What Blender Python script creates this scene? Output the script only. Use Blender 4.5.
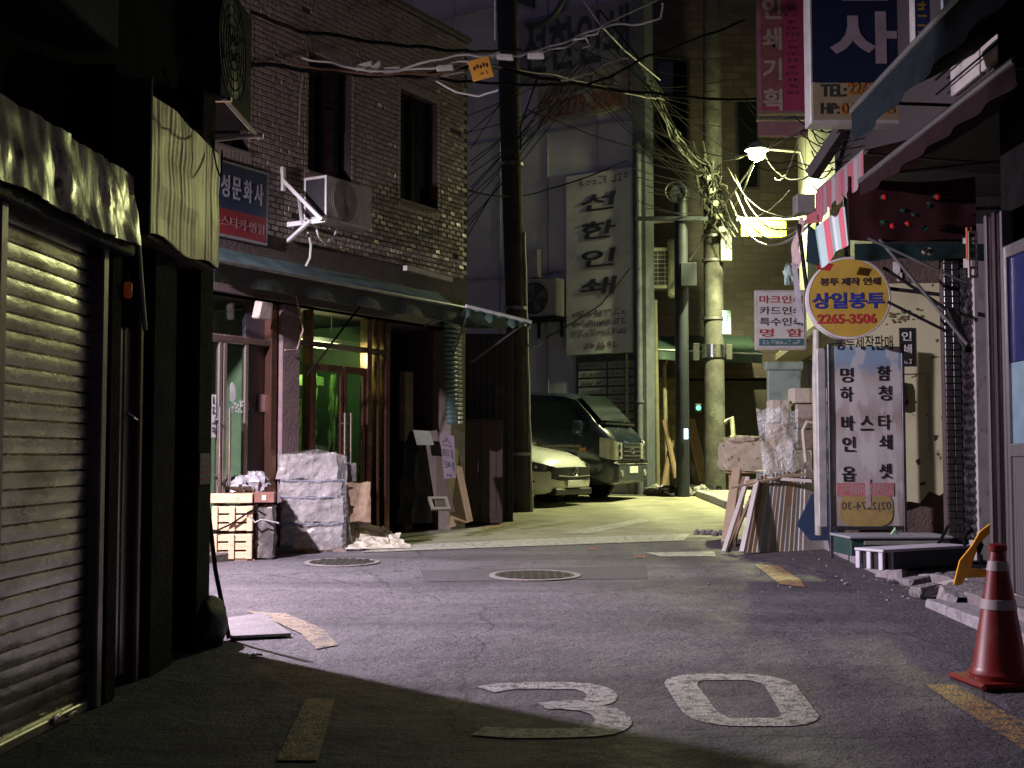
import bpy, math, random
from mathutils import Vector as V, Matrix, noise as mnoise
for o in list(bpy.data.objects): bpy.data.objects.remove(o)
random.seed(7)
sc = bpy.context.scene
R = math.radians
# ------------------------------------------------------------ camera, sky, exposure
FPX, EYE, HOR = 1250.0, 1.15, 455.0
PITCH = math.atan((HOR-384)/FPX)
cam_d = bpy.data.cameras.new('camera'); cam = bpy.data.objects.new('camera', cam_d)
sc.collection.objects.link(cam); sc.camera = cam
cam_d.sensor_width = 36; cam_d.lens = FPX/1024*36; cam_d.clip_start = .05; cam_d.clip_end = 500
cam.location = (0, 0, EYE); cam.rotation_euler = (R(90)+PITCH, 0, 0)
world = bpy.data.worlds.new('World'); sc.world = world; world.use_nodes = True
wn = world.node_tree.nodes; wl = world.node_tree.links
bg = wn['Background']
sky = wn.new('ShaderNodeTexSky'); sky.sky_type = 'NISHITA'; sky.sun_disc = False
sky.sun_elevation = R(1.5); sky.sun_rotation = R(200)
tint = wn.new('ShaderNodeMix'); tint.data_type = 'RGBA'; tint.blend_type = 'MIX'
tint.inputs[0].default_value = .985
tint.inputs[7].default_value = (.27, .235, .40, 1)      # city glow of the night sky
wl.new(sky.outputs[0], tint.inputs[6]); wl.new(tint.outputs[2], bg.inputs[0])
bg.inputs[1].default_value = .14
vs = sc.view_settings; vs.view_transform = 'Standard'; vs.look = 'None'; vs.exposure = 0.10; vs.gamma = 1; vs.use_curve_mapping = False
sc.render.engine = 'CYCLES'
sc.cycles.use_denoising = True; sc.cycles.max_bounces = 6; sc.cycles.transparent_max_bounces = 12
sc.cycles.sample_clamp_indirect = 4; sc.cycles.caustics_reflective = False; sc.cycles.caustics_refractive = False
LAMP_GREEN_W, LAMP_SPOT_W, LAMP_ALLEY_W = 340, 7600, 3000

# ------------------------------------------------------------ geometry of the view, used to measure the place
def ray(px, py):
    u, v = (px-512)/FPX, (384-py)/FPX
    c, s = math.cos(PITCH), math.sin(PITCH)
    return V((u, c - v*s, s + v*c))
def P(px, py, Y):
    d = ray(px, py); return V((0, 0, EYE)) + d*(Y/d.y)
def zg(Y): return 0 if Y < 6 else (.0195*(Y-6) if Y < 24 else .351)
def G(px, py, dz=0):
    d = ray(px, py); k = d.z/d.y; Y = (EYE-dz)/-k
    if Y > 6: Y = (EYE-dz+.117)/(.0195-k)
    if Y > 24: Y = (EYE-dz-.351)/-k
    p = P(px, py, Y); p.z = zg(Y)+dz; return p
class Frame:
    def __init__(s, o, u, v=(0, 0, 1)):
        s.o = V(o); s.u = V(u).normalized(); s.v = V(v).normalized(); s.n = s.u.cross(s.v).normalized()
    def p(s, u, v, n=0): return s.o + s.u*u + s.v*v + s.n*n
    def hit(s, px, py, n=0):
        d = ray(px, py); e = V((0, 0, EYE)); o = s.o + s.n*n
        t = (o-e).dot(s.n)/d.dot(s.n); q = e + d*t - s.o
        return q.dot(s.u), q.dot(s.v)
    def ang(s): return math.atan2(s.u.y, s.u.x)
WORLDF = Frame((0, 0, 0), (1, 0, 0))                    # u=X, v=Z, n=-Y

# ------------------------------------------------------------ materials
MATS = {}
def mat(name, col, rough=.6, metal=0, col2=None, scale=6, amt=.5, bump=0, bscale=40, stretch=(1, 1, 1), spec=.5, emit=None, estr=0, thr=(.35, .65), coat=0, dirt=None, dscale=2.5, dthr=(.55, .7)):
    if name in MATS: return MATS[name]
    m = bpy.data.materials.new(name); m.use_nodes = True; MATS[name] = m
    nt = m.node_tree; n = nt.nodes; l = nt.links; b = n['Principled BSDF']
    c4 = lambda c: (c[0], c[1], c[2], 1)
    b.inputs['Base Color'].default_value = c4(col); b.inputs['Roughness'].default_value = rough
    b.inputs['Metallic'].default_value = metal; b.inputs['Specular IOR Level'].default_value = spec
    b.inputs['Coat Weight'].default_value = coat
    geo = n.new('ShaderNodeNewGeometry'); mp = n.new('ShaderNodeMapping'); mp.inputs['Scale'].default_value = stretch
    l.new(geo.outputs['Position'], mp.inputs['Vector'])
    if col2 is None: col2 = tuple(x*.6 for x in col)
    nz = n.new('ShaderNodeTexNoise'); nz.inputs['Scale'].default_value = scale; nz.inputs['Detail'].default_value = 6; nz.inputs['Roughness'].default_value = .65
    l.new(mp.outputs[0], nz.inputs['Vector'])
    rp = n.new('ShaderNodeMapRange'); rp.inputs[1].default_value = thr[0]; rp.inputs[2].default_value = thr[1]; rp.inputs[4].default_value = amt*1.6
    rp.clamp = True
    l.new(nz.outputs[0], rp.inputs[0])
    mx = n.new('ShaderNodeMix'); mx.data_type = 'RGBA'; mx.inputs[6].default_value = c4(col); mx.inputs[7].default_value = c4(col2)
    l.new(rp.outputs[0], mx.inputs[0]); out = mx.outputs[2]
    if dirt:
        n2 = n.new('ShaderNodeTexNoise'); n2.inputs['Scale'].default_value = dscale; n2.inputs['Detail'].default_value = 9; n2.inputs['Roughness'].default_value = .7
        l.new(geo.outputs['Position'], n2.inputs['Vector'])
        r2 = n.new('ShaderNodeMapRange'); r2.inputs[1].default_value = dthr[0]; r2.inputs[2].default_value = dthr[1]; l.new(n2.outputs[0], r2.inputs[0])
        m2 = n.new('ShaderNodeMix'); m2.data_type = 'RGBA'; m2.inputs[7].default_value = c4(dirt)
        l.new(out, m2.inputs[6]); l.new(r2.outputs[0], m2.inputs[0]); out = m2.outputs[2]
    l.new(out, b.inputs['Base Color'])
    rr = n.new('ShaderNodeMapRange'); rr.inputs[3].default_value = max(.03, rough-.12); rr.inputs[4].default_value = min(1, rough+.15)
    l.new(nz.outputs[0], rr.inputs[0]); l.new(rr.outputs[0], b.inputs['Roughness'])
    if bump:
        nb = n.new('ShaderNodeTexNoise'); nb.inputs['Scale'].default_value = bscale; nb.inputs['Detail'].default_value = 4
        l.new(mp.outputs[0], nb.inputs['Vector'])
        bp = n.new('ShaderNodeBump'); bp.inputs['Strength'].default_value = min(1, bump); bp.inputs['Distance'].default_value = .02
        l.new(nb.outputs[0], bp.inputs['Height']); l.new(bp.outputs[0], b.inputs['Normal'])
    if emit: b.inputs['Emission Color'].default_value = c4(emit); b.inputs['Emission Strength'].default_value = estr
    return m
def glassmat(name, tintc=(.8, .9, .85), refl=.12, rough=.03, dark=0.0):
    if name in MATS: return MATS[name]
    m = bpy.data.materials.new(name); m.use_nodes = True; MATS[name] = m
    nt = m.node_tree; n = nt.nodes; l = nt.links; out = n['Material Output']; n.remove(n['Principled BSDF'])
    t = n.new('ShaderNodeBsdfTransparent'); t.inputs[0].default_value = (*tintc, 1)
    g = n.new('ShaderNodeBsdfGlossy'); g.inputs['Roughness'].default_value = rough
    d = n.new('ShaderNodeBsdfDiffuse'); d.inputs[0].default_value = (.03, .035, .035, 1)
    lw = n.new('ShaderNodeLayerWeight'); fr = n.new('ShaderNodeMath'); fr.operation = 'POWER'; fr.inputs[1].default_value = 4; l.new(lw.outputs['Facing'], fr.inputs[0])
    ad = n.new('ShaderNodeMath'); ad.operation = 'ADD'; ad.inputs[1].default_value = refl; ad.use_clamp = True
    l.new(fr.outputs[0], ad.inputs[0])
    m1 = n.new('ShaderNodeMixShader'); m1.inputs[0].default_value = dark; l.new(t.outputs[0], m1.inputs[1]); l.new(d.outputs[0], m1.inputs[2])
    m2 = n.new('ShaderNodeMixShader'); l.new(ad.outputs[0], m2.inputs[0]); l.new(m1.outputs[0], m2.inputs[1]); l.new(g.outputs[0], m2.inputs[2])
    l.new(m2.outputs[0], out.inputs[0]); return m
def film(name, col=(.6, .6, .6), alpha=.35, rough=.12):
    """clear plastic film: partly see-through, glossy creases"""
    if name in MATS: return MATS[name]
    m = bpy.data.materials.new(name); m.use_nodes = True; MATS[name] = m
    nt = m.node_tree; n = nt.nodes; l = nt.links; b = n['Principled BSDF']
    b.inputs['Base Color'].default_value = (*col, 1); b.inputs['Roughness'].default_value = rough; b.inputs['Alpha'].default_value = alpha
    g = n.new('ShaderNodeNewGeometry'); z = n.new('ShaderNodeTexNoise'); z.inputs['Scale'].default_value = 9; z.inputs['Detail'].default_value = 3; z.inputs['Distortion'].default_value = 1.5
    l.new(g.outputs['Position'], z.inputs['Vector'])
    bp = n.new('ShaderNodeBump'); bp.inputs['Strength'].default_value = 1; bp.inputs['Distance'].default_value = .06
    l.new(z.outputs[0], bp.inputs['Height']); l.new(bp.outputs[0], b.inputs['Normal'])
    r = n.new('ShaderNodeMapRange'); r.inputs[1].default_value = .35; r.inputs[2].default_value = .7; r.inputs[3].default_value = alpha*.5; r.inputs[4].default_value = min(1, alpha*1.7)
    l.new(z.outputs[0], r.inputs[0]); l.new(r.outputs[0], b.inputs['Alpha'])
    return m

# ------------------------------------------------------------ mesh builder
class MB:
    def __init__(s): s.v = []; s.f = []; s.smooth = False
    def add(s, vs, fs):
        k = len(s.v); s.v += [V(x) for x in vs]; s.f += [tuple(i+k for i in f) for f in fs]; return s
    def hexa(s, c8):
        return s.add(c8, [(0, 3, 2, 1), (4, 5, 6, 7), (0, 1, 5, 4), (1, 2, 6, 5), (2, 3, 7, 6), (3, 0, 4, 7)])
    def box(s, F, u0, u1, v0, v1, n0, n1, bev=0):
        if bev <= 0:
            return s.hexa([F.p(u0, v0, n0), F.p(u1, v0, n0), F.p(u1, v1, n0), F.p(u0, v1, n0), F.p(u0, v0, n1), F.p(u1, v0, n1), F.p(u1, v1, n1), F.p(u0, v1, n1)])
        b = min(bev, abs(u1-u0)*.45, abs(v1-v0)*.45, abs(n1-n0)*.45)
        rings = []
        for (n, e) in ((n0, b), (n0+b, 0), (n1-b, 0), (n1, b)):
            U0, U1, W0, W1 = u0+e, u1-e, v0+e, v1-e; c = b
            rings.append([F.p(U0+c, W0, n), F.p(U1-c, W0, n), F.p(U1, W0+c, n), F.p(U1, W1-c, n), F.p(U1-c, W1, n), F.p(U0+c, W1, n), F.p(U0, W1-c, n), F.p(U0, W0+c, n)])
        return s.loft(rings, cap=True)
    def loft(s, rings, cap=True, closed=True):
        n = len(rings[0]); vs = [p for r in rings for p in r]; fs = []
        for i in range(len(rings)-1):
            for j in range(n if closed else n-1):
                a = i*n+j; b = i*n+(j+1) % n; fs.append((a, b, b+n, a+n))
        if cap: fs.append(tuple(range(n))[::-1]); fs.append(tuple((len(rings)-1)*n+j for j in range(n)))
        return s.add(vs, fs)
    def tube(s, pts, r, seg=8, cap=True):
        pts = [V(p) for p in pts]; rs = r if isinstance(r, (list, tuple)) else [r]*len(pts); rings = []; prev = None
        for i, p in enumerate(pts):
            t = (pts[min(i+1, len(pts)-1)]-pts[max(i-1, 0)]).normalized()
            if prev is None:
                a = V((0, 0, 1)) if abs(t.z) < .9 else V((1, 0, 0)); x = t.cross(a).normalized()
            else:
                x = (prev - t*prev.dot(t)).normalized()
            prev = x; y = t.cross(x)
            rings.append([p + (x*math.cos(2*math.pi*k/seg)+y*math.sin(2*math.pi*k/seg))*rs[i] for k in range(seg)])
        s.smooth = True
        return s.loft(rings, cap)
    def disc(s, c, nrm, r, h, seg=32, r2=None):
        c = V(c); nrm = V(nrm).normalized(); return s.tube([c, c+nrm*h], [r, r if r2 is None else r2], seg)
    def lathe(s, c, prof, seg=24, axis=(0, 0, 1)):
        ax = V(axis).normalized(); a = V((1, 0, 0)) if abs(ax.x) < .9 else V((0, 1, 0)); x = ax.cross(a).normalized(); y = ax.cross(x)
        s.smooth = True
        return s.loft([[V(c)+ax*h+(x*math.cos(2*math.pi*k/seg)+y*math.sin(2*math.pi*k/seg))*max(r, .0005) for k in range(seg)] for r, h in prof], True)
    def prism(s, F, poly, n0, n1):
        k = len(poly); vs = [F.p(u, v, n0) for u, v in poly]+[F.p(u, v, n1) for u, v in poly]
        fs = [tuple(range(k))[::-1], tuple(range(k, 2*k))]+[(i, (i+1) % k, (i+1) % k+k, i+k) for i in range(k)]
        return s.add(vs, fs)
    def grid(s, fn, nu, nv, thick=0, tdir=None):
        vs = [V(fn(i/nu, j/nv)) for j in range(nv+1) for i in range(nu+1)]
        fs = [(j*(nu+1)+i, j*(nu+1)+i+1, (j+1)*(nu+1)+i+1, (j+1)*(nu+1)+i) for j in range(nv) for i in range(nu)]
        if thick:
            td = V(tdir)*thick; k = len(vs); vs += [v+td for v in vs]; fs += [tuple(i+k for i in f[::-1]) for f in fs]
            e = [i for i in range(nu+1)]+[(j)*(nu+1)+nu for j in range(1, nv+1)]+[nv*(nu+1)+i for i in range(nu-1, -1, -1)]+[j*(nu+1) for j in range(nv-1, 0, -1)]
            fs += [(e[(i+1) % len(e)], e[i], e[i]+k, e[(i+1) % len(e)]+k) for i in range(len(e))]
        return s.add(vs, fs)
    def build(s, name, m, parent=None, smooth=None):
        me = bpy.data.meshes.new(name)
        off = WORLD_ORG.get(parent.name, V((0, 0, 0))) if parent else None
        if parent is None:
            lo = [min(v[i] for v in s.v) for i in range(3)]; hi = [max(v[i] for v in s.v) for i in range(3)]
            off = V(((lo[0]+hi[0])/2, (lo[1]+hi[1])/2, lo[2]))
        me.from_pydata([v-off for v in s.v], [], s.f); me.update()
        import bmesh
        bm = bmesh.new(); bm.from_mesh(me); bmesh.ops.recalc_face_normals(bm, faces=bm.faces); bm.to_mesh(me); bm.free()
        me.materials.append(m)
        sm = s.smooth if smooth is None else smooth
        if sm:
            me.polygons.foreach_set('use_smooth', [True]*len(me.polygons)); me.set_sharp_from_angle(angle=R(40))
        o = bpy.data.objects.new(name, me); sc.collection.objects.link(o)
        if parent: o.parent = parent
        else: o.location = off
        WORLD_ORG[o.name] = off
        return o
WORLD_ORG = {}
def root(name, loc, label, cat, group=None):
    o = bpy.data.objects.new(name, None); sc.collection.objects.link(o); o.location = loc; o.empty_display_size = .1
    WORLD_ORG[o.name] = V(loc); return tag(o, label, cat, group)
def tag(o, label=None, cat=None, group=None, kind=None):
    if label: o['label'] = label
    if cat: o['category'] = cat
    if group: o['group'] = group
    if kind: o['kind'] = kind
    return o
def struct(mb, name, m): return tag(mb.build(name, m), kind='structure')
def jit(a): return random.uniform(-a, a)
def rough_up(mb, a):
    for i, v in enumerate(mb.v): mb.v[i] = v + V((jit(a), jit(a), jit(a)))
    return mb
_fnt = None
def text(txt, F, u, v, w, h, m, parent, n=.004, bold=0.0, mirror=False, name='lettering', thick=.003, slant=0):
    """lettering as thin raised mesh: centred on (u, v) of the frame, fitted into w x h"""
    cu = bpy.data.curves.new('t', 'FONT'); cu.body = txt; cu.size = 1; cu.offset = bold; cu.resolution_u = 3
    ob = bpy.data.objects.new('t', cu); sc.collection.objects.link(ob)
    dg = bpy.context.evaluated_depsgraph_get(); me = bpy.data.meshes.new_from_object(ob.evaluated_get(dg))
    bpy.data.objects.remove(ob)
    if not me.vertices: return None
    xs = [q.co.x for q in me.vertices]; ys = [q.co.y for q in me.vertices]
    x0, x1, y0, y1 = min(xs), max(xs), min(ys), max(ys); sx = w/max(.01, x1-x0); sy = h/max(.01, y1-y0)
    if mirror: sx = -sx
    mb = MB(); vs = []
    for q in me.vertices:
        a = (q.co.x-(x0+x1)/2)*sx; b = (q.co.y-(y0+y1)/2)*sy
        vs.append(F.p(u+a+slant*b, v+b, n))
    fs = [tuple(p.vertices) for p in me.polygons]
    k = len(vs); ed = {}
    for f in fs:
        for i in range(len(f)):
            e = (f[i], f[(i+1) % len(f)]); ed[e] = 1
    side = [(a, b, b+k, a+k) for (a, b) in ed if (b, a) not in ed]
    vs2 = vs+[p+F.n*thick for p in vs]
    mb.add(vs2, fs+[tuple(i+k for i in f) for f in fs]+side)
    return mb.build(name, m, parent, smooth=False)
def copy_tree(o, parent=None, shift=None):
    c = o.copy(); sc.collection.objects.link(c)
    if parent: c.parent = parent
    elif shift: c.location = o.location+V(shift)
    for ch in [x for x in sc.collection.objects if x.parent == o]: copy_tree(ch, c)
    return c

def scribble(cnt, F, u, v, w, h, m, parent, n_=None, bold=0, thick=.003, **k):
    """lettering too blurred to read: a row of small stroke blocks"""
    n0 = k.get('n', .004); mb = MB(); cw = w/cnt
    for i in range(cnt):
        x = u-w/2+cw*(i+.1); ww = cw*.8
        for _ in range(3):
            if random.random() < .5: y = v-h/2+h*random.choice((.0, .35, .75)); mb.box(F, x, x+ww*random.uniform(.6, 1), y, y+h*.17, n0, n0+thick*random.uniform(.8, 1.2))
            else: xx = x+ww*random.choice((.05, .45, .8)); mb.box(F, xx, xx+ww*.2, v-h/2, v-h/2+h*random.uniform(.5, 1), n0, n0+thick*random.uniform(1.25, 1.5))
    return mb.build('lettering', m, parent)
# ============================================================ THE SETTING: road, yard, pavement
def nodes_asphalt():
    m = bpy.data.materials.new('asphalt'); m.use_nodes = True; nt = m.node_tree; n = nt.nodes; l = nt.links; b = n['Principled BSDF']
    g = n.new('ShaderNodeNewGeometry')
    def nz(sc_, det=5, rough=.6, st=(1, 1, 1), dist=0):
        mp = n.new('ShaderNodeMapping'); mp.inputs['Scale'].default_value = st; l.new(g.outputs['Position'], mp.inputs[0])
        t = n.new('ShaderNodeTexNoise'); t.inputs['Scale'].default_value = sc_; t.inputs['Detail'].default_value = det; t.inputs['Roughness'].default_value = rough; t.inputs['Distortion'].default_value = dist
        l.new(mp.outputs[0], t.inputs['Vector']); return t.outputs[0]
    def mr(s, a, b_, c=0, d=1):
        r = n.new('ShaderNodeMapRange'); r.inputs[1].default_value = a; r.inputs[2].default_value = b_; r.inputs[3].default_value = c; r.inputs[4].default_value = d; l.new(s, r.inputs[0]); return r.outputs[0]
    def mix(f, a, c):
        x = n.new('ShaderNodeMix'); x.data_type = 'RGBA'; l.new(f, x.inputs[0])
        for s_, i in ((a, 6), (c, 7)):
            if isinstance(s_, tuple): x.inputs[i].default_value = (*s_, 1)
            else: l.new(s_, x.inputs[i])
        return x.outputs[2]
    c = mix(mr(nz(1.1, 6, .65, (1, .7, 1)), .35, .65), (.078, .072, .084), (.165, .153, .170))
    c = mix(mr(nz(80, 2, .7), .52, .62), c, (.21, .20, .20))              # pale aggregate
    c = mix(mr(nz(45, 3, .75), .53, .62), c, (.022, .02, .022))             # pits
    c = mix(mr(nz(.5, 6, .65, (.22, 1.5, 1)), .47, .62, 0, .7), c, (.045, .04, .048))   # tyre-worn bands
    # thin cracks
    vo = n.new('ShaderNodeTexVoronoi'); vo.feature = 'DISTANCE_TO_EDGE'; vo.inputs['Scale'].default_value = .42
    w = n.new('ShaderNodeTexNoise'); w.inputs['Scale'].default_value = 2.4; w.inputs['Detail'].default_value = 6; l.new(g.outputs['Position'], w.inputs['Vector'])
    ad = n.new('ShaderNodeMix'); ad.data_type = 'VECTOR'; ad.inputs[0].default_value = .22; l.new(g.outputs['Position'], ad.inputs[4]); l.new(w.outputs[1], ad.inputs[5]); l.new(ad.outputs[1], vo.inputs['Vector'])
    crack = mr(vo.outputs[0], .0006, .004, .8, 0)
    c = mix(mr(nz(2.7, 3, .5, (1, 1, 1), 1.2), .66, .72, 0, .55), c, (.03, .027, .03))
    c = mix(crack, c, (.02, .019, .02)); l.new(c, b.inputs['Base Color'])
    l.new(mr(nz(3, 5, .6), .3, .7, .62, .9), b.inputs['Roughness'])
    hs = n.new('ShaderNodeMath'); hs.operation = 'ADD'; l.new(nz(75, 3, .7), hs.inputs[0]); m5 = n.new('ShaderNodeMath'); m5.operation = 'MULTIPLY'; m5.inputs[1].default_value = 2.5; l.new(nz(9, 4, .6), m5.inputs[0]); l.new(m5.outputs[0], hs.inputs[1])
    bp = n.new('ShaderNodeBump'); bp.inputs['Strength'].default_value = 1; bp.inputs['Distance'].default_value = .022; l.new(hs.outputs[0], bp.inputs['Height']); l.new(bp.outputs[0], b.inputs['Normal'])
    MATS['asphalt'] = m; return m
asph = nodes_asphalt()
road = MB(); ys = [-8, 0, 6, 9, 12, 16, 20, 24, 40, 70]; xs = [-40, -6, -2, 2, 6, 40]
road.add([(x, y, zg(y)) for y in ys for x in xs], [(j*6+i, j*6+i+1, (j+1)*6+i+1, (j+1)*6+i) for j in range(len(ys)-1) for i in range(5)])
struct(road, 'road', asph)
def sheet(pts, dz, name, m, kind='structure', sub=0):
    """flat patch lying dz above the ground, cut where the slope changes"""
    ysb = [6, 24]; poly = [V((p[0], p[1], 0)) for p in pts]
    mb = MB(); pieces = [poly]
    for yb in ysb:
        nxt = []
        for q in pieces:
            lo, hi = [], []
            for i in range(len(q)):
                a, b = q[i], q[(i+1) % len(q)]
                (lo if a.y <= yb else hi).append(a)
                if (a.y-yb)*(b.y-yb) < 0:
                    t = (yb-a.y)/(b.y-a.y); c = a.lerp(b, t); lo.append(c); hi.append(c.copy())
            for r in (lo, hi):
                if len(r) > 2: nxt.append(r)
        pieces = nxt
    for q in pieces: mb.add([(v.x, v.y, zg(v.y)+dz) for v in q], [tuple(range(len(q)))])
    o = mb.build(name, m)
    return tag(o, kind=kind) if kind else o
def gxy(*pp): return [(G(x, y).x, G(x, y).y) for x, y in pp]
m_conc = mat('yard_concrete', (.30, .28, .20), .8, col2=(.19, .18, .13), scale=2.2, amt=.6, bump=.5, bscale=30, dirt=(.07, .065, .05), dscale=1.3, dthr=(.52, .72))
def wavy(a, b, n_, amp):
    a, b = V((*a, 0)), V((*b, 0)); r = []
    for i in range(n_+1):
        p = a.lerp(b, i/n_); p.y += jit(amp) if 0 < i < n_ else 0; r.append((p.x, p.y))
    return r
e = gxy((300, 552), (560, 541), (700, 538), (830, 541))
sheet(wavy(e[0], e[1], 14, .05)+wavy(e[1], e[2], 8, .05)[1:]+wavy(e[2], e[3], 6, .05)[1:]+[(14, 18), (16, 45), (-16, 45), (-12, 18)], .004, 'yard', m_conc)
m_patch = mat('asphalt_patch', (.05, .047, .05), .8, col2=(.085, .08, .085), scale=9, bump=.7, bscale=80)
sheet(gxy((420, 571), (645, 566), (648, 579), (425, 582)), .004, 'road', m_patch)
sheet(gxy((745, 556), (835, 575), (1000, 690), (1024, 740), (1100, 740), (1000, 600), (860, 545)), .004, 'road', mat('old_asphalt', (.10, .092, .095), .85, col2=(.06, .055, .06), scale=7, amt=.7, bump=.9, bscale=35))
# painted markings
def paint(name, col, wear=.5):
    if name in MATS: return MATS[name]
    m = mat(name, col, .6, col2=tuple(c*.75 for c in col), scale=12, amt=.8, bump=.9, bscale=75, dirt=(.085, .08, .082), dscale=17, dthr=(wear+.02, wear+.10)); return m
m_white = paint('worn_white_paint', (.46, .44, .43), .475); m_yel = paint('worn_yellow_paint', (.40, .26, .10), .475); m_whw = paint('faded_white_paint', (.50, .50, .42), .50)
def strip(pts, wx, wy, dz=.004, name='road_marking', m=None):
    """marking along a centre line; wx = width of strokes that run along Y, wy = width of strokes that run along X"""
    L, Rr = [], []
    for i, p in enumerate(pts):
        a = pts[max(0, i-1)]; b = pts[min(len(pts)-1, i+1)]; t = V((b[0]-a[0], b[1]-a[1])).normalized(); nn = V((-t.y, t.x))
        L.append((p[0]+nn.x*wx/2+jit(.004), p[1]+nn.y*wy/2+jit(.004))); Rr.append((p[0]-nn.x*wx/2+jit(.004), p[1]-nn.y*wy/2+jit(.004)))
    mb = MB(); k = len(pts); mb.add([(x, y, zg(y)+dz) for x, y in L+Rr], [(i, i+1, k+i+1, k+i) for i in range(k-1)])
    return mb, name, m
def closed(mb_args): mb, nme, m = mb_args; return struct(mb, nme, m)
def arc(cx, cy, rx, ry, a0, a1, n_=10): return [(cx+rx*math.cos(R(a0+(a1-a0)*i/n_)), cy+ry*math.sin(R(a0+(a1-a0)*i/n_))) for i in range(n_+1)]
# figure 3
closed(strip([(-.13, 6.18), (-.02, 6.26), (.12, 6.28), (.25, 6.27)]+arc(.30, 6.05, .13, .22, 88, -60, 8)+[(.26, 5.84), (.14, 5.80)], .15, .17, m=m_white))
closed(strip([(.20, 5.82)]+arc(.30, 5.51, .14, .26, 80, -80, 9)+[(.16, 5.23), (0, 5.23), (-.14, 5.28)], .16, .17, dz=.005, m=m_white))
# figure 0: a rounded rectangle
o0, i0 = [], []
for (cx, cy, a) in ((1.20, 6.28, 90), (1.15, 5.66, 0), (.97, 5.66, -90), (.97, 6.28, -180)):
    for k in range(7):
        t = R(a-15*k); o0.append((cx+.21*math.cos(t), cy+.29*math.sin(t))); i0.append((cx+.07*math.cos(t)-(.02 if cx > 1.1 else -.02), cy+.15*math.sin(t)-(.02 if cy > 6 else -.02)))
mb = MB(); k = len(o0); mb.add([(x, y, zg(y)+.004) for x, y in o0+i0], [(i, (i+1) % k, (i+1) % k+k, i+k) for i in range(k)]); struct(mb, 'road_marking', m_white)
# yellow edge lines and faded white lines
sheet(gxy((926, 686), (956, 686), (1060, 742), (1060, 775)), .007, 'road_marking', m_yel)
sheet(gxy((754, 565), (778, 566), (800, 580), (806, 588), (780, 585)), .007, 'road_marking', m_yel)
sheet(gxy((246, 612), (285, 614), (322, 629), (338, 646), (316, 650), (300, 634), (270, 620)), .007, 'road_marking', paint('pale_yellow_paint', (.30, .24, .16), .47))
sheet(gxy((306, 700), (335, 700), (318, 762), (276, 762)), .007, 'road_marking', m_yel)
sheet(gxy((380, 547), (540, 539), (690, 534), (684, 541), (545, 546), (360, 553)), .007, 'road_marking', m_whw)
sheet(gxy((560, 534), (640, 519), (652, 521), (590, 534)), .007, 'road_marking', m_whw)
sheet(gxy((645, 553), (714, 552), (716, 557), (660, 557)), .007, 'road_marking', m_whw)
sheet(gxy((480, 528), (520, 521), (526, 523), (486, 531)), .007, 'road_marking', m_yel)
# pavement on the right, with a broken edge
m_pav = mat('pavement_concrete', (.30, .28, .28), .85, col2=(.17, .155, .155), scale=5, amt=.7, bump=.9, bscale=25, dirt=(.08, .07, .07), dscale=3, dthr=(.52, .65))
m_kerb = mat('kerb_stone', (.36, .34, .35), .8, col2=(.22, .21, .22), scale=14, amt=.6, bump=.6, bscale=50, dirt=(.1, .09, .09), dscale=6, dthr=(.55, .68))
edge = [(3.52, 24), (3.42, 18), (3.38, 15), (3.36, 13.9), (3.27, 12.3), (3.19, 10.9)]
mb = MB(); n_ = len(edge)
vs = [(x+.12, y, zg(y)+.13) for x, y in edge]+[(9, y, zg(y)+.14) for x, y in edge]+[(x+.12, y, zg(y)-.1) for x, y in edge]
mb.add(vs, [(i, i+1, n_+i+1, n_+i) for i in range(n_-1)]+[(i, i+1, 2*n_+i+1, 2*n_+i) for i in range(n_-1)]); struct(mb, 'pavement', m_pav)
def kerb(pts, h=.13, w=.13):
    for a, b in zip(pts[:-1], pts[1:]):
        L = math.hypot(b[0]-a[0], b[1]-a[1]); k = max(1, round(L/.9))
        for i in range(k):
            p = [a[j]+(b[j]-a[j])*i/k for j in (0, 1)]; q = [a[j]+(b[j]-a[j])*(i+1)/k for j in (0, 1)]
            F = Frame((p[0], p[1], 0), (q[0]-p[0], q[1]-p[1], zg(q[1])-zg(p[1]))); F.o.z = zg(p[1])
            m2 = MB(); l_ = L/k-.008; m2.box(F, .004, l_, -.06, h+jit(.006), -.0, w, .012) if F.n.x > 0 else m2.box(F, .004, l_, -.06, h+jit(.006), -w, 0, .012)
            yield m2
km = MB()
for m2 in kerb(edge): km.add(m2.v, m2.f)
struct(km, 'kerb', m_kerb)
# near pavement slab with a crumbled end
pts = [(3.19, 10.9), (3.32, 10.5), (3.26, 10.2), (3.42, 9.95), (3.40, 9.6), (3.20, 9.45), (3.10, 9.05), (3.12, 8.8)]
pts = [(x+jit(.03), y) for x, y in pts]
mb = MB(); fine = []
for a, b in zip(pts[:-1], pts[1:]):
    for i in range(4): fine.append((a[0]+(b[0]-a[0])*i/4+jit(.025), a[1]+(b[1]-a[1])*i/4))
fine.append(pts[-1]); n_ = len(fine)
vs = [(x, y, zg(y)+.11+jit(.012)) for x, y in fine]+[(9, y, zg(y)+.14) for x, y in fine]+[(x-.05, y, zg(y)-.05) for x, y in fine]
mb.add(vs, [(i, i+1, n_+i+1, n_+i) for i in range(n_-1)]+[(i, i+1, 2*n_+i+1, 2*n_+i) for i in range(n_-1)]); struct(mb, 'pavement', m_pav)
mb = MB(); mb.box(WORLDF, 3.02, 9, -.05, .17, -8.95, -1, .0); 
F_step = Frame((3.02, 8.8, 0), (-.012, -1, 0))
sm = MB(); sm.box(F_step, -.25, 6.5, -.05, .12, -3, .06, .015); struct(sm, 'kerb', m_kerb)
sm = MB(); sm.box(F_step, -.10, 6.5, .0, .19, -3, -.16, .012); struct(sm, 'pavement', m_pav)
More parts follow.
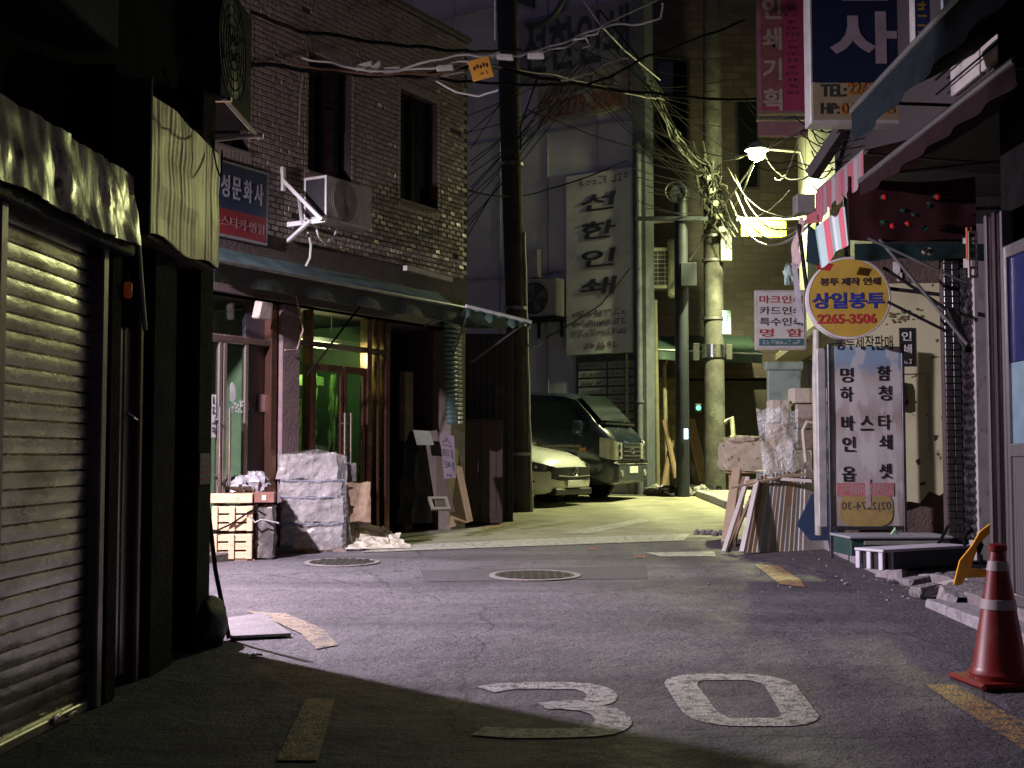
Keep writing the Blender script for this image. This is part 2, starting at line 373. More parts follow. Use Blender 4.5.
# rubble of the broken edge
m_rub = mat('broken_concrete', (.27, .25, .25), .9, col2=(.15, .14, .14), scale=20, bump=1, bscale=40)
def rock(c, r, m, name='rubble', flat=.6):
    mb = MB(); c = V(c); rings = []
    for k, (h, q) in enumerate(((-.5, .45), (-.2, .95), (.2, .9), (.5, .5))):
        rings.append([c+V((math.cos(a)*q*r*(1+jit(.25)), math.sin(a)*q*r*(1+jit(.25)), h*r*flat*2*(1+jit(.15))+r*flat)) for a in [i*math.tau/7+jit(.2) for i in range(7)]])
    return mb.loft(rings, True)
rb = MB()
for i in range(110):
    y = random.uniform(8.95, 11.0); x = 3.14+random.random()**1.5*-.45*(1 if random.random() < .5 else -.6)+jit(.05)
    r_ = rock((x, y, zg(y)-.01), random.uniform(.004, .020), m_rub); rb.add(r_.v, r_.f)
for i in range(40):
    p = G(random.uniform(700, 960), random.uniform(548, 600)); r_ = rock((p.x, p.y, p.z), random.uniform(.004, .014), m_rub); rb.add(r_.v, r_.f)
tag(rb.build('rubble', m_rub), 'loose crumbs of broken concrete along the cracked pavement edge', 'rubble', kind='stuff')
for (x, y, w, l_, lab) in ((3.30, 10.15, .34, .16, 'flat broken kerb slab lying beside the hole in the pavement edge'), (3.12, 9.5, .22, .14, 'small cracked chunk of concrete lying nearest the road at the broken kerb')):
    F = Frame((x, y, zg(y)+.03), (.93, .35, .12)); mb = MB(); mb.box(F, -w/2, w/2, 0, .07, -l_/2, l_/2, .015); rough_up(mb, .008); tag(mb.build('concrete_slab', m_rub), lab, 'concrete slab')
# manholes
m_iron = mat('cast_iron', (.06, .055, .05), .6, .6, bump=.5, bscale=60)
for (px, py, r_, lab) in ((535, 576, .40, 'round iron manhole cover in the middle of the road patch'), (342, 563, .36, 'round iron manhole cover near the wrapped pallet stack')):
    p = G(px, py); F = Frame((p.x, p.y, p.z), (1, 0, 0), (0, 1, .0195)); rt = root('manhole_cover', p, lab, 'manhole cover')
    mb = MB(); mb.loft([[F.p(math.cos(a)*q, math.sin(a)*q, h) for a in [i*math.tau/40 for i in range(40)]] for q, h in ((r_, .004), (r_, .012), (r_-.05, .013), (r_-.055, .004))], False); mb.build('rim', mat('rim_concrete', (.22, .20, .19), .8, bump=.5), rt)
    mb = MB(); mb.loft([[F.p(math.cos(a)*q, math.sin(a)*q, h) for a in [i*math.tau/40 for i in range(40)]] for q, h in ((r_-.06, .003), (r_-.06, .012))], True)
    for i in range(-4, 5):
        for j in range(-4, 5):
            if math.hypot(i, j) < 4.4: mb.box(F, i*.07-.022, i*.07+.022, j*.07-.022, j*.07+.022, .011, .017)
    mb.build('lid', m_iron, rt)
# grey metal plate lying at the corner, cigarette-white scrap beside it
q = [G(228, 622), G(262, 617), G(291, 638), G(229, 641)]
mb = MB(); mb.add([a+V((0, 0, .014)) for a in q]+[a+V((0, 0, .03)) for a in q], [(0, 1, 2, 3), (4, 5, 6, 7), (0, 1, 5, 4), (1, 2, 6, 5), (2, 3, 7, 6), (3, 0, 4, 7)])
tag(mb.build('metal_plate', mat('plate_grey', (.30, .29, .30), .5, .5, col2=(.18, .17, .17), scale=7, bump=.3)), 'flat grey metal ramp plate on the road at the dark building corner', 'metal plate')
for (px, py, w, lab) in ((257, 657, .07, 'crumpled white paper scrap on the asphalt by the grey plate'), (640, 558, .09, 'dry orange leaf on the road near the faded white line'), (592, 550, .08, 'curled brown leaf on the road by the yard edge')):
    p = G(px, py); mb = MB(); F = Frame(p+V((0, 0, .006)), (1, jit(.4), 0), (0, 1, .02))
    mb.grid(lambda s, t: F.p((s-.5)*w, (t-.5)*w*.5, .012*math.sin(s*7+t*4)**2), 6, 4, .002, (0, 0, 1))
    leaf = 'leaf' in lab
    tag(mb.build('fallen_leaf' if leaf else 'paper_scrap', mat('leaf_orange', (.45, .18, .06), .7) if leaf else mat('paper_white', (.7, .7, .68), .8)), lab, 'leaf' if leaf else 'paper')

# ============================================================ LEFT: shuttered building along the street
FL = Frame((-1.93, 4.7, 0), (.05, 1, 0))
m_dark = mat('shaded_plaster', (.012, .011, .011), .9, col2=(.006, .006, .006), bump=.5, spec=.05)  # near-black albedo carries the shade lying on the left wall
m_black = mat('black_metal', (.014, .013, .013), .6, 0, bump=.3, spec=.15)  # even near-black colour for metal parts
lb = root('shutter_building', FL.p(0, 0, -1), 'dark narrow building with a roller shutter at the left edge of the street', 'building')
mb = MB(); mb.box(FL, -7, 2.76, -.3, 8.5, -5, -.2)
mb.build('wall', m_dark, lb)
mb = MB(); mb.box(FL, 1.12, 1.26, 0, 3.0, -.2, .0, .01); mb.box(FL, 1.78, 2.15, 0, 2.6, -.2, -.02, .01); mb.box(FL, 2.5, 2.77, 0, 3.3, -.2, .0, .012); mb.box(FL, -7, 2.77, 4.6, 8.5, -.2, .03, .01); mb.build('pillar', mat('pillar_shaded', (.013, .011, .011), .8, col2=(.007, .006, .006), scale=9, bump=.6, spec=.05), lb)  # pillars near-black as well: their shade is put into the colour
# roller shutter, its slats curved
m_sh = mat('shutter_steel', (.44, .44, .38), .26, .92, col2=(.30, .29, .26), scale=3.5, amt=.5, stretch=(1, 1, 3), bump=.12, bscale=9, dirt=(.10, .09, .07), dscale=2.2, dthr=(.45, .68))
mb = MB(); U0, U1 = -3.5, 1.03; nsl = 30; rings = []
for i in range(nsl):
    v0 = .035+i*(2.13-.035)/nsl; h = (2.13-.035)/nsl
    rings += [(v0, -.068), (v0+h*.07, -.0585), (v0+h*.28, -.0572), (v0+h*.5, -.0566), (v0+h*.72, -.0572), (v0+h*.92, -.0585), (v0+h*.96, -.070)]
cols = [U0]+[U0+(U1-U0)*k/30 for k in range(1, 30)]+[U1]
mb.add([FL.p(u, v, n+.008*mnoise.noise(V((u*1.7, v*3.1, 2)))) for v, n in rings for u in cols], [(j*31+i, j*31+i+1, (j+1)*31+i+1, (j+1)*31+i) for j in range(len(rings)-1) for i in range(30)])
sh = mb.build('roller_shutter', m_sh, lb, smooth=True)
mb = MB(); mb.box(FL, U0, U1, .0, .045, -.09, -.035, .006); mb.build('bottom_bar', mat('bar_alu', (.5, .48, .42), .35, .8, dirt=(.12, .1, .08)), sh)
mb = MB(); mb.box(FL, .62, .70, .012, .055, -.034, -.02, .004); mb.tube([FL.p(.74, .03, -.02), FL.p(.80, .04, -.01), FL.p(.85, .02, -.02)], .008); mb.build('handle', mat('bright_steel', (.8, .78, .72), .2, 1), sh)
mb = MB(); mb.box(FL, 1.032, 1.10, 0, 2.2, -.12, -.005, .008); mb.build('guide_rail', mat('rail_steel', (.20, .18, .19), .4, .8), lb)
mb = MB(); mb.box(FL, -.08, -.015, 0, 2.2, -.1, .03, .008); mb.build('guide_rail', MATS['rail_steel'], lb)
# crumpled sheet-metal fascia over the shutter
def fas(s, t):
    u = -3.5+4.75*s; v = 2.16+.33*t
    wv = .05*abs(mnoise.noise(V((u*4, v*1.5, 0))))+.035*abs(mnoise.noise(V((u*11+v*3, v*4, 5))))+.008*mnoise.noise(V((u*30, v*9, 5)))
    sag = -.03*abs(math.sin(u*2.3))*(1-t)
    return FL.p(u, v+sag, .03+.05*(1-t)+wv)
mb = MB(); mb.grid(fas, 150, 10, .01, FL.n*-1); mb.smooth = True
mb.build('fascia', mat('fascia_tin', (.40, .40, .33), .27, .75, col2=(.28, .27, .22), scale=4, amt=.5, stretch=(1, 1, .4), bump=.25, bscale=12), lb)
mb = MB(); mb.box(FL, -3.5, 1.26, 2.10, 2.155, -.08, .06, .008); mb.build('shutter_box_rail', m_black, lb)
# upper front panels
mb = MB(); mb.box(FL, -3, 1.10, 3.05, 4.6, -.2, .02, .01); mb.build('upper_panel', mat('upper_panel_grey', (.03, .029, .03), .7, 0, bump=.2, spec=.1), lb)
# folding door of metal panels
for k, (a, b) in enumerate(((1.285, 1.40), (1.41, 1.53), (1.54, 1.66))):
    mb = MB(); mb.box(FL, a, b, .05, 1.62+.17*k if k < 2 else 1.80, -.15, -.09, .012); d = mb.build('door_leaf', mat('door_metal', (.16, .13, .14), .28, .8, col2=(.09, .07, .07), scale=3, stretch=(1, 1, .3)), lb)
mb = MB(); mb.box(FL, 1.665, 1.72, 0, 1.95, -.16, -.05, .01); mb.build('door_frame', mat('door_frame_brown', (.16, .10, .09), .4, .5), lb)
mb = MB(); c = FL.p(1.60, 1.36, -.088); mb.tube([c+FL.n*.0, c+FL.n*.03+V((0, 0, -.02)), c+FL.n*.03+FL.u*.05+V((0, 0, -.03)), c+FL.u*.06], .006); mb.build('door_handle', MATS['bright_steel'], lb)
# small posters on pillar
mb = MB(); mb.box(FL, 2.25, 2.45, 1.02, 1.20, -.19, -.185); mb.build('backing_board', m_black, lb)
tb = MB(); F2 = Frame(FL.p(2.5, 0, .002), FL.u); tb.box(F2, .02, .24, .98, 1.16, 0, .006); pn = tb.build('notice', mat('notice_paper', (.16, .13, .14), .7), lb)
for k in range(4):
    lm = MB(); lm.box(F2, .05, .21-.04*(k % 2), 1.005+k*.036, 1.017+k*.036, .0065, .009); lm.build('printed_line', mat('notice_ink', (.35, .06, .06), .7), pn)
# corrugated metal sign box on the wall
cb = root('corrugated_panel', FL.p(1.4, 2.2, 0), 'yellowish corrugated metal box panel hung on the left wall above the dark doorway', 'metal panel')
mb = MB(); N = 90; u0, u1 = 1.36, 2.56; prof = [(u0+(u1-u0)*i/N, .085+.0014*math.sin(i*1.35)+.005*mnoise.noise(V((i*.3, 0, 0)))) for i in range(N+1)]
mb.grid(lambda s, t: FL.p(prof[int(round(s*N))][0], 2.235+.02*math.sin(s*9)*(1-t)+.69*t+.015*math.sin(s*5)*t, prof[int(round(s*N))][1]+.012*mnoise.noise(V((s*5, t*4, 1)))), N, 8, .012, -FL.n); mb.smooth = False
mb.build('sheet', mat('corrugated_tin', (.48, .45, .32), .45, .4, col2=(.36, .31, .20), scale=5, amt=.4, stretch=(1, 1, .25), bump=.08, dirt=(.20, .13, .07), dscale=3.5, dthr=(.55, .72)), cb)
mb = MB(); mb.box(FL, u0-.03, u0, 2.22, 3.0, -.19, .10, .004); mb.box(FL, u0, u1+.01, 2.90, 2.94, -.19, .07, .004); mb.box(FL, u1, u1+.015, 2.24, 2.92, -.19, .085, .004); mb.box(FL, u0, u1, 2.225, 2.245, -.19, .06); mb.build('frame', mat('rust_frame', (.06, .035, .03), .7, 0, spec=.15), cb)
# thin wires on top of the panel, steel conduit, orange lamp
def wire(name, pts, r, m, lab, cat='cable', group=None, n_=14, sag=0.0, wob=0.0, seg=6):
    pts = [V(p) for p in pts]; out = []
    for a, b in zip(pts[:-1], pts[1:]):
        for i in range(n_):
            t = i/n_; p = a.lerp(b, t); p.z -= sag*(a-b).length*4*t*(1-t)
            if wob: p += V((mnoise.noise(p*3), mnoise.noise(p*3+V((9, 0, 0))), mnoise.noise(p*3+V((0, 7, 0)))))*wob
            out.append(p)
    out.append(pts[-1]); mb = MB(); mb.tube(out, r, seg); return tag(mb.build(name, m), lab, cat, group)
m_wblk = mat('cable_black', (.008, .008, .008), .8, spec=.08); m_wwht = mat('cable_white', (.75, .75, .72), .45); m_wgry = mat('cable_grey', (.28, .27, .26), .5)
wire('cable', [FL.p(1.5, 3.1, .1), FL.p(1.6, 2.92, .16), FL.p(1.9, 2.88, .17), FL.p(2.2, 2.93, .14)], .006, m_wblk, 'looping black cable draped over the corrugated panel', sag=.12)
wire('cable', [FL.p(2.2, 2.95, .14), FL.p(2.3, 2.72, .17), FL.p(2.42, 2.9, .14)], .005, m_wblk, 'short black cable loop hanging at the right end of the corrugated panel', sag=.2)
cd = MB(); a_ = P(136, 215, 6.05); b_ = P(145, 330, 6.15); cd.tube([a_, a_.lerp(b_, .5), b_], .012, 10); tag(cd.build('conduit', mat('conduit_grey', (.42, .42, .38), .35, .5)), 'short pale conduit tube hanging beside the folding metal door', 'conduit')
lp = root('wall_lamp', P(128, 283, 6.0), 'small dim orange lantern on the dark left wall', 'wall lamp')
mb = MB(); c = P(128, 290, 6.0); mb.lathe(c, [(.012, -.04), (.02, -.03), (.02, .03), (.012, .04)], 16); mb.build('lamp_shade', mat('orange_glass', (.12, .03, .01), .4, emit=(1, .16, .02), estr=.03), lp)
mb = MB(); mb.tube([c+V((0, 0, .06)), c+V((-.04, 0, .10)), c+V((-.12, 0, .10))], .008); mb.box(Frame(c, FL.u), -.05, .05, -.08, .10, -.10, -.06, .005); mb.build('bracket', m_black, lp)
# outdoor unit high on the left
def ac_unit(F, u, v, n, w=.80, h=.55, dep=.30, lab='', name='air_conditioner', m=None, grille='fan', group=None):
    """F.n faces out of the fan side"""
    rt = root(name, F.p(u, v-h/2, n), lab, 'air conditioner', group); m = m or mat('ac_white', (.55, .55, .52), .5, col2=(.40, .39, .35), scale=5, dirt=(.2, .18, .15), dscale=4)
    mb = MB(); mb.box(F, u-w/2, u+w/2, v-h/2, v+h/2, n-dep, n, .015); body = mb.build('casing', m, rt)
    c = F.p(u-w*.16, v, n)
    if grille == 'fan':
        mb = MB(); mb.disc(c, F.n, h*.42, .004, 36); mb.build('fan_recess', mat('ac_dark', (.025, .025, .03), .6), rt)
        mb = MB()
        for q in (.1, .18, .26, .34, .42):
            mb.tube([c+F.n*.012+(F.u*math.cos(a)+F.v*math.sin(a))*h*q for a in [i*math.tau/28 for i in range(29)]], .004, 5)
        for k in range(12):
            a = k*math.tau/12; mb.tube([c+F.n*.014+(F.u*math.cos(a)+F.v*math.sin(a))*h*.05, c+F.n*.014+(F.u*math.cos(a)+F.v*math.sin(a))*h*.43], .003, 5)
        mb.build('fan_guard', mat('ac_guard', (.2, .2, .2), .5) if 'corner' not in lab else m, rt)
        mb = MB()
        for k in range(4):
            a = k*math.tau/4; d1 = F.u*math.cos(a)+F.v*math.sin(a); d2 = F.u*math.cos(a+.6)+F.v*math.sin(a+.6); mb.add([c+F.n*.006, c+F.n*.006+d1*h*.38, c+F.n*.009+d2*h*.38], [(0, 1, 2)])
        mb.build('fan_blade', mat('ac_blade', (.12, .12, .12), .5), rt)
    else:
        mb = MB(); mb.box(F, u-w*.42, u+w*.30, v-h*.42, v+h*.42, n, n+.003); mb.build('fan_recess', mat('ac_dark', (.025, .025, .03), .6), rt)
        mb = MB()
        for k in range(9): mb.box(F, u-w*.42, u+w*.30, v-h*.42+k*h*.105-.006, v-h*.42+k*h*.105+.006, n+.004, n+.012)
        for k in range(4): mb.box(F, u-w*.42+k*w*.24-.005, u-w*.42+k*w*.24+.005, v-h*.42, v+h*.42, n+.012, n+.02)
        mb.build('grille', m, rt)
    return rt
c = P(222, 55, 8.15); Fq = Frame((c.x, c.y, c.z), (.02, 1, 0))
ac_unit(Fq, 0, 0, .1, .85, .80, .30, lab='dark outdoor air conditioner on a bracket high at the left corner', m=mat('ac_shadow_grey', (.014, .013, .014), .7, spec=.08))  # casing near-black: the shade at the corner is put into its colour
mb = MB(); a_ = Fq.p(-.5, -.44, -.25)
mb.tube([Fq.p(-.45, -.43, -.3), Fq.p(-.45, -.43, .18)], .018); mb.tube([Fq.p(.45, -.43, -.3), Fq.p(.45, -.43, .18)], .018); mb.tube([Fq.p(-.5, -.43, .14), Fq.p(.5, -.43, .14)], .016)
mb.tube([Fq.p(.42, -.43, .16), Fq.p(-.1, -.62, -.25)], .014)
mb.box(Fq, -.55, .55, -.55, -.44, -.5, -.25)
tag(mb.build('bracket', mat('bracket_steel', (.35, .33, .30), .4, .7)), 'steel bracket with a pale tip carrying the dark air conditioner at the left corner', 'bracket')
# clutter leaning at the dark corner: rubber-wrapped post, rods, heap of bags
cr = MB(); a_ = G(222, 640); cr.tube([G(229, 640)+V((0, 0, .01)), V((a_.x-.04, 7.62, .45)), V((a_.x-.10, 7.60, .95))], .014, 8); tag(cr.build('rod', m_black), 'thin black rod leaning against the dark corner post', 'rod')
def lump(c, rx, ry, rz, name, m, lab, cat, seed=0, amp=.25, seg=28, fr=2.2):
    mb = MB(); c = V(c); rings = []
    for j in range(1, 15):
        th = math.pi*j/15; ring = []
        for i in range(seg):
            ph = math.tau*i/seg; d = V((math.sin(th)*math.cos(ph), math.sin(th)*math.sin(ph), math.cos(th)))
            k = 1+amp*mnoise.noise(d*fr+V((seed, 0, 0)))+amp*.5*mnoise.noise(d*fr*2.7+V((0, seed, 0)))
            p = V((d.x*rx*k, d.y*ry*k, d.z*rz*k)); p.z = max(p.z, -rz*.92); ring.append(c+p)
        rings.append(ring)
    mb.loft(rings, True); mb.smooth = True
    return tag(mb.build(name, m), lab, cat)
m_bag = mat('black_bag', (.006, .006, .006), .6, bump=.4, bscale=14, spec=.15)
lump((-1.80, 7.45, .15), .11, .22, .17, 'rubbish_bag', m_bag, 'black rubbish bag slumped at the foot of the dark corner', 'rubbish bag', 3, .12)

# ============================================================ BRICK-TILE BUILDING (left, beyond the alley)
FB = Frame((-2.41, 13, 0), (.503, .8643, 0))
UE = FB.hit(467, 300)[0]; UL = -4.2
print('brick corner u', UE, 'roof', FB.hit(467, 42))
bb = root('tile_building', FB.p(0, 0, -2), 'two-storey building faced in small beige tiles with a shop on its ground floor', 'building')
w1 = (FB.hit(308, 110)[0], FB.hit(351, 110)[0], FB.hit(308, 170)[1], FB.hit(308, 51)[1])
w2 = (FB.hit(400, 150)[0], FB.hit(437, 150)[0], FB.hit(402, 199)[1], FB.hit(400, 88)[1])
w3 = (FB.hit(150, 100)[0], FB.hit(248, 100)[0], FB.hit(248, 152)[1], FB.hit(248, 30)[1])
wins = [w3, w1, w2]; ZB = 2.95; ZC = 3.42; ZT = 6.55
m_mort = mat('mortar', (.075, .055, .048), .9, bump=.5)
mb = MB(); xs = [UL]+[x for w in wins for x in (w[0], w[1])]+[UE]
for i in range(len(xs)-1):
    if i % 2 == 0: mb.box(FB, xs[i], xs[i+1], ZB, ZT, -.25, 0)
    else:
        w = wins[i//2]; mb.box(FB, xs[i], xs[i+1], ZB, w[2], -.25, 0); mb.box(FB, xs[i], xs[i+1], w[3], ZT, -.25, 0)
mb.box(FB, UL, UE, ZT-.2, ZT-.01, -5, -.25); mb.box(FB, UE-.25, UE, 0, ZT-.21, -5, -.25); mb.box(FB, UL, UE, ZB-.2, ZB-.01, -5, -.02)
mb.box(FB, UL, UE-.25, ZB, ZT-.21, -1.2, -1.0)
mb.build('wall', m_mort, bb)
# glazed tiles, each slightly out of true
def tiles():
    mb = MB(); tw, th, g = .128, .052, .008; j = 0; v = ZC
    while v+th < ZT+.005:
        u = UL+(j % 2)*(tw+g)/2
        while u+tw < UE-.005:
            a, b = u, u+tw; ok = True
            for w in wins:
                if a < w[1]+.07 and b > w[0]-.07 and v < w[3]+.02 and v+th > w[2]-.02:
                    if a < w[0]-.07 < b and w[0]-.07-a > .03: b = w[0]-.072
                    elif a < w[1]+.07 < b and b-(w[1]+.07) > .03: a = w[1]+.072
                    else: ok = False
            if ok and random.random() > .004:
                tx, ty, d = random.gauss(0, .0026), random.gauss(0, .0013), .010+jit(.0008)
                q = [(a, v, d-tx-ty), (b, v, d+tx-ty), (b, v+th, d+tx+ty), (a, v+th, d-tx+ty)]; e = .006
                k = [FB.p(*x[:2], 0) for x in q]+[FB.p(x[0]+(e if x[0] == a else -e), x[1]+(e if x[1] == v else -e), x[2]) for x in q]
                mb.add(k, [(4, 5, 6, 7), (0, 1, 5, 4), (1, 2, 6, 5), (2, 3, 7, 6), (3, 0, 4, 7)])
            u += tw+g
        v += th+g; j += 1
    # frames of upright tiles round the windows
    for w in wins:
        for side in (0, 1):
            v = w[2]-.02
            while v < w[3]+.02:
                a = w[0]-.066 if side == 0 else w[1]+.004; mb.box(FB, a, a+.062, v+.002, v+th-.002, 0, .014, .004); v += th+g
        for vv in (w[3]+.004, w[2]-.125):
            u = w[0]-.06
            while u < w[1]+.03:
                mb.box(FB, u, u+.052, vv, vv+.12, 0, .014, .004); u += .06
    return mb
m_tile = mat('glazed_tile', (.33, .275, .24), .33, col2=(.26, .215, .185), scale=11, amt=.3, bump=.16, bscale=50, dirt=(.13, .10, .085), dscale=1.1, dthr=(.52, .75), spec=.4)
tiles().build('tile_cladding', m_tile, bb, smooth=False)
mb = MB(); mb.box(FB, UL, UE+.04, ZT, ZT+.07, -.4, .05, .01); mb.build('roof_cap', mat('cap_dark', (.10, .085, .08), .7, bump=.3), bb)
m_wframe = mat('window_frame_dark', (.05, .045, .045), .35, .6); g_dark = glassmat('window_glass_dark', (.25, .25, .28), .10, .04, .25)
for k, w in enumerate(wins):
    mb = MB(); f = .045
    mb.box(FB, w[0], w[0]+f, w[2], w[3], -.16, -.10); mb.box(FB, w[1]-f, w[1], w[2], w[3], -.16, -.10); mb.box(FB, w[0]+f, w[1]-f, w[2], w[2]+f, -.16, -.10); mb.box(FB, w[0]+f, w[1]-f, w[3]-f, w[3], -.16, -.10)
    mid = (w[0]+w[1])/2; mb.box(FB, mid-.03, mid+.03, w[2]+f, w[3]-f, -.155, -.09)
    wo = mb.build('window', m_wframe, bb)
    for a, b, n in ((w[0]+f, mid-.03, -.14), (mid+.03, w[1]-f, -.125)):
        p = MB(); p.box(FB, a, b, w[2]+f, w[3]-f, n-.006, n); p.build('pane', g_dark, wo)
    p = MB(); p.grid(lambda s, t: FB.p(w[0]+.05+(mid-w[0])*.9*s, w[2]+.05+(w[3]-w[2]-.1)*t, -.26+.02*math.sin(s*26)), 40, 2, .004, -FB.n); p.build('curtain', mat('curtain_blue_grey', (.16, .16, .19), .9), wo)
    p = MB(); p.box(FB, w[0]-.03, w[1]+.03, w[2]-.035, w[2]-.003, -.16, .035, .006); p.build('sill', mat('sill_stone', (.22, .20, .18), .7), wo)
# ground floor: pillars, posts, doors, glass
def U(px, py=430): return FB.hit(px, py)[0]
def Z(px, py, n=0): return FB.hit(px, py, n)[1]
m_pil = mat('purple_plaster', (.17, .12, .115), .75, col2=(.11, .08, .08), scale=7, bump=.35, dirt=(.06, .045, .04), dscale=2)
m_brz = mat('bronze_metal', (.23, .12, .085), .25, .85, col2=(.2, .1, .07), scale=5)
mb = MB(); mb.box(FB, U(283), U(301), 0, ZB-.21, -.3, -.02, .01); mb.build('pillar', m_pil, bb)
mb = MB(); mb.box(FB, U(452), UE, 0, ZB-.21, -.3, -.02, .01); mb.build('pillar', mat('pillar_end', (.16, .14, .11), .75, bump=.35), bb)
mb = MB(); mb.box(FB, UL, UE, ZB-.2, ZB-.02, -.2, .0, .01); mb.build('lintel', mat('lintel_dark', (.09, .07, .065), .7, bump=.3), bb)
mb = MB(); mb.box(FB, UL, UE, -.05, zg(13)+.07, -.35, .10, .015); mb.build('door_step', mat('step_stone', (.12, .11, .10), .8, bump=.5), bb)
for px, w in ((278, .10), (316, .06), (374, .09), (383, .05), (392, .10)):
    u = U(px); mb = MB(); mb.box(FB, u-w/2, u+w/2, .1, ZB-.22, -.18, -.06, .01); mb.build('post', m_brz, bb)
g_shop = glassmat('shop_glass', (.75, .88, .80), .03, .02)
mb = MB(); mb.box(FB, U(301), U(392), ZB-.62, ZB-.56, -.17, -.07, .006); mb.box(FB, U(205), U(276), Z(230, 341), Z(230, 341)+.06, -.17, -.07, .006); mb.build('transom', mat('transom_brown', (.16, .11, .09), .4, .5), bb)
for a, b, v0, v1 in ((303, 314, .2, 2.15), (318, 371, .2, 2.15), (303, 371, 2.45, 2.68), (207, 250, 2.5, 2.72)):
    mb = MB(); mb.box(FB, U(a), U(b), v0, v1, -.14, -.13); mb.build('shop_window', g_shop, bb)
# doors with long handles
def gdoor(pa, pb, zt, mm, handle_px):
    u0, u1 = U(pa), U(pb); f = .05; mb = MB()
    mb.box(FB, u0, u0+f, .2, zt, -.13, -.08, .005); mb.box(FB, u1-f, u1, .2, zt, -.13, -.08, .005); mb.box(FB, u0+f, u1-f, zt-f*1.6, zt, -.13, -.08, .005); mb.box(FB, u0+f, u1-f, .2, .2+f*2, -.13, -.08, .005)
    d = mb.build('door', mm, bb); p = MB(); p.box(FB, u0+f, u1-f, .3, zt-f*1.6, -.11, -.10); p.build('pane', g_shop, d)
    for h in handle_px:
        u = U(h); t = MB(); t.tube([FB.p(u, .85, -.03), FB.p(u, 1.62, -.03)], .016, 10)
        for z in (.95, 1.5): t.tube([FB.p(u, z, -.03), FB.p(u, z, -.10)], .01, 6)
        t.build('handle', mat('handle_steel', (.72, .66, .6), .22, .95), d)
    return d
d1 = gdoor(206, 228, 2.35, mat('door_frame_silver', (.45, .38, .33), .3, .8), (222,)); d2 = gdoor(229, 254, 2.35, MATS['door_frame_silver'], (232,))
d3 = gdoor(319, 349, 2.15, m_brz, (347,)); d4 = gdoor(350, 371, 2.15, m_brz, (353,))
# stickers on the left door: leaf emblem, floral sticker, strip with letters
FD = Frame(FB.p(0, 0, -.095), FB.u); m_stk = mat('sticker_grey', (.55, .56, .55), .6)
u, v = FB.hit(232, 392, -.1); mb = MB(); mb.prism(FD, [(u+.045*math.cos(a)*(1-.3*math.sin(a)), v+.10*math.sin(a)) for a in [i*math.tau/16 for i in range(16)]], 0, .003); mb.build('leaf_sticker', m_stk, d2)
u, v = FB.hit(239, 407, -.1); mb = MB()
for i in range(26):
    a, b = u+jit(.14), v+jit(.055); mb.prism(FD, [(a+.016*math.cos(t)*random.uniform(.5, 1), b+.014*math.sin(t)*random.uniform(.5, 1)) for t in [k*math.tau/6 for k in range(6)]], 0, .003)
mb.build('flower_sticker', m_stk, d2)
u, v = FB.hit(213, 415, -.1); mb = MB(); mb.box(FD, u-.035, u+.035, v-.22, v+.2, 0, .003); st = mb.build('letter_strip', m_stk, d1)
for i in range(4): scribble(1, FD, u, v+.15-.1*i, .05, .07, mat('ink_dark', (.05, .05, .06), .6), st, bold=.01)
u, v = FB.hit(265, 403, -.1); mb = MB(); mb.box(FD, u-.06, u+.06, v-.09, v+.09, -.04, -.036); mb.build('notice', mat('notice_pink', (.40, .25, .22), .7), bb)
mb = MB(); mb.box(FB, U(256), U(275), .2, 2.7, -.2, -.15); mb.build('side_panel', mat('side_panel_dark', (.05, .04, .05), .5), bb)
# room behind the glass: green walls, lamp and goods
mb = MB(); mb.box(FB, U(303), U(392), .2, 2.7, -2.4, -2.3); mb.box(FB, U(392)+.02, U(392)+.1, .2, 2.7, -2.3, -.2); mb.box(FB, U(283), U(301), .2, 2.7, -2.3, -.31); mb.build('inner_wall', mat('inner_green', (.13, .18, .10), .7, col2=(.07, .10, .06), scale=3), bb)
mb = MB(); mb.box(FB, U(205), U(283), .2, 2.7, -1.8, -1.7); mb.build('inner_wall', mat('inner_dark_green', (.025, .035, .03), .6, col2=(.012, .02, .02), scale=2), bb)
mb = MB(); mb.box(FB, UL, UE-.3, -.02, .15, -2.4, -.36); mb.build('inner_floor', mat('inner_floor_m', (.10, .10, .08), .5), bb)
F3 = lambda n: Frame(FB.p(0, 0, n), FB.u)
u0, v0 = FB.hit(322, 436, -.25); u1, v1 = FB.hit(342, 398, -.25); ps = MB(); ps.box(F3(-.8), u0, u1, v0-.35, v1, 0, .006); pst = tag(ps.build('poster', mat('yellow_poster', (.42, .40, .06), .6, col2=(.30, .30, .04), scale=6)), 'yellow poster standing behind the green-lit shop window', 'poster')
for k in range(4): scribble(3, F3(-.79), (u0+u1)/2, v1-.14-.2*k, (u1-u0)*.6, .09, mat('poster_ink', (.22, .25, .03), .6), pst, n=.008)
tl = root('tube_lamp', FB.p(U(345), 2.5, -.9), 'small fluorescent tube lit inside the green shop', 'lamp')
mb = MB(); mb.tube([FB.p(U(322), 2.42, -.45), FB.p(U(368), 2.42, -.45)], .016, 10); mb.build('tube', mat('tube_glow', (.8, .9, .6), .5, emit=(.72, 1, .38), estr=9), tl)
mb = MB(); mb.box(FB, U(320), U(370), 2.445, 2.49, -.49, -.41); mb.tube([FB.p(U(330), 2.49, -.45), FB.p(U(330), 2.74, -.45)], .006); mb.tube([FB.p(U(362), 2.49, -.45), FB.p(U(362), 2.74, -.45)], .006); mb.build('holder', mat('holder_white', (.6, .6, .55), .5), tl)
ld = bpy.data.lights.new('shop_light', 'POINT'); ld.energy = 15; ld.color = (.85, 1, .45); ld.shadow_soft_size = .1; lo = bpy.data.objects.new('shop_light', ld); sc.collection.objects.link(lo); lo.location = FB.p(U(345), 2.3, -.40)
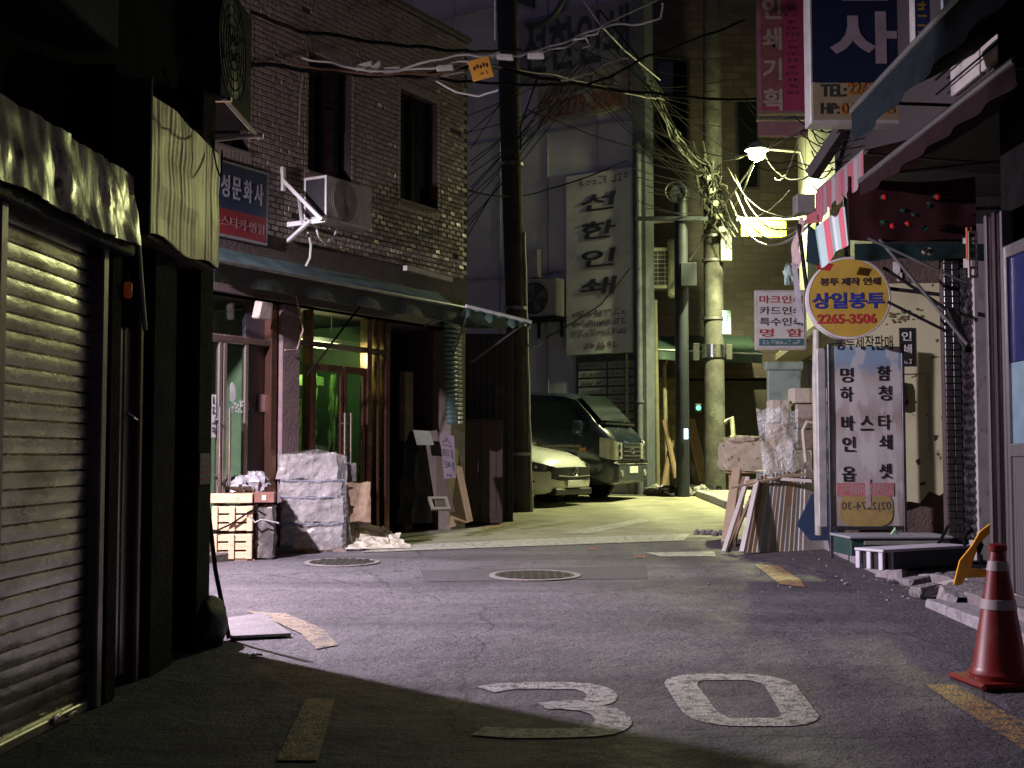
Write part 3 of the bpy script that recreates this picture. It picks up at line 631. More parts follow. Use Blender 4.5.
# green paper strips pasted along the top and hanging in the window
u0, u1 = U(305), U(366); mb = MB()
F4 = F3(-.62); x = u0
while x < u1:
    w = random.uniform(.1, .28); y = 2.06-.02*random.random(); mb.box(F4, x, min(u1, x+w), y-.07-.03*random.random(), y+.02, 0, .004); x += w+.03
tag(mb.build('paper_strip', mat('paper_lit', (.62, .68, .30), .7, col2=(.4, .5, .2), scale=20, dirt=(.15, .2, .08), dscale=18)), 'row of torn pale green paper strips pasted inside the shop window', 'paper strips', kind='stuff')
for k, (px, c, lab) in enumerate(((358, (.62, .66, .28), 'pale yellow-green plastic sheet hanging in the shop window, left of two'), (377, (.55, .6, .22), 'pale plastic sheet hanging at the right post of the lit shop window'))):
    mb = MB(); uu = U(px); mb.grid(lambda s, t: FB.p(uu+(s-.5)*(.20-.12*t)+.05*mnoise.noise(V((s*2, t*6, k*9))), 1.0+1.1*t, -.65+.05*mnoise.noise(V((s*6, t*5, k)))), 12, 24, .004, FB.n); mb.smooth = True
    tag(mb.build('plastic_sheet', mat('sheet_lit%d' % k, c, .4, col2=(.25, .28, .1), scale=16, amt=.8)), lab, 'plastic sheet')
mb = MB(); uu = U(344); mb.grid(lambda s, t: FB.p(uu+s*.28, .4+1.7*t, -.9+.04*math.sin(s*19)), 30, 3, .004, FB.n); tag(mb.build('curtain', mat('curtain_green', (.05, .16, .09), .8)), 'green curtain behind the glass of the lit shop', 'curtain')
mb = MB(); F5 = F3(-1.3)
for i in range(6): mb.box(F5, U(305), U(372), .45+.27*i, .47+.27*i, -.4, 0)
for px in (305, 340, 371): mb.box(F5, U(px)-.02, U(px)+.02, .15, 1.9, -.4, 0)
sf = tag(mb.build('shelf_rack', mat('rack_green', (.12, .25, .2), .5)), 'teal shelving rack inside the lit shop', 'shelf')
# dark bay to the right of the bronze posts: shelves with goods and a cream column
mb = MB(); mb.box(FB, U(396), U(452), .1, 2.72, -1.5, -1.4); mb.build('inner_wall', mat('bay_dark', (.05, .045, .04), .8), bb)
mb = MB(); u = U(436); mb.box(FB, u-.09, u+.09, .15, 2.2, -.5, -.4, .01); mb.build('post', mat('cream_post', (.24, .20, .12), .7, bump=.3), bb)
rk = root('goods_rack', FB.p(U(403), .2, -.4), 'narrow dark rack of stacked paper goods beside the bronze posts', 'rack')
mb = MB(); u = U(402)
for i in range(7): mb.box(FB, u-.15, u+.2, .35+.28*i, .37+.28*i, -.7, -.35)
for s in (-.15, .19): mb.box(FB, u+s, u+s+.015, .15, 2.3, -.7, -.35)
mb.build('shelf', mat('rack_dark', (.08, .06, .05), .6), rk)
for i in range(6):
    for j in range(2):
        mb = MB(); h = random.uniform(.1, .2); mb.box(FB, u-.13+.16*j, u+.01+.16*j, .372+.28*i, .372+.28*i+h, -.6, -.36+jit(.02), .006); mb.build('paper_pack', random.choice([mat('pack_a', (.30, .24, .16), .7), mat('pack_b', (.22, .14, .10), .7), mat('pack_c', (.34, .32, .25), .7)]), rk)
# shop sign on the wall
sg = root('wall_sign', FB.p(U(240, 200), 3, .05), 'dark blue and red Korean shop sign on the tile wall beside the corrugated panel', 'sign')
a, b = FB.hit(215, 167, .06), FB.hit(267, 175, .06); c, d = FB.hit(215, 238, .06), FB.hit(267, 243, .06); u0, u1 = a[0]-.25, b[0]; zt, zb = b[1], d[1]
mb = MB(); mb.box(FB, u0-.03, u1+.03, zb-.03, zt+.03, 0, .055, .006); mb.build('frame', mat('sign_frame_grey', (.40, .38, .38), .4, .5), sg)
zm = zb+(zt-zb)*.36; mb = MB(); mb.box(FB, u0, u1, zm, zt, .056, .06); mb.build('blue_panel', mat('sign_navy', (.02, .03, .06), .4, col2=(.02, .03, .06)), sg)
mb = MB(); mb.box(FB, u0, u1, zb, zm-.002, .056, .06); mb.build('red_panel', mat('sign_red', (.17, .016, .02), .5, col2=(.2, .015, .02)), sg)
FS = Frame(FB.p(0, 0, .061), FB.u); mw = mat('sign_letter', (.34, .34, .37), .5)
ua, ub = FB.hit(219, 205, .06)[0], FB.hit(264, 205, .06)[0]
for i, ch in enumerate('성문화사'): text(ch, FS, ua+(ub-ua)*(i+.5)/4, zm+(zt-zm)*.50, (ub-ua)*.19, (zt-zm)*.5, mw, sg, bold=.02)
text('봉투·스티커·명함', FS, (u0+u1)/2+.02, (zb+zm)/2, (u1-u0)*.92, (zm-zb)*.42, mat('sign_letter_red', (.30, .13, .12), .5), sg, bold=.015)
# air conditioner on white steel brackets
uc, vc = FB.hit(348, 200, .35)
FAC = Frame(FB.p(0, 0, 0), FB.u)
ua = FB.hit(304, 200, .16)[0]
rt = root('air_conditioner', FB.p(ua, 3.6, .3), 'white outdoor air conditioner on white steel arms beside the shop sign', 'air conditioner')
# unit stands out from the wall, narrow end towards the camera
za, zb_ = Z(318, 177, .3), Z(318, 221, .3); u0 = FB.hit(304, 200, .16)[0]; m_acw = mat('ac_white', (.55, .55, .52), .5, col2=(.40, .39, .35), scale=5, dirt=(.2, .18, .15), dscale=4)
mb = MB(); mb.box(FB, u0, u0+.80, zb_, za, .16, .46, .015); mb.build('casing', m_acw, rt)
Fe = Frame(FB.p(u0-.001, 0, .31), -FB.n); mb = MB(); mb.box(Fe, -.15, -.13, zb_+.01, za-.01, 0, .02); mb.box(Fe, .13, .15, zb_+.01, za-.01, 0, .02); mb.box(Fe, -.13, .13, za-.03, za-.01, 0, .02); mb.box(Fe, -.13, .13, zb_+.01, zb_+.03, 0, .02); mb.build('end_frame', mat('ac_bright', (.75, .74, .70), .45), rt)
mb = MB(); mb.box(Fe, -.125, .125, zb_+.035, za-.035, 0, .006)
mb.build('end_coil', mat('ac_dark', (.025, .025, .03), .6), rt)
c = FB.p(u0+.30, (za+zb_)/2, .461)
mb = MB(); mb.disc(c, FB.n, .22, .005, 32); mb.build('fan_recess', mat('ac_fan_grey', (.16, .14, .13), .6), rt)
mb = MB()
for q in (.03, .05, .07, .09, .11, .13, .15, .17, .19, .21): mb.tube([c+FB.n*.014+(FB.u*math.cos(a)+FB.v*math.sin(a))*q for a in [i*math.tau/24 for i in range(25)]], .0025, 4)
mb.build('fan_guard', mat('ac_guard_white', (.35, .31, .28), .5), rt)
br = root('bracket', FB.p(u0-.1, zb_-.4, .1), 'white steel arms and wall plate under the white air conditioner', 'bracket')
m_brk = mat('bracket_white', (.80, .80, .78), .4, col2=(.6, .6, .56), scale=12, dirt=(.3, .2, .12), dscale=12, dthr=(.6, .7))
def bar(a, b, w, mb):
    a, b = V(a), V(b); F = Frame(a, b-a, (0, 0, 1) if abs((b-a).normalized().z) < .95 else FB.n); F.v = F.n.cross(F.u).normalized(); L = (b-a).length; return mb.box(F, 0, L, -w/2, w/2, -w/2, w/2, .003)
pw = lambda px, py, n: FB.p(*FB.hit(px, py, n), n)
for k, (a, b, w) in enumerate((((283, 167, .03), (283, 191, .03), .045), ((283, 180, .04), (322, 220, .5), .04), ((288, 225, .03), (326, 220, .5), .05), ((288, 241, .03), (310, 221, .5), .035), ((299, 200, .03), (302, 224, .35), .03))):
    mb = MB(); bar(pw(*a), pw(*b), w, mb); mb.build('arm', m_brk, br)
wire('hose', [pw(308, 232, .2), pw(311, 245, .22), pw(310, 258, .2), pw(306, 266, .15)], .014, mat('hose_grey', (.48, .47, .44), .6), 'white insulated hose hanging under the air conditioner arms', cat='hose', seg=8)
wire('hose', [pw(316, 226, .4), pw(320, 238, .35), pw(330, 240, .3), pw(337, 228, .25)], .012, m_wwht, 'thin white hose curling behind the air conditioner arms', cat='hose', sag=.15)
wire('cable', [pw(303, 75, .05), pw(300, 100, .04), pw(299, 136, .04)], .008, m_wgry, 'pale cable hanging down the tile wall left of the first window')
# awnings
def canopy(name, pts, m, lab, val=.0, valm=None, rods=(), sagv=.04, barm=None, scal=0, parts=True):
    """pts: wall-left, wall-right, edge-right, edge-left (world); val = height of the hanging valance"""
    a, b, c, d = [V(p) for p in pts]; rt = root(name, (a+b)/2, lab, 'awning'); mb = MB(); up = (b-a).cross(d-a).normalized()
    if up.z < 0: up = -up
    def f(s, t):
        p = a.lerp(b, s).lerp(d.lerp(c, s), t); q = sagv*4*t*(1-t)+.02*mnoise.noise(V((s*6, t*3, 1))); return p-V((0, 0, q))
    mb.grid(f, 30, 8, .006, up); mb.smooth = True; mb.build('fabric', m, rt)
    if val:
        mb = MB(); mb.grid(lambda s, t: d.lerp(c, s)+V((0, 0, -t*val*(1-(scal*.25*abs(math.sin(s*scal*3.0)) if scal else 0))))+(c-d).cross(V((0, 0, 1))).normalized()*.02*math.sin(s*37)*t, 60, 4, .004, (c-d).cross(V((0, 0, 1))).normalized()); mb.build('valance', valm or m, rt)
    mb = MB(); mb.tube([d, c], .022, 8); mb.build('front_bar', barm or mat('awning_bar', (.35, .35, .36), .35, .8), rt)
    for (s, k) in ((.06, 0), (.94, 1)):
        mb = MB(); mb.tube([a.lerp(b, s)+V((0, 0, -.45)), d.lerp(c, s)], .012, 6); mb.build('strut', mat('awning_strut', (.18, .18, .19), .4, .7), rt)
    return rt
m_teal = mat('teal_canvas', (.10, .17, .17), .6, col2=(.05, .09, .10), scale=4, amt=.8, bump=.2, bscale=16)
ul, ur = U(150, 300), UE-.75
canopy('awning', [FB.p(ul, 3.17, .03), FB.p(ur, 3.17, .03), FB.p(ur, 2.93, .55), FB.p(ul, 2.93, .55)], m_teal, 'long teal canvas awning over the shops under the tile wall', val=.20, valm=mat('dark_canvas', (.045, .06, .055), .7, bump=.3), sagv=.05)
canopy('awning', [FB.p(UE-.45, 2.80, .03), FB.p(UE+.10, 2.8, .03), P(531, 322, 15.2), P(466, 306, 14.6)], mat('green_canvas', (.06, .11, .09), .6, col2=(.03, .06, .05)), 'small green awning with a pale front edge at the corner of the tile building', val=.14, valm=mat('green_valance', (.05, .10, .08), .7), barm=mat('white_bar', (.75, .78, .7), .35, .2), scal=3)
mb = MB()
mb.grid(lambda s, t: FB.p(U(388)+(UE-U(388)-.1)*s, 2.78+.20*t-.08*math.sin(s*3.1), .45+.06*mnoise.noise(V((s*7, t*3, 4)))+.05*(1-t)), 50, 10, .006, FB.n); mb.smooth = True
tag(mb.build('tarpaulin', mat('tarp_greygreen', (.09, .12, .10), .35, col2=(.04, .06, .05), scale=7)), 'rolled grey-green tarpaulin bunched under the right end of the long awning', 'tarpaulin')
mb = MB(); bar(pw(405, 268, .3), pw(451, 280, .3), .06, mb); tag(mb.build('light_fixture', mat('fixture_cream', (.55, .52, .42), .5)), 'pale unlit strip light above the tarpaulin under the tile wall', 'light fixture')
mb = MB(); bar(pw(214, 270, .12), pw(252, 280, .12), .10, mb); tag(mb.build('wall_rail', mat('rail_tan', (.34, .24, .18), .6, dirt=(.12, .08, .06))), 'tan wooden rail under the left end of the long awning', 'rail')
mb = MB(); F = Frame(pw(259, 309, .0), FB.u, (.2, 0, 1)); mb.box(F, -.09, .09, -.10, .08, 0, .10, .01); tag(mb.build('speaker_box', mat('box_cream', (.45, .40, .32), .6)), 'small cream box fixed above the left shop door', 'box')
wire('cable', [pw(296, 296, .0), pw(303, 330, .02), pw(297, 350, .02), pw(285, 350, .02)], .009, mat('cable_brown', (.35, .25, .2), .6), 'brown cable curving down the purple plaster pillar')
mb = MB(); mb.tube([FB.p(U(305), 2.0, .02), pw(365, 300, .4)], .012); tag(mb.build('rod', m_wblk), 'thin diagonal awning rod crossing the shop window', 'rod')
# striped ribbed curtain hanging at the end of the shop front
mb = MB(); rings = []
c0 = FB.p(U(446), 0, .06); zt, zb_ = Z(446, 318, .1), Z(446, 424, .1); N = 46
for i in range(N+1):
    z = zb_+(zt-zb_)*i/N; r_ = .12*(1+.16*(1 if i % 2 else -1))*(1-.25*(1-i/N)**3); cc = c0+FB.u*(.05*(1-i/N)); rings.append([V((cc.x, cc.y, z))+(FB.u*math.cos(a)*1.0+FB.n*math.sin(a)*.6)*r_ for a in [k*math.tau/14 for k in range(14)]])
mb.loft(rings, True)
sw = tag(mb.build('folded_curtain', mat('ribbed_teal', (.12, .20, .19), .45, col2=(.07, .12, .12), scale=6), smooth=False), 'tall ribbed teal curtain bundle hanging at the shop corner', 'curtain')
for i in range(1, N, 2):
    z = zb_+(zt-zb_)*i/N; m2 = MB(); cc = c0+FB.u*(.05*(1-i/N))+FB.u*.085+FB.n*.055; m2.box(Frame(V((cc.x, cc.y, z)), FB.u, (0, 0, 1)), -.03, .055, -.018, .012, -.02, .02, .004)
    if i == 1: allm = m2
    else: allm.add(m2.v, m2.f)
tag(allm.build('pale_fold', mat('ribbed_pale', (.66, .72, .55), .45), sw), kind='stuff')

# ============================================================ THINGS IN FRONT OF THE SHOPS
m_wood = mat('crate_wood', (.66, .49, .31), .7, col2=(.50, .34, .19), scale=5, stretch=(1, 1, 9), amt=.5, bump=.4, bscale=30, dirt=(.30, .18, .09), dscale=6, dthr=(.6, .75))
m_wood2 = mat('dark_wood', (.26, .17, .10), .75, col2=(.15, .10, .06), scale=6, stretch=(1, 1, 8), bump=.4)
m_card = mat('cardboard', (.46, .33, .20), .8, col2=(.36, .25, .15), scale=7, bump=.15)
pc = G(213, 561); pr = G(262, 556)
FCr = Frame((pc.x-.02, pc.y, pc.z), (1, .12, 0)); cw = (pr.x-pc.x)+.02
H = [0, .27, .54, .665]
labs = ['pale wooden crate at the bottom of the stack beside the dark corner', 'middle wooden crate of the stack, crossed by a loose black strap', 'shallow wooden tray on top of the crate stack']
for k in range(3):
    z0, z1 = H[k]+.012, H[k+1]-.004; F = Frame(FCr.p(jit(.012), 0, jit(.015)), FCr.u); rt = root('wooden_crate', F.p(cw/2, z0, -.25), labs[k], 'crate', 'pale wooden crates stacked by the corner'); h = z1-z0; D = .52
    bd = 3 if h > .2 else 1
    for side in range(4):
        for i in range(bd):
            a = z0+i*h/bd+.009; b = z0+(i+1)*h/bd-.009; mb = MB(); t = .018
            if side == 0: mb.box(F, 0, cw, a, b, -t, 0, .003)
            elif side == 1: mb.box(F, 0, cw, a, b, -D, -D+t, .003)
            elif side == 2: mb.box(F, 0, t, a, b, -D+t, -t, .003)
            else: mb.box(F, cw-t, cw, a, b, -D+t, -t, .003)
            mb.build('board', m_wood, rt)
    for uu in (.005, cw*.5-.03, cw-.06):
        mb = MB(); mb.box(F, uu, uu+.055, z0+.004, z1-.004, .001, .022, .004)
        if h > .2: mb.build('batten', m_wood, rt)
    mb = MB(); mb.box(F, .02, cw-.02, z1-.03, z1-.006, -D+.02, -.02); mb.build('content', m_wood2, rt)
sm = FCr; mb = MB(); mb.box(sm, cw+.005, cw+.20, .56, .66, -.30, -.02, .005); rt = mb.build('small_box', mat('box_redbrown', (.22, .10, .07), .7)); tag(rt, 'small red-brown box jutting out at the top right of the crates', 'box')
F = Frame(sm.p(cw+.10, .585, -.019), sm.u); m2 = MB(); m2.box(F, -.02, .02, 0, .05, 0, .004); m2.build('label_sticker', mat('sticker_cream', (.7, .6, .45), .6), rt)
m2 = MB(); m2.box(Frame(sm.p(.0, .60, .019), sm.u), .10, .36, .0, .03, -.017, -.014); 
st = [sm.p(-.03, .30, .01), sm.p(.05, .29, .04), sm.p(.2, .36, .035), sm.p(.36, .47, .035), sm.p(cw+.02, .50, .03), sm.p(cw+.12, .44, .03)]
wire('strap', st, .010, m_wblk, 'black rubber strap slung across the wooden crates', cat='strap', wob=.01)
wire('strap', [sm.p(.36, .44, .03), sm.p(.42, .37, .04), sm.p(cw+.08, .40, .04), sm.p(cw+.25, .36, .05)], .008, m_wgry, 'grey frayed cord dangling beside the crates', cat='cord', wob=.02)
mb = MB(); mb.box(sm, .0, cw+.02, -.0, .013, -.5, .02); tag(mb.build('pallet_board', m_wood2), 'thin dark board under the wooden crates', 'board')
# wrapped bundle next to the crates
m_wrapd = mat('wrap_dark', (.16, .15, .14), .28, col2=(.07, .065, .06), scale=7, amt=.8, bump=.9, bscale=9)
def wrapped(F, u0, u1, v0, v1, n0, n1, amp, seed, m, name, lab, cat, grp=None, parent=None, seg=14):
    mb = MB()
    def face(fn, N=seg):
        mb.grid(fn, N, N)
    def d(p):
        q = p*5+V((seed, 0, 0)); return V((mnoise.noise(q), mnoise.noise(q+V((5, 0, 0))), mnoise.noise(q+V((0, 5, 0)))))*amp+V((mnoise.noise(q*3), mnoise.noise(q*3+V((5, 0, 0))), mnoise.noise(q*3+V((0, 5, 0)))))*amp*.6
    def g(u, v, n): p = F.p(u, v, n); return p+d(p)
    L = lambda a, b, t: a+(b-a)*t
    face(lambda s, t: g(L(u0, u1, s), L(v0, v1, t), n1)); face(lambda s, t: g(L(u0, u1, s), L(v0, v1, t), n0)); face(lambda s, t: g(u0, L(v0, v1, s), L(n0, n1, t))); face(lambda s, t: g(u1, L(v0, v1, s), L(n0, n1, t)))
    face(lambda s, t: g(L(u0, u1, s), v1, L(n0, n1, t))); face(lambda s, t: g(L(u0, u1, s), v0, L(n0, n1, t)))
    o = mb.build(name, m, parent, smooth=True)
    if lab: tag(o, lab, cat, grp)
    return o
wrapped(FCr, cw+.015, cw+.19, .01, .52, -.40, -.06, .035, 3, m_wrapd, 'wrapped_bundle', 'narrow dark plastic-wrapped bundle between the crates and the white stack', 'bundle')
# shrink-wrapped pallet stack: four layers
pa = G(284, 553); FP = Frame((pa.x, pa.y, pa.z), (1, .30, 0)); wS = .62
m_shr = mat('shrink_wrap', (.30, .29, .275), .20, col2=(.19, .18, .165), scale=6, amt=.6, bump=.9, bscale=8, spec=.7)
m_shr2 = mat('shrink_wrap_shadow', (.20, .17, .13), .22, col2=(.10, .085, .06), scale=6, amt=.7, bump=.9, bscale=8, spec=.7)
lay = [(.03, .30, 0, 'bottom'), (.315, .57, .01, 'second'), (.585, .745, -.01, 'third'), (.76, 1.02, -.04, 'top')]
for k, (a, b, s, wd) in enumerate(lay):
    w = wS*(1 if k < 3 else .98)
    wrapped(FP, -.03+s, w-.02+s, a, b, -.62, 0, .026, k*7, m_shr, 'wrapped_package', 'whitish shrink-wrapped package, %s layer of the tall stack' % wd, 'package', 'shrink-wrapped packages stacked on a pallet', seg=30)
mb = MB()
for k in range(3): mb.box(FP, -.05+k*.28, .05+k*.28, 0, .02, -.6, .01)
mb.box(FP, -.05, wS, .02, .028, -.6, .01); tag(mb.build('pallet', m_wood2), 'low wooden pallet under the shrink-wrapped stack', 'pallet')
for k, z in enumerate((.305, .577, .752)):
    wire('strap', [FP.p(-.05, z, .012), FP.p(.3, z-.01, .02), FP.p(wS, z, .015)], .008, mat('strap_blue', (.15, .17, .25), .5), ('lowest', 'middle', 'upper')[k]+' dark band between the layers of the shrink-wrapped stack', cat='strap', group='bands on the wrapped stack')
# clear film pulled over the whole stack
def filmbox():
    mb = MB(); N = 26
    def d(p):
        q = p*4.5; r = 1-abs(mnoise.noise(q*1.6)); return V((mnoise.noise(q+V((3, 0, 0))), mnoise.noise(q+V((5, 0, 0))), mnoise.noise(q)))*.018+V((0, -1, 0))*.02*r**3
    L = lambda a, b, t: a+(b-a)*t
    tp = lambda u: 1.075-.10*abs((u-wS*.55)/wS)*1.4
    mb.grid(lambda s, t: (lambda p: p+d(p))(FP.p(L(-.055, wS+.02, s), L(.01, tp(L(0, wS, s)), t), .035+.05*(1-t)**4)), N, N*2)
    mb.grid(lambda s, t: (lambda p: p+d(p))(FP.p(wS+.02+.10*(1-t)**3, L(.01, tp(wS), t), L(.035, -.64, s))), N, N*2)
    mb.grid(lambda s, t: (lambda p: p+d(p))(FP.p(L(-.055, wS+.02, s), tp(L(0, wS, s)), L(.035, -.64, t))), N, N)
    mb.smooth = True; return mb
tag(filmbox().build('stretch_film', film('stretch_film_m', (.75, .75, .72), .12, .08)), 'clear wrinkled film pulled over the whole whitish stack', 'plastic film')
# second stack behind, in brown packs
wrapped(FP, wS+.03, wS+.30, .30, .72, -.75, -.10, .025, 40, mat('wrap_brown', (.30, .23, .15), .3, col2=(.18, .13, .08), scale=5, bump=.8, bscale=9), 'wrapped_package', 'brown shrink-wrapped pack standing behind the right of the white stack', 'package')
wrapped(FP, wS+.01, wS+.16, .74, .92, -.7, -.2, .02, 47, m_wrapd, 'wrapped_package', 'small dark wrapped pack on top of the brown pack', 'package')
# crumpled sheets on the ground at its right
for k, (px, w, h, y, lab) in enumerate(((354, .80, .46, -.45, 'crumpled clear plastic sheet heaped at the foot of the wrapped stack'), (380, .60, .30, -.35, 'pale plastic sheet folded over the ground right of the wrapped stack'))):
    p = G(px, 546); mb = MB(); F = Frame(p+V((0, y, 0)), (1, .35, 0))
    def fn(s, t):
        r = h*(1-t)**1.3*(1-.55*s); q = V((s*5+k*9, t*5, 0)); return F.p((s-.5)*w*(1+.2*t)+.05*mnoise.noise(q), max(.006, r+.05*mnoise.noise(q*1.7)*(1.3-t)), -.28+.40*t+.05*mnoise.noise(q*1.3))
    mb.grid(fn, 26, 20, .004, (0, 0, 1)); mb.smooth = False
    tag(mb.build('plastic_sheet', mat('sheet_clear%d' % k, (.60, .58, .48), .25, col2=(.42, .40, .28), scale=8, amt=.7, bump=.7, bscale=10)), lab, 'plastic sheet')
lump(FCr.p(.22, .73, -.28)+V((0, 0, 0)), .16, .13, .09, 'plastic_bag', mat('bag_white', (.30, .30, .31), .25, bump=.9, bscale=10), 'crumpled grey-white plastic bag on top of the crates', 'plastic bag', 5, .35, fr=3)
lump(FCr.p(cw-.02, .75, -.32), .14, .12, .11, 'plastic_bag', MATS['bag_white'], 'rounder whitish plastic bag at the right end of the crate top', 'plastic bag', 15, .35, fr=3)
# weedy pot plant behind the stack
pp = G(354, 540); pt = root('potted_plant', pp, 'scrubby yellow-green pot plant behind the wrapped stack', 'plant')
mb = MB(); mb.lathe(pp+V((0, .3, 0)), [(.10, 0), (.14, .28), (.15, .30), (.12, .29)], 20); mb.build('pot', mat('pot_brown', (.2, .1, .06), .7), pt)
mb = MB()
for i in range(170):
    a = random.random()*math.tau; r_ = random.random()**.6*.15; c = pp+V((math.cos(a)*r_, .3+math.sin(a)*r_, .55+.28*random.random()-r_*.4)); t = V((jit(1), jit(1), .6+jit(.5))).normalized()*.05; w = t.cross(V((jit(1), jit(1), jit(1)))).normalized()*.012
    mb.add([c-t, c+w, c+t, c-w], [(0, 1, 2, 3)])
for i in range(12):
    mb.tube([pp+V((jit(.04), .3+jit(.04), .28)), pp+V((jit(.12), .3+jit(.1), .72))], .003, 4)
mb.smooth = False; mb.build('foliage', mat('leaf_olive', (.18, .17, .03), .6, col2=(.10, .12, .03), scale=20), pt)
p = G(391, 532); mb = MB(); mb.tube([p+V((-.10, .05, .02)), p+V((.12, .11, .03))], .018, 10); tag(mb.build('tube_light', mat('tube_white', (.85, .85, .8), .35)), 'short white tube lying on the ground right of the plastic sheets', 'tube')
# dark covered scooter with leaning boards, sign and small stool
FK = Frame(FB.p(U(430, 500), zg(15), .55), FB.u)
def blob(F, secs, seg=20):
    mb = MB(); rings = []
    for (u, v, n, ru, rv, rn) in secs: rings.append([F.p(u+ru*math.cos(a), v, n+rn*math.sin(a)) for a in [k*math.tau/seg for k in range(seg)]])
    mb.loft(rings, True); mb.smooth = True; return mb
pk = G(428, 530); FK = Frame((pk.x, pk.y, pk.z), FB.u)
ck = root('covered_scooter', pk, 'scooter under a black cover parked before the dark shop bay', 'scooter')
mb = MB(); secs = []
for i in range(15):
    t = i/14; z = .10+1.15*t; wd = (.62-.25*t-.15*max(0, t-.8)*5*.8); secs.append((-.02-.12*t+.02*math.sin(t*9), z, -.10, wd*(1+.06*math.sin(t*17)), 0, .24-.10*t))
mb = blob(FK, secs, 36)
for i, v in enumerate(mb.v): mb.v[i] = v+FK.n*.035*math.sin(i % 36*1.9+i//36*.3)+FK.u*.02*mnoise.noise(v*6)
mb.build('cover', mat('black_cover', (.009, .009, .010), .55, bump=.4, bscale=10), ck)
for s in (-.42, .40):
    mb = MB(); c = FK.p(s*.8, .22, -.16); t = FK.n
    mb.tube([c+(FK.u*math.cos(a)+V((0, 0, 1))*math.sin(a))*.19 for a in [k*math.tau/24 for k in range(25)]], .05, 10); w_ = mb.build('wheel', mat('tyre', (.02, .02, .02), .8), ck)
    mb = MB(); mb.disc(c-FK.n*.03, FK.n, .11, .06, 20); mb.build('rim', mat('rim_grey', (.25, .25, .25), .4, .6), w_)
Yk = pk.y+.2
def board(a, b, c, d, th, name, m, lab, cat, tdir):
    mb = MB(); q = [V(x) for x in (a, b, c, d)]; t = V(tdir)*th; mb.hexa(q+[x+t for x in q]); return tag(mb.build(name, m), lab, cat)
Ya, Yb = 14.9, 15.1
board(P(449, 528, Ya), P(473, 521, Ya+.3), P(459, 452, Yb+.3), P(447, 440, Yb+.1), .02, 'plywood_board', mat('ply_tan', (.40, .32, .18), .7, col2=(.30, .23, .12), stretch=(1, 1, .3)), 'tan plywood sheet leaning at the corner of the tile building', 'board', (0, 1, 0))
board(P(436, 510, Ya-.05), P(455, 512, Ya), P(437, 430, Yb), P(424, 432, Yb), .02, 'plywood_board', mat('ply_brown', (.06, .045, .03), .7), 'brown board leaning behind the sticker sign', 'board', (0, 1, 0))
m_leather = mat('towel_green', (.12, .14, .10), .8, bump=.4)
mb = MB(); a, b, c, d = P(413, 430, 14.7), P(430, 431, 14.7), P(434, 445, 14.7), P(417, 445, 14.7); board(a, b, c, d, .03, 'towel', m_leather, 'pale green rag draped over the top of the covered scooter', 'rag', (0, 1, 0))
a, b, c, d = P(440, 433, 14.6), P(454, 436, 14.6), P(456, 478, 14.6), P(444, 479, 14.6)
ss = board(a, b, c, d, .02, 'sticker_sign', mat('sign_mauve', (.10, .08, .09), .6, dirt=(.15, .1, .12), dscale=9), 'small upright mauve sign with dark Korean letters leaning by the scooter', 'sign', (0, 1, 0))
FT = Frame((a+c)/2-V((0, .004, 0)), (b-a), (a-d)); hh = (a-d).length; ww = (b-a).length
for i, ch in enumerate('스티커'): text(ch, FT, 0, hh*(.30-.26*i), ww*.72, hh*.20, mat('ink_black', (.03, .02, .03), .6), ss, n=0, bold=.02)
scribble(2, FT, 0, -hh*.42, ww*.5, hh*.07, MATS['ink_black'], ss, n=0)
q = G(443, 514); F = Frame(P(439, 505, 14.5), (1, .3, 0), (-.35, .3, 1)); mb = MB(); mb.box(F, -.11, .11, -.07, -.04, 0, .05); mb.box(F, -.11, .11, .06, .09, 0, .05); mb.box(F, -.11, -.08, -.04, .06, 0, .05); mb.box(F, .08, .11, -.04, .06, 0, .05); tag(mb.build('picture_frame', mat('frame_cream', (.18, .17, .12), .6)), 'small cream frame propped at the foot of the scooter cover', 'frame')
lump(G(458, 524)+V((0, .1, .16)), .17, .13, .16, 'rubbish_bag', m_bag, 'black bag by the foot of the tan plywood board', 'rubbish bag', 33, .3)
F = Frame(G(462, 523), (1, .2, 0)); mb = MB(); mb.box(F, -.10, .10, .0, .02, -.2, 0); mb.box(F, -.10, .10, .13, .15, -.2, 0); mb.box(F, -.10, -.08, .02, .13, -.2, 0); mb.box(F, .08, .10, .02, .13, -.2, 0); mb.box(F, -.08, .08, .02, .13, -.2, -.18); tag(mb.build('milk_crate', mat('crate_plastic_dark', (.03, .03, .03), .5)), 'small dark plastic crate at the tile building corner', 'crate')
# brown sheet-metal cabinet beyond the corner and the leaning concrete pole
pb = G(470, 521); F = Frame((-.70, 16.75, zg(17)), (1, .12, 0)); cbn = root('steel_cabinet', F.p(.3, 0, -.2), 'tall brown steel cabinet standing between the tile building and the leaning pole', 'cabinet')
mb = MB(); mb.box(F, .02, .585, .02, 1.42, -.4, 0, .012); mb.build('body', mat('cabinet_brown', (.06, .04, .03), .6, .2, col2=(.04, .028, .02), dirt=(.2, .13, .08), dscale=5, dthr=(.62, .75)), cbn)
mb = MB(); mb.box(F, .05, .265, .08, 1.38, .001, .012, .004); mb.build('door', MATS['cabinet_brown'], cbn); mb = MB(); mb.box(F, .275, .49, .08, 1.38, .001, .012, .004); mb.build('door', MATS['cabinet_brown'], cbn)
mb = MB(); mb.box(F, .24, .25, .7, .85, .013, .03); mb.build('handle', MATS['handle_steel'], cbn)

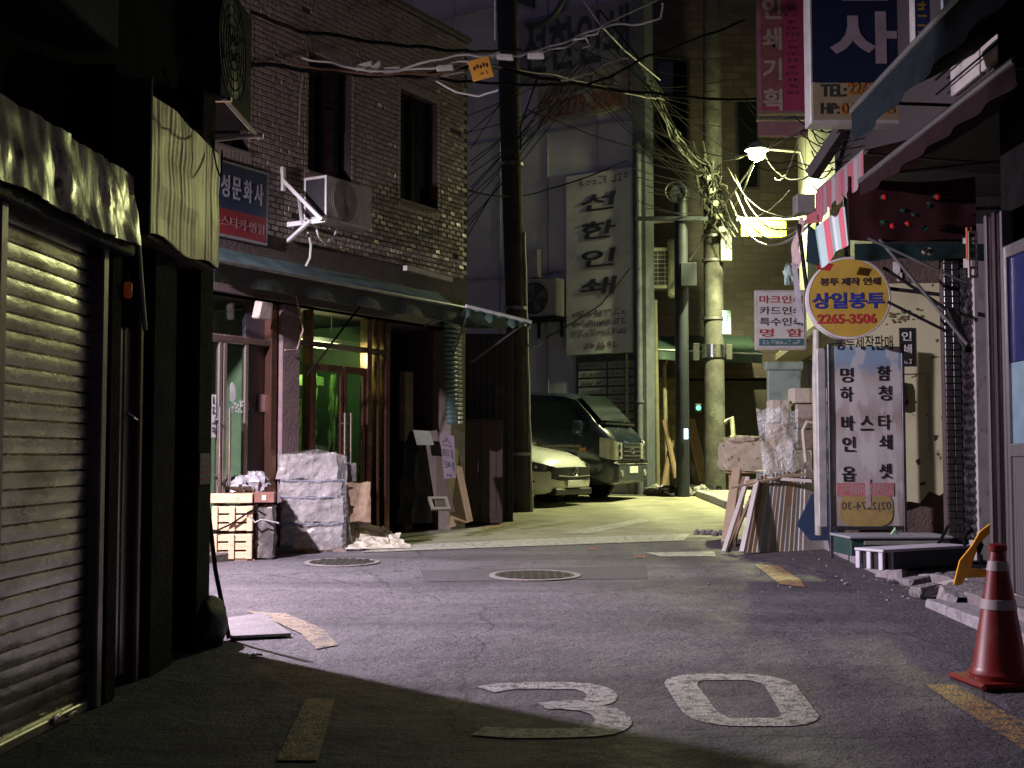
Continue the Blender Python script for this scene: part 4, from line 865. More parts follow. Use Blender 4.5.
Fp = Frame((-.72, 17.35, zg(17.4)), (1, .10, 0)); mb = MB(); mb.box(Fp, 0, .74, 0, 2.62, -.06, 0, .01)
for k in range(8): mb.box(Fp, .02+.09*k, .065+.09*k, .05, 2.56, .0005, .014, .004)
tag(mb.build('sheet_partition', mat('partition_dark', (.028, .028, .032), .7, col2=(.018, .018, .022), dirt=(.07, .05, .035), dscale=3)), 'dark ribbed metal partition between the tile building and the leaning pole', 'partition')
# ============================================================ BACK: grey painted building, angled
FG = Frame((2.45, 25.3, 0), (.839, -.545, 0))
m_gwall = mat('grey_paint', (.52, .52, .61), .8, col2=(.42, .42, .50), scale=1.2, amt=.5, bump=.35, bscale=6, dirt=(.34, .33, .40), dscale=.8, dthr=(.5, .8))
gb = root('grey_building', FG.p(-2, 0, -3), 'tall grey-painted building with a vertical sign board behind the parked van', 'building')
mb = MB(); mb.box(FG, -14, .30, 0, 14, -.25, 0); mb.box(FG, -14, -3, 0, 13.9, -6, -.26); mb.build('wall', m_gwall, gb)
mb = MB(); mb.box(FG, -14, .22, 2.1, 2.2, 0, .05, .01); mb.box(FG, -14, .22, 0, .35, 0, .06, .01); mb.build('wall_ledge', mat('ledge_grey', (.16, .16, .18), .8), gb)
mb = MB()
for k in range(11): mb.box(FG, -13+1.22*k, -12.97+1.22*k, 2.25, 13.5, .001, .03, .005)
for z in (5.0, 8.0, 11.0): mb.box(FG, -14, .09, z, z+.05, .001, .04, .005)
mb.build('wall_ribs', mat('ribs_grey', (.36, .36, .43), .8), gb)
for (a, z) in ((-7.4, 5.6), (-7.4, 8.7), (-5.2, 8.7)):
    mb = MB(); mb.box(FG, a, a+1.0, z, z+1.4, .002, .06, .01); w_ = mb.build('window', mat('window_frame_grey', (.12, .12, .14), .5), gb); p = MB(); p.box(FG, a+.07, a+.47, z+.07, z+1.33, .061, .066); p.box(FG, a+.53, a+.93, z+.07, z+1.33, .061, .066); p.build('pane', mat('pane_dark', (.02, .02, .03), .15), w_)
mb = MB(); mb.box(FG, .10, .40, 0, 12, -.2, .16, .01); mb.build('pillar', mat('pillar_bluegrey', (.10, .11, .13), .7, bump=.3), gb)
def quad_uv(F, x0, y0, x1, y1, n=0):
    a = F.hit(x0, y0, n); b = F.hit(x1, y1, n); return a[0], b[0], b[1], a[1]
# vertical sign
us0, us1 = FG.hit(566, 300, .12)[0], FG.hit(632, 300, .12)[0]; zs1 = FG.hit(632, 167, .12)[1]; zs0 = FG.hit(634, 352, .12)[1]
vs_ = root('vertical_sign', FG.p(us0, zs0, .06), 'tall pale grey vertical sign board with dark raised Korean letters over the menu board', 'sign')
mb = MB(); mb.box(FG, us0, us1, zs0, zs1, .02, .12, .01); mb.build('board', mat('sign_board_pale', (.60, .60, .62), .6, col2=(.48, .48, .52), scale=1.5, amt=.7, dirt=(.34, .34, .38), dscale=2.5), vs_)
mb = MB(); mb.box(FG, us1+.003, us1+.035, zs0, zs1, .0, .14); mb.build('edge_trim', mat('trim_pale', (.5, .52, .5), .4, .3), vs_)
FGs = Frame(FG.p(0, 0, .122), FG.u); m_ink = mat('raised_ink', (.035, .035, .05), .5); wS_ = us1-us0; hS = zs1-zs0
scribble(8, FGs, us0+wS_*.60, zs1-hS*.045, wS_*.75, hS*.045, mat('faded_ink', (.2, .2, .24), .6), vs_, bold=.01)
for i, ch in enumerate('선한인쇄'): text(ch, FGs, us0+wS_*.50, zs1-hS*(.165+.155*i), wS_*.52, hS*.095, m_ink, vs_, bold=.012, thick=.022, slant=.22)
for i in range(3): scribble(12, FGs, us0+wS_*.5, zs0+hS*(.225-.052*i), wS_*.82, hS*.032, mat('faint_ink', (.13, .12, .16), .6), vs_, bold=.02)
scribble(6, FGs, us0+wS_*.55, zs0+hS*.05, wS_*.5, hS*.035, mat('faint_red', (.22, .12, .15), .6), vs_, bold=.02)
# upper sign panels
for (x0, y0, x1, y1, bgc, nm, rows, lab) in (
    (513, 22, 640, 62, (.20, .19, .24), 'wall_sign', (('선한인쇄', .5, .84, .8, (.04, .04, .06)),), 'dark-lettered grey panel high on the grey building, crossed by cables'),
    (538, 80, 628, 108, (.30, .25, .20), 'wall_sign', ((7, .74, .72, .32, (.07, .10, .11)), ('T.2279-3088', .28, .86, .42, (.24, .09, .05))), 'beige phone-number panel high on the grey building below the cables')):
    u0, u1, z0, z1 = quad_uv(FG, x0, y0, x1, y1, .1); rt = root(nm, FG.p(u0, z0, .05), lab, 'sign')
    mb = MB(); mb.box(FG, u0, u1, z0, z1, .01, .09, .01); mb.build('panel', mat(nm+str(x0), bgc, .6, col2=tuple(c*.7 for c in bgc), scale=3), rt)
    for t, fv, fw, fh, c in rows: (scribble if isinstance(t, int) else text)(t, Frame(FG.p(0, 0, .091), FG.u), (u0+u1)/2, z0+(z1-z0)*fv, (u1-u0)*fw, (z1-z0)*fh, mat('wsink%d%d' % (x0, int(fv*100)), c, .6), rt, bold=.025)
# round emblem sign high up
rt = root('emblem_sign', FG.p(FG.hit(540, 8)[0], FG.hit(540, 8)[1], .1), 'dark half-ring emblem mounted above the grey building sign panels', 'sign')
uc, vc = FG.hit(537, -12, .1); mb = MB(); mb.tube([FG.p(uc+.75*math.cos(a)*(1 if a < 0 else 1), vc+.82*math.sin(a), .1) for a in [R(x) for x in range(-110, 111, 10)]], .07, 8); mb.build('ring', m_ink, rt)
mb = MB(); a, b = FG.hit(517, 2, .1), FG.hit(534, 8, .1); mb.prism(Frame(FG.p(0, 0, 0), FG.u), [(a[0], a[1]), (b[0], b[1]), (b[0]-.1, b[1]+.5), (a[0], a[1]+.5)], .04, .12); mb.build('wing', m_ink, rt)
# AC, meter box, menu board, pipes
u, v = FG.hit(541, 298, .4); ac_unit(FG, u, v, .45, .80, .80, .34, lab='weathered outdoor air conditioner on the grey wall right of the leaning pole', m=mat('ac_greyish', (.33, .32, .33), .6, col2=(.24, .23, .24), scale=5))
mb = MB(); mb.box(FG, u-.45, u+.45, v-.47, v-.41, 0, .5); mb.box(FG, u-.3, u-.26, v-.8, v-.47, 0, .05); mb.box(FG, u+.26, u+.3, v-.8, v-.47, 0, .05); tag(mb.build('bracket', m_black), 'dark shelf bracket under the air conditioner on the grey wall', 'bracket')
u, v = FG.hit(533, 263, .15); mb = MB(); mb.box(FG, u-.13, u+.13, v-.32, v+.30, .01, .16, .02); o = tag(mb.build('junction_box', mat('jbox_pale', (.42, .41, .43), .5)), 'pale junction box on the grey wall just above the air conditioner', 'junction box')
m2 = MB(); m2.tube([FG.p(u, v-.32, .08), FG.p(u, v-.6, .08), FG.p(u+.1, v-.9, .08)], .02, 6); m2.build('conduit', m_wgry, o)
u0, u1, z0, z1 = quad_uv(FG, 576, 362, 640, 440, .05); z0 -= .3
mbd = root('directory_board', FG.p(u0, z0, .03), 'two-column directory board of small pale plates behind the van windscreen', 'directory board')
mb = MB(); mb.box(FG, u0, u1, z0, z1+.12, .01, .04); mb.build('backing', mat('dir_dark', (.07, .075, .08), .6), mbd)
nr = 11
for i in range(nr):
    for j in range(2):
        a = u0+.06+j*(u1-u0-.08)/2; b = a+(u1-u0-.16)/2; h = (z1-z0)/nr; zz = z1-(i+1)*h; mb = MB(); mb.box(FG, a, b, zz+.02, zz+h-.02, .045, .055); pl = mb.build('name_plate', mat('dir_plate', (.30, .31, .30), .6, col2=(.22, .23, .22), scale=4), mbd)
        if i < 6: scribble(6, Frame(FG.p(0, 0, .0555), FG.u), (a+b)/2, zz+h/2, (b-a)*.7, h*.32, mat('dir_ink', (.08, .08, .09), .6), pl, bold=.01)
for k, (px, r_, c, lab) in enumerate(((627, .03, (.40, .33, .28), 'thin pale downpipe at the right of the directory board'), (641, .07, (.13, .14, .16), 'thick blue-grey downpipe at the corner of the grey building'))):
    u = FG.hit(px, 420, .12)[0]; n = .12+.06*k; mb = MB(); mb.tube([FG.p(u, .35, n), FG.p(u, 3.2 if k == 0 else 7.5, n)], r_, 10)
    for z in (1.0, 2.2): mb.tube([FG.p(u, z, n), FG.p(u, z+.05, n)], r_*1.3, 10)
    tag(mb.build('downpipe', mat('pipe%d' % k, c, .5, .2, bump=.2)), lab, 'downpipe')
# ---------------- leaning concrete pole with a conduit
def pole(name, base, top, r0, r1, m, lab, cat='utility pole'):
    rt = root(name, base, lab, cat); mb = MB(); base, top = V(base), V(top); mb.tube([base.lerp(top, i/8) for i in range(9)], [r0+(r1-r0)*i/8 for i in range(9)], 24); mb.build('shaft', m, rt); return rt
m_pole = mat('pole_concrete', (.045, .04, .038), .8, col2=(.025, .022, .022), scale=4, amt=.6, bump=.5, bscale=30, dirt=(.05, .045, .045), dscale=3)
Yp = 19.0
b0 = G(521, 512); t0 = P(506, -40, b0.y)
lpole = pole('utility_pole', b0, t0, .15, .17, m_pole, 'dark concrete pole leaning slightly left beside the white car')
mb = MB(); d = V((.17, -.04, 0)); pts = [b0.lerp(t0, i/30)+d*(1+.03*math.sin(i*2.1)) for i in range(16)]; mb.tube(pts, .022, 8); mb.build('conduit', mat('conduit_pale', (.45, .44, .40), .5), lpole)
for t in (.1, .33, .36, .62):
    c = b0.lerp(t0, t); mb = MB(); mb.lathe(c, [(.17, 0), (.185, .0), (.185, .05), (.17, .05)], 24); mb.build('clamp_band', mat('band_steel', (.3, .3, .3), .4, .8), lpole)
for (px, py, w, h, c, nm) in ((506, 357, .16, .30, (.24, .17, .07), 'meter_box'), (503, 415, .30, .65, (.06, .05, .05), 'switch_box')):
    p = P(px, py, b0.y-.05); mb = MB(); mb.box(Frame(p, (1, 0, 0)), -w/2, w/2, -h/2, h/2, -.1, .08, .01); mb.build(nm, mat(nm, c, .5), lpole)
# ---------------- parked vehicles
def vehicle(name, origin, head, st, lab, paint_m, cat, wheels, extras):
    """st: stations (x, zb, zbelt, zroof, half-width low, half-width belt, half-width roof), rear to nose"""
    F = Frame(origin, (math.cos(head), math.sin(head), 0), (0, 0, 1))     # n = right side (towards camera)
    rt = root(name, origin, lab, cat); rings = []
    for (x, zb, zm, zr, wl_, wm, wr) in st:
        half = [(0, zb), (wl_*.9, zb), (wl_, zb+.10), (wm*1.01, (zb+zm)/2), (wm, zm), ((wm+wr)/2, (zm+zr)/2), (wr, zr-.05), (wr*.85, zr), (0, zr+.02)]
        rings.append([F.p(x, z, -y) for y, z in half]+[F.p(x, z, y) for y, z in half[-2:0:-1]])
    mb = MB(); mb.loft(rings, True); mb.smooth = True; body = mb.build('body', paint_m, rt)
    return F, rt
def patch(F, pts, th, m, name, rt, smooth=False):
    """panel given by (x, z, n) points, thickened outward"""
    q = [F.p(*p) for p in pts]; nn = (q[1]-q[0]).cross(q[2]-q[0]).normalized(); c = sum(q, V((0, 0, 0)))/len(q)
    if nn.dot(c-F.p(-2.0, 1.0, 0)) < 0: nn = -nn
    k = len(q); mb = MB(); mb.add(q+[p+nn*th for p in q], [tuple(range(k)), tuple(range(k, 2*k))]+[(i, (i+1) % k, (i+1) % k+k, i+k) for i in range(k)]); return mb.build(name, m, rt)
def band(F, row, th, m, name, rt):
    """curved strip over the bodywork: row of (x, y, zlow, zhigh)"""
    mb = MB(); k = len(row); A = []
    for o_ in (0, th):
        for hi in (2, 3):
            for q in row:
                d = V((q[0]+.9, q[1]*.9)); d.normalize(); A.append(F.p(q[0]+d.x*o_, q[hi], q[1]+d.y*o_))
    f = []
    for i in range(k-1): f += [(i, i+1, k+i+1, k+i), (2*k+i, 2*k+i+1, 3*k+i+1, 3*k+i), (i, i+1, 2*k+i+1, 2*k+i), (k+i, k+i+1, 3*k+i+1, 3*k+i)]
    f += [(0, k, 3*k, 2*k), (k-1, 2*k-1, 4*k-1, 3*k-1)]
    mb.add(A, f); return mb.build(name, m, rt, smooth=True)
def wheel(F, x, n, r, rt, side=1):
    c = F.p(x, r, n); ax = F.n*side; mb = MB(); mb.lathe(c-ax*.10, [(r*.62, 0), (r*.95, .0), (r, .03), (r, .17), (r*.95, .20), (r*.62, .20)], 32, ax); w = mb.build('wheel', MATS.get('tyre') or mat('tyre', (.02, .02, .02), .8), rt)
    mb = MB(); mb.lathe(c-ax*.05, [(.02, .17), (r*.15, .165), (r*.2, .15), (r*.55, .13), (r*.63, .15), (r*.63, .0)], 32, ax); mb.build('rim', mat('rim_alloy', (.35, .36, .36), .35, .8), w)
g_car = mat('car_glass', (.015, .02, .02), .06, 0, spec=.8); m_vblk = mat('car_trim_black', (.02, .02, .02), .45); m_chr = mat('chrome', (.75, .75, .72), .15, 1); g_lens = mat('lamp_lens', (.5, .5, .45), .12, .3, spec=.9); m_plate = mat('plate_white', (.75, .76, .7), .5)
hd = R(-25)
vo = V((2.16, 22.85, zg(22.5)))
m_van = mat('van_navy', (.014, .022, .034), .28, .3, coat=.6, col2=(.012, .018, .028))
stv = [(-5.1, .40, 1.2, 1.80, .80, .86, .70), (-5.0, .32, 1.2, 1.95, .86, .90, .74), (-3.5, .30, 1.2, 1.98, .88, .92, .76), (-1.6, .30, 1.2, 1.98, .88, .92, .76), (-1.0, .30, 1.2, 1.94, .88, .92, .76), (-.74, .30, 1.19, 1.86, .88, .92, .77), (-.50, .30, 1.18, 1.62, .88, .92, .80), (-.30, .30, 1.15, 1.39, .88, .91, .82), (-.15, .30, 1.10, 1.28, .87, .88, .80), (-.04, .33, .98, 1.18, .83, .83, .72), (0, .42, .88, 1.08, .76, .76, .66)]
FV, van = vehicle('van', vo, hd, stv, 'dark navy one-box van parked before the grey wall, windscreen and grille facing right', m_van, 'van', None, None)
patch(FV, [(-.27, 1.44, -.78), (-.72, 1.91, -.72), (-.72, 1.91, .72), (-.27, 1.44, .78)], .012, g_car, 'windscreen', van)
for s in (1, -1):
    patch(FV, [(-.50, 1.26, .93*s), (-1.9, 1.26, .94*s), (-1.9, 1.80, .80*s), (-.92, 1.80, .81*s)], .008, g_car, 'side_window', van)
    patch(FV, [(-1.98, 1.26, .94*s), (-3.4, 1.26, .94*s), (-3.4, 1.80, .80*s), (-1.98, 1.80, .80*s)], .008, g_car, 'side_window', van)
    patch(FV, [(-3.5, 1.26, .94*s), (-4.8, 1.26, .93*s), (-4.8, 1.78, .79*s), (-3.5, 1.80, .80*s)], .008, g_car, 'side_window', van)
    mb = MB(); Fm = Frame(FV.p(-.62, 1.30, .99*s), FV.u); mb.box(Fm, -.08, .06, -.10, .14, -.09, .12, .03); mb.build('mirror', m_van, van)
    # headlight: tall, wrapped round the corner
    hl = band(FV, [(.005, .50*s, .76, 1.04), (.0, .72*s, .74, 1.06), (-.04, .81*s, .74, 1.09), (-.13, .87*s, .76, 1.12), (-.26, .905*s, .80, 1.14)], .03, g_lens, 'headlight', van)
    mb = MB()
    for z in (.84, .97): mb.disc(FV.p(.02, z, .66*s), FV.u, .055, .02, 16)
    mb.build('reflector', m_chr, hl)
    mb = MB(); mb.disc(FV.p(.055, .50, .62*s), FV.u, .06, .02, 16); mb.build('fog_lamp', g_lens, van)
    wheel(FV, -.95, .86*s, .33, van, s); wheel(FV, -4.1, .86*s, .33, van, s)
    mb = MB(); mb.box(FV, -5.0, -.6, .97, 1.01, .925*s if s > 0 else -.94, .94*s if s > 0 else -.925); mb.build('side_moulding', mat('moulding_grey', (.16, .12, .12), .4), van)
mb = MB(); mb.box(FV, -.62, -.50, .90, .96, .91, .95); mb.build('side_marker', mat('marker_amber', (.4, .12, .02), .4), van)
mb = MB(); mb.box(FV, -.03, .03, .74, 1.05, -.46, .46, .01); gr = mb.build('grille', m_vblk, van)
mb = MB()
for k in range(3): mb.box(FV, .03, .045, .80+.08*k, .82+.08*k, -.43, .43, .004)
mb.tube([FV.p(.05, .90+.05*math.sin(a), .08*math.cos(a)) for a in [i*math.tau/18 for i in range(19)]], .008, 6); mb.build('grille_bars', mat('grille_chrome_dull', (.3, .31, .3), .3, .8), gr)
mb = MB(); mb.box(FV, -.10, .07, .66, .72, -.80, .80, .015); mb.build('bumper_chrome', m_chr, van)
mb = MB(); mb.box(FV, -.2, .06, .34, .66, -.80, .80, .03); mb.build('bumper', mat('bumper_navy', (.05, .06, .07), .4), van)
mb = MB(); mb.box(FV, .061, .07, .50, .62, -.22, .22, .003); pl = mb.build('number_plate', m_plate, van)
for s in (.1, -.35):
    mb = MB(); a_ = FV.p(-.25, 1.43, s); mb.tube([a_, FV.p(-.33, 1.52, s-.42)], .008, 5); mb.build('wiper', m_vblk, van)
mb = MB(); mb.box(FV, -.29, -.18, 1.37, 1.405, -.76, .76, .005); mb.build('cowl', m_vblk, van)
# white car in front
co = V((1.02, 20.95, zg(20.9))); m_cw = mat('car_white', (.72, .72, .66), .28, coat=.7, col2=(.68, .68, .62))
stc = [(-4.3, .35, .90, 1.20, .72, .80, .55), (-4.2, .25, .92, 1.45, .82, .86, .58), (-3.2, .20, .93, 1.58, .86, .90, .60), (-2.3, .20, .93, 1.57, .86, .90, .62), (-1.75, .20, .93, 1.35, .86, .90, .68), (-1.25, .20, .92, 1.03, .86, .89, .74), (-.85, .20, .86, .97, .86, .88, .72), (-.45, .20, .78, .90, .84, .84, .68), (-.20, .22, .68, .82, .76, .76, .60), (-.05, .26, .56, .70, .62, .62, .48), (0, .32, .50, .60, .46, .46, .36)]
FC, car = vehicle('parked_car', co, R(-34), stc, 'white rounded hatchback nosing out from behind the leaning pole, in front of the van', m_cw, 'car', None, None)
patch(FC, [(-1.30, 1.06, -.74), (-2.2, 1.55, -.60), (-2.2, 1.55, .60), (-1.30, 1.06, .74)], .01, g_car, 'windscreen', car)
for s in (1, -1):
    patch(FC, [(-1.45, .97, .90*s), (-3.0, .97, .91*s), (-3.0, 1.48, .66*s), (-2.1, 1.48, .66*s)], .008, g_car, 'side_window', car)
    hl = band(FC, [(-.03, .52*s, .60, .66), (-.13, .69*s, .58, .71), (-.28, .80*s, .59, .75), (-.48, .855*s, .63, .77), (-.70, .875*s, .70, .775)], .018, mat('headlight_dark', (.05, .05, .05), .1, spec=.9), 'headlight', car)
    mb = MB()
    for (x, y) in ((-.12, .69), (-.24, .785), (-.38, .84)): mb.disc(FC.p(x, .665, y*s), FC.u+FC.n*s*.8, .03, .02, 12)
    mb.build('reflector', m_chr, hl)
    patch(FC, [(-.20, .26, .68*s), (-.42, .30, .83*s), (-.36, .46, .82*s), (-.26, .44, .77*s)], .02, m_vblk, 'air_intake', car)
    wheel(FC, -.98, .83*s, .33, car, s); wheel(FC, -3.6, .83*s, .33, car, s)
    mb = MB(); mb.box(Frame(FC.p(-1.45, 1.0, .98*s), FC.u), -.08, .06, -.04, .09, -.09, .09, .03); mb.build('mirror', m_cw, car)
gr = band(FC, [(-.06, -.60, .47, .64), (.0, -.46, .44, .655), (.012, -.2, .43, .66), (.012, .2, .43, .66), (.0, .46, .44, .655), (-.06, .60, .47, .64)], .022, m_vblk, 'grille', car)
mb = MB(); mb.tube([FC.p(.05, .585+.075*math.sin(a), .075*math.cos(a)) for a in [i*math.tau/20 for i in range(21)]], .009, 6)
for a in (90, 210, 330): mb.tube([FC.p(.05, .585, 0), FC.p(.05, .585+.075*math.sin(R(a)), .075*math.cos(R(a)))], .007, 5)
mb.tube([FC.p(.03, .52, -.50), FC.p(.05, .50, 0), FC.p(.03, .52, .50)], .010, 6); mb.build('emblem', m_chr, gr)
mb = MB(); mb.box(FC, .03, .05, .33, .44, -.24, .24, .004); mb.build('number_plate', m_plate, car)
mb = MB(); mb.box(FC, -.18, .03, .20, .31, -.58, .58, .02); mb.build('lower_bumper', m_vblk, car)
# ---------------- far right building with warm tiles, alley clutter
FR = Frame((2.6, 27.5, 0), (1, 0, 0))
m_ftile = bpy.data.materials.new('far_tiles'); m_ftile.use_nodes = True; nt = m_ftile.node_tree
g_ = nt.nodes.new('ShaderNodeNewGeometry'); se = nt.nodes.new('ShaderNodeSeparateXYZ'); cb_ = nt.nodes.new('ShaderNodeCombineXYZ'); bk = nt.nodes.new('ShaderNodeTexBrick')
nt.links.new(g_.outputs[0], se.inputs[0]); nt.links.new(se.outputs[0], cb_.inputs[0]); nt.links.new(se.outputs[2], cb_.inputs[1]); nt.links.new(cb_.outputs[0], bk.inputs[0])
for i, v in ((1, (.08, .052, .04, 1)), (2, (.04, .028, .024, 1)), (3, (.03, .024, .022, 1)), (4, 1), (5, .014), (8, .38), (9, .17)): bk.inputs[i].default_value = v
nt.links.new(bk.outputs[0], nt.nodes['Principled BSDF'].inputs[0]); bp = nt.nodes.new('ShaderNodeBump'); bp.inputs[0].default_value = .5; bp.invert = True; nt.links.new(bk.outputs[1], bp.inputs['Height']); nt.links.new(bp.outputs[0], nt.nodes['Principled BSDF'].inputs['Normal'])
fb = root('far_building', FR.p(1, 0, -2), 'brown-tiled building closing the street behind the round concrete pole', 'building')
mb = MB(); mb.box(FR, -.4, 6, 2.85, 13, -3, 0); mb.build('wall', m_ftile, fb)
mb = MB(); mb.box(FR, -.4, 6, 0, 2.8, -3, -.3); mb.build('ground_floor', mat('far_ground_dark', (.06, .05, .045), .8, bump=.4), fb)
for px0, px1, y0, y1 in ((655, 690, 60, 150), (735, 760, 100, 190)):
    u0, u1, z0, z1 = quad_uv(FR, px0, y0, px1, y1); mb = MB(); mb.box(FR, u0, u1, z0, z1, .003, .03); w_ = mb.build('window', m_wframe, fb); p = MB(); p.box(FR, u0+.06, u1-.06, z0+.06, z1-.06, .031, .036); p.build('pane', g_dark, w_)
u0, u1, z0, z1 = quad_uv(FR, 661, 355, 680, 490, -.2); mb = MB(); mb.box(FR, u0-.1, u1+.1, 0, z1, -.3, -.1, .01); mb.build('stained_wall', mat('stained_yellow', (.36, .29, .14), .8, col2=(.16, .12, .06), scale=5, amt=.9, bump=.5, dirt=(.06, .05, .03), dscale=4), fb)
canopy('awning', [V((3.05, 27.3, 3.75)), V((5.2, 27.3, 3.75)), V((5.2, 25.9, 3.25)), V((3.05, 26.1, 3.35))], mat('far_green_canvas', (.05, .09, .07), .6), 'faded green awning on the brown-tiled building behind the concrete pole', val=.2, sagv=.02)
mb = MB(); mb.tube([P(668, 490, 26.6), P(664, 365, 26.6), P(668, 358, 26.6), P(676, 360, 26.6), P(679, 372, 26.6), P(679, 470, 26.6), P(684, 487, 26.6)], .045, 10); tag(mb.build('looped_pipe', mat('pipe_tan', (.34, .30, .20), .5)), 'tan pipe bent over in a tall loop on the stained wall', 'pipe')
mb = MB(); mb.tube([P(658, 490, 26.0), P(655, 300, 26.0)], .05, 10); tag(mb.build('downpipe', mat('pipe_olive', (.20, .19, .13), .5)), 'olive downpipe left of the looped tan pipe', 'downpipe')
for k, (x0, y0, x1, y1) in enumerate(((664, 420, 676, 478), (672, 440, 662, 495), (690, 420, 704, 480))):
    mb = MB(); mb.tube([P(x0, y0, 26), P(x1, y1, 25.8)], .06 if k < 2 else .1, 8); tag(mb.build('plank', m_wood2), ('dark stick leaning against the stained wall', 'crossed dark stick at the foot of the stained wall', 'dark board leaning between the steel pole and the concrete pole')[k], 'board')
for k in range(6):
    p = G(660+k*11, 497+jit(2)); lump(p+V((0, .4, .08)), .22+jit(.05), .2, .13, 'rubbish_bag' if k % 2 else 'rubble_heap', m_bag if k % 2 else m_rub, ('grey rubble heap by the van front wheel side', 'black bag under the looped pipe', 'rubble heap left of the steel pole', 'black bag at the foot of the steel pole', 'small rubble heap between the two poles', 'black bag touching the round concrete pole')[k], 'rubbish bag' if k % 2 else 'rubble heap', k*5, .35)
# slim dark steel pole with a round cap
p = G(683, 497); sp = root('steel_pole', p, 'slim black steel pole with a round disc on top left of the concrete pole', 'pole')
mb = MB(); tz = P(683, 195, p.y).z; mb.tube([p, V((p.x, p.y, tz))], .13, 16); mb.build('shaft', mat('steel_blackish', (.035, .04, .05), .5, .3), sp)
mb = MB(); mb.disc(V((p.x-.03, p.y-.1, tz)), (0, 1, 0), .19, .16, 24); mb.tube([V((p.x-.12+.2*math.cos(a), p.y-.14, tz+.03+.2*math.sin(a))) for a in [i*math.tau/20 for i in range(21)]], .02, 6); mb.build('cap', MATS['steel_blackish'], sp)
mb = MB(); zc = P(683, 220, p.y).z; mb.box(Frame((p.x, p.y, 0), (1, 0, 0)), -.9, .5, zc-.04, zc+.04, .13, .17); mb.build('cross_arm', MATS['steel_blackish'], sp); mb = MB(); zc = P(683, 270, p.y).z; mb.box(Frame((p.x, p.y, 0), (1, 0, 0)), -.05, .25, zc-.35, zc+.1, .14, .3, .01); mb.build('switch_box', MATS['steel_blackish'], sp)
mb = MB(); mb.box(Frame(P(686, 434, p.y-.2), (1, 0, 0)), -.04, .04, -.10, .10, -.03, .03, .01); mb.build('indicator_lamp', mat('lamp_blue_white', (.5, .6, .9), .4, emit=(.45, .7, 1), estr=1.6), sp)
mb = MB(); q = P(698, 408, 24.9); mb.box(Frame(q, (1, 0, 0)), -.06, .06, -.08, .08, -.05, .05, .01); sgn = tag(mb.build('signal_box', mat('sig_black', (.03, .03, .03), .5)), 'tiny box with a glowing green light at the left of the concrete pole', 'signal light')
mb = MB(); mb.disc(q+V((0, -.051, 0)), (0, -1, 0), .045, .015, 14); mb.build('green_light', mat('green_glow', (.1, .9, .5), .4, emit=(.06, 1, .45), estr=3), sgn)
# AC with white grille on the tiled wall, vents
u, v = FR.hit(663, 268, .4); ac_unit(Frame(P(663, 268, 26.4), (1, 0, 0)), 0, 0, 0, .62, .88, .35, lab='air conditioner with a white lattice grille on the brown tiled wall', m=mat('ac_cream', (.5, .5, .42), .5), grille='grid')
wrapp = MB(); wrapp.box(Frame(P(673, 262, 26.3), (1, 0, 0)), -.10, .16, -.75, .5, -.3, .0, .05); tag(wrapp.build('cylinder_cover', mat('cover_cream', (.48, .48, .36), .5)), 'cream casing beside the lattice-grilled air conditioner', 'casing')
mb = MB(); a = P(640, 222, 26.2); mb.tube([P(642, 222, 26.2), P(706, 218, 26.0)], .05, 8); tag(mb.build('conduit', mat('conduit_pale', (.45, .44, .40), .5)), 'pale horizontal tube fixed between the steel pole and the concrete pole', 'conduit')
mb = MB(); mb.tube([P(690, 260, 25.5), P(706, 235, 25.0)], .03, 8); tag(mb.build('rod', MATS['conduit_pale']), 'short pale diagonal stay left of the concrete pole', 'rod')
# ---------------- round concrete utility pole
p0 = G(715, 495); up = pole('utility_pole', p0, V((p0.x+.02, p0.y, 11.5)), .215, .17, mat('pole_pale', (.075, .072, .062), .85, col2=(.04, .038, .034), scale=5, amt=.6, bump=.5, bscale=40, dirt=(.10, .10, .09), dscale=2.2, dthr=(.50, .62)), 'thick round concrete utility pole carrying the cable tangle and metal bands')
def onpole(py): return V((p0.x, p0.y, P(715, py, p0.y).z))
for py in (320, 352, 238, 262): 
    c = onpole(py); mb = MB(); mb.lathe(c, [(.205, 0), (.222, 0), (.222, .05 if py != 352 else .26), (.205, .05 if py != 352 else .26)] if py != 352 else [(.21, -.12), (.228, -.12), (.228, .14), (.21, .14)], 28); mb.build('metal_band', MATS['band_steel'] if py != 352 else mat('band_bright', (.6, .62, .6), .25, 1), up)
c = onpole(248); mb = MB(); mb.box(Frame(c, (1, 0, 0)), .12, .34, -.30, .45, -.02, .28, .015); mb.build('control_box', mat('ctrl_grey', (.45, .47, .38), .45), up)
c = onpole(325); mb = MB(); mb.box(Frame(c, (1, 0, 0)), .10, .33, -.20, .28, .10, .13, .004); bs = mb.build('blue_plate', mat('plate_pale_blue', (.30, .42, .55), .4), up)
scribble(3, Frame(c, (1, 0, 0)), .215, .12, .15, .10, mat('plate_ink', (.05, .1, .35), .5), bs, n=.131); scribble(4, Frame(c, (1, 0, 0)), .215, -.05, .15, .08, MATS['plate_ink'], bs, n=.131)
c = onpole(352); mb = MB(); mb.box(Frame(c, (1, 0, 0)), -.42, -.30, -.17, .17, .0, .1, .005); mb.build('reflector_plate', MATS['band_bright'], up); mb = MB(); mb.box(Frame(c, (1, 0, 0)), .24, .36, -.15, .15, .0, .1, .005); mb.build('reflector_plate', MATS['band_bright'], up)
c = onpole(430); mb = MB(); mb.tube([c+V((.2, -.05, .15)), c+V((.33, -.1, .25)), c+V((.36, -.1, -.1)), c+V((.22, -.1, -.35))], .05, 8); mb.build('torn_sheet', mat('torn_grey', (.4, .4, .32), .6), up)
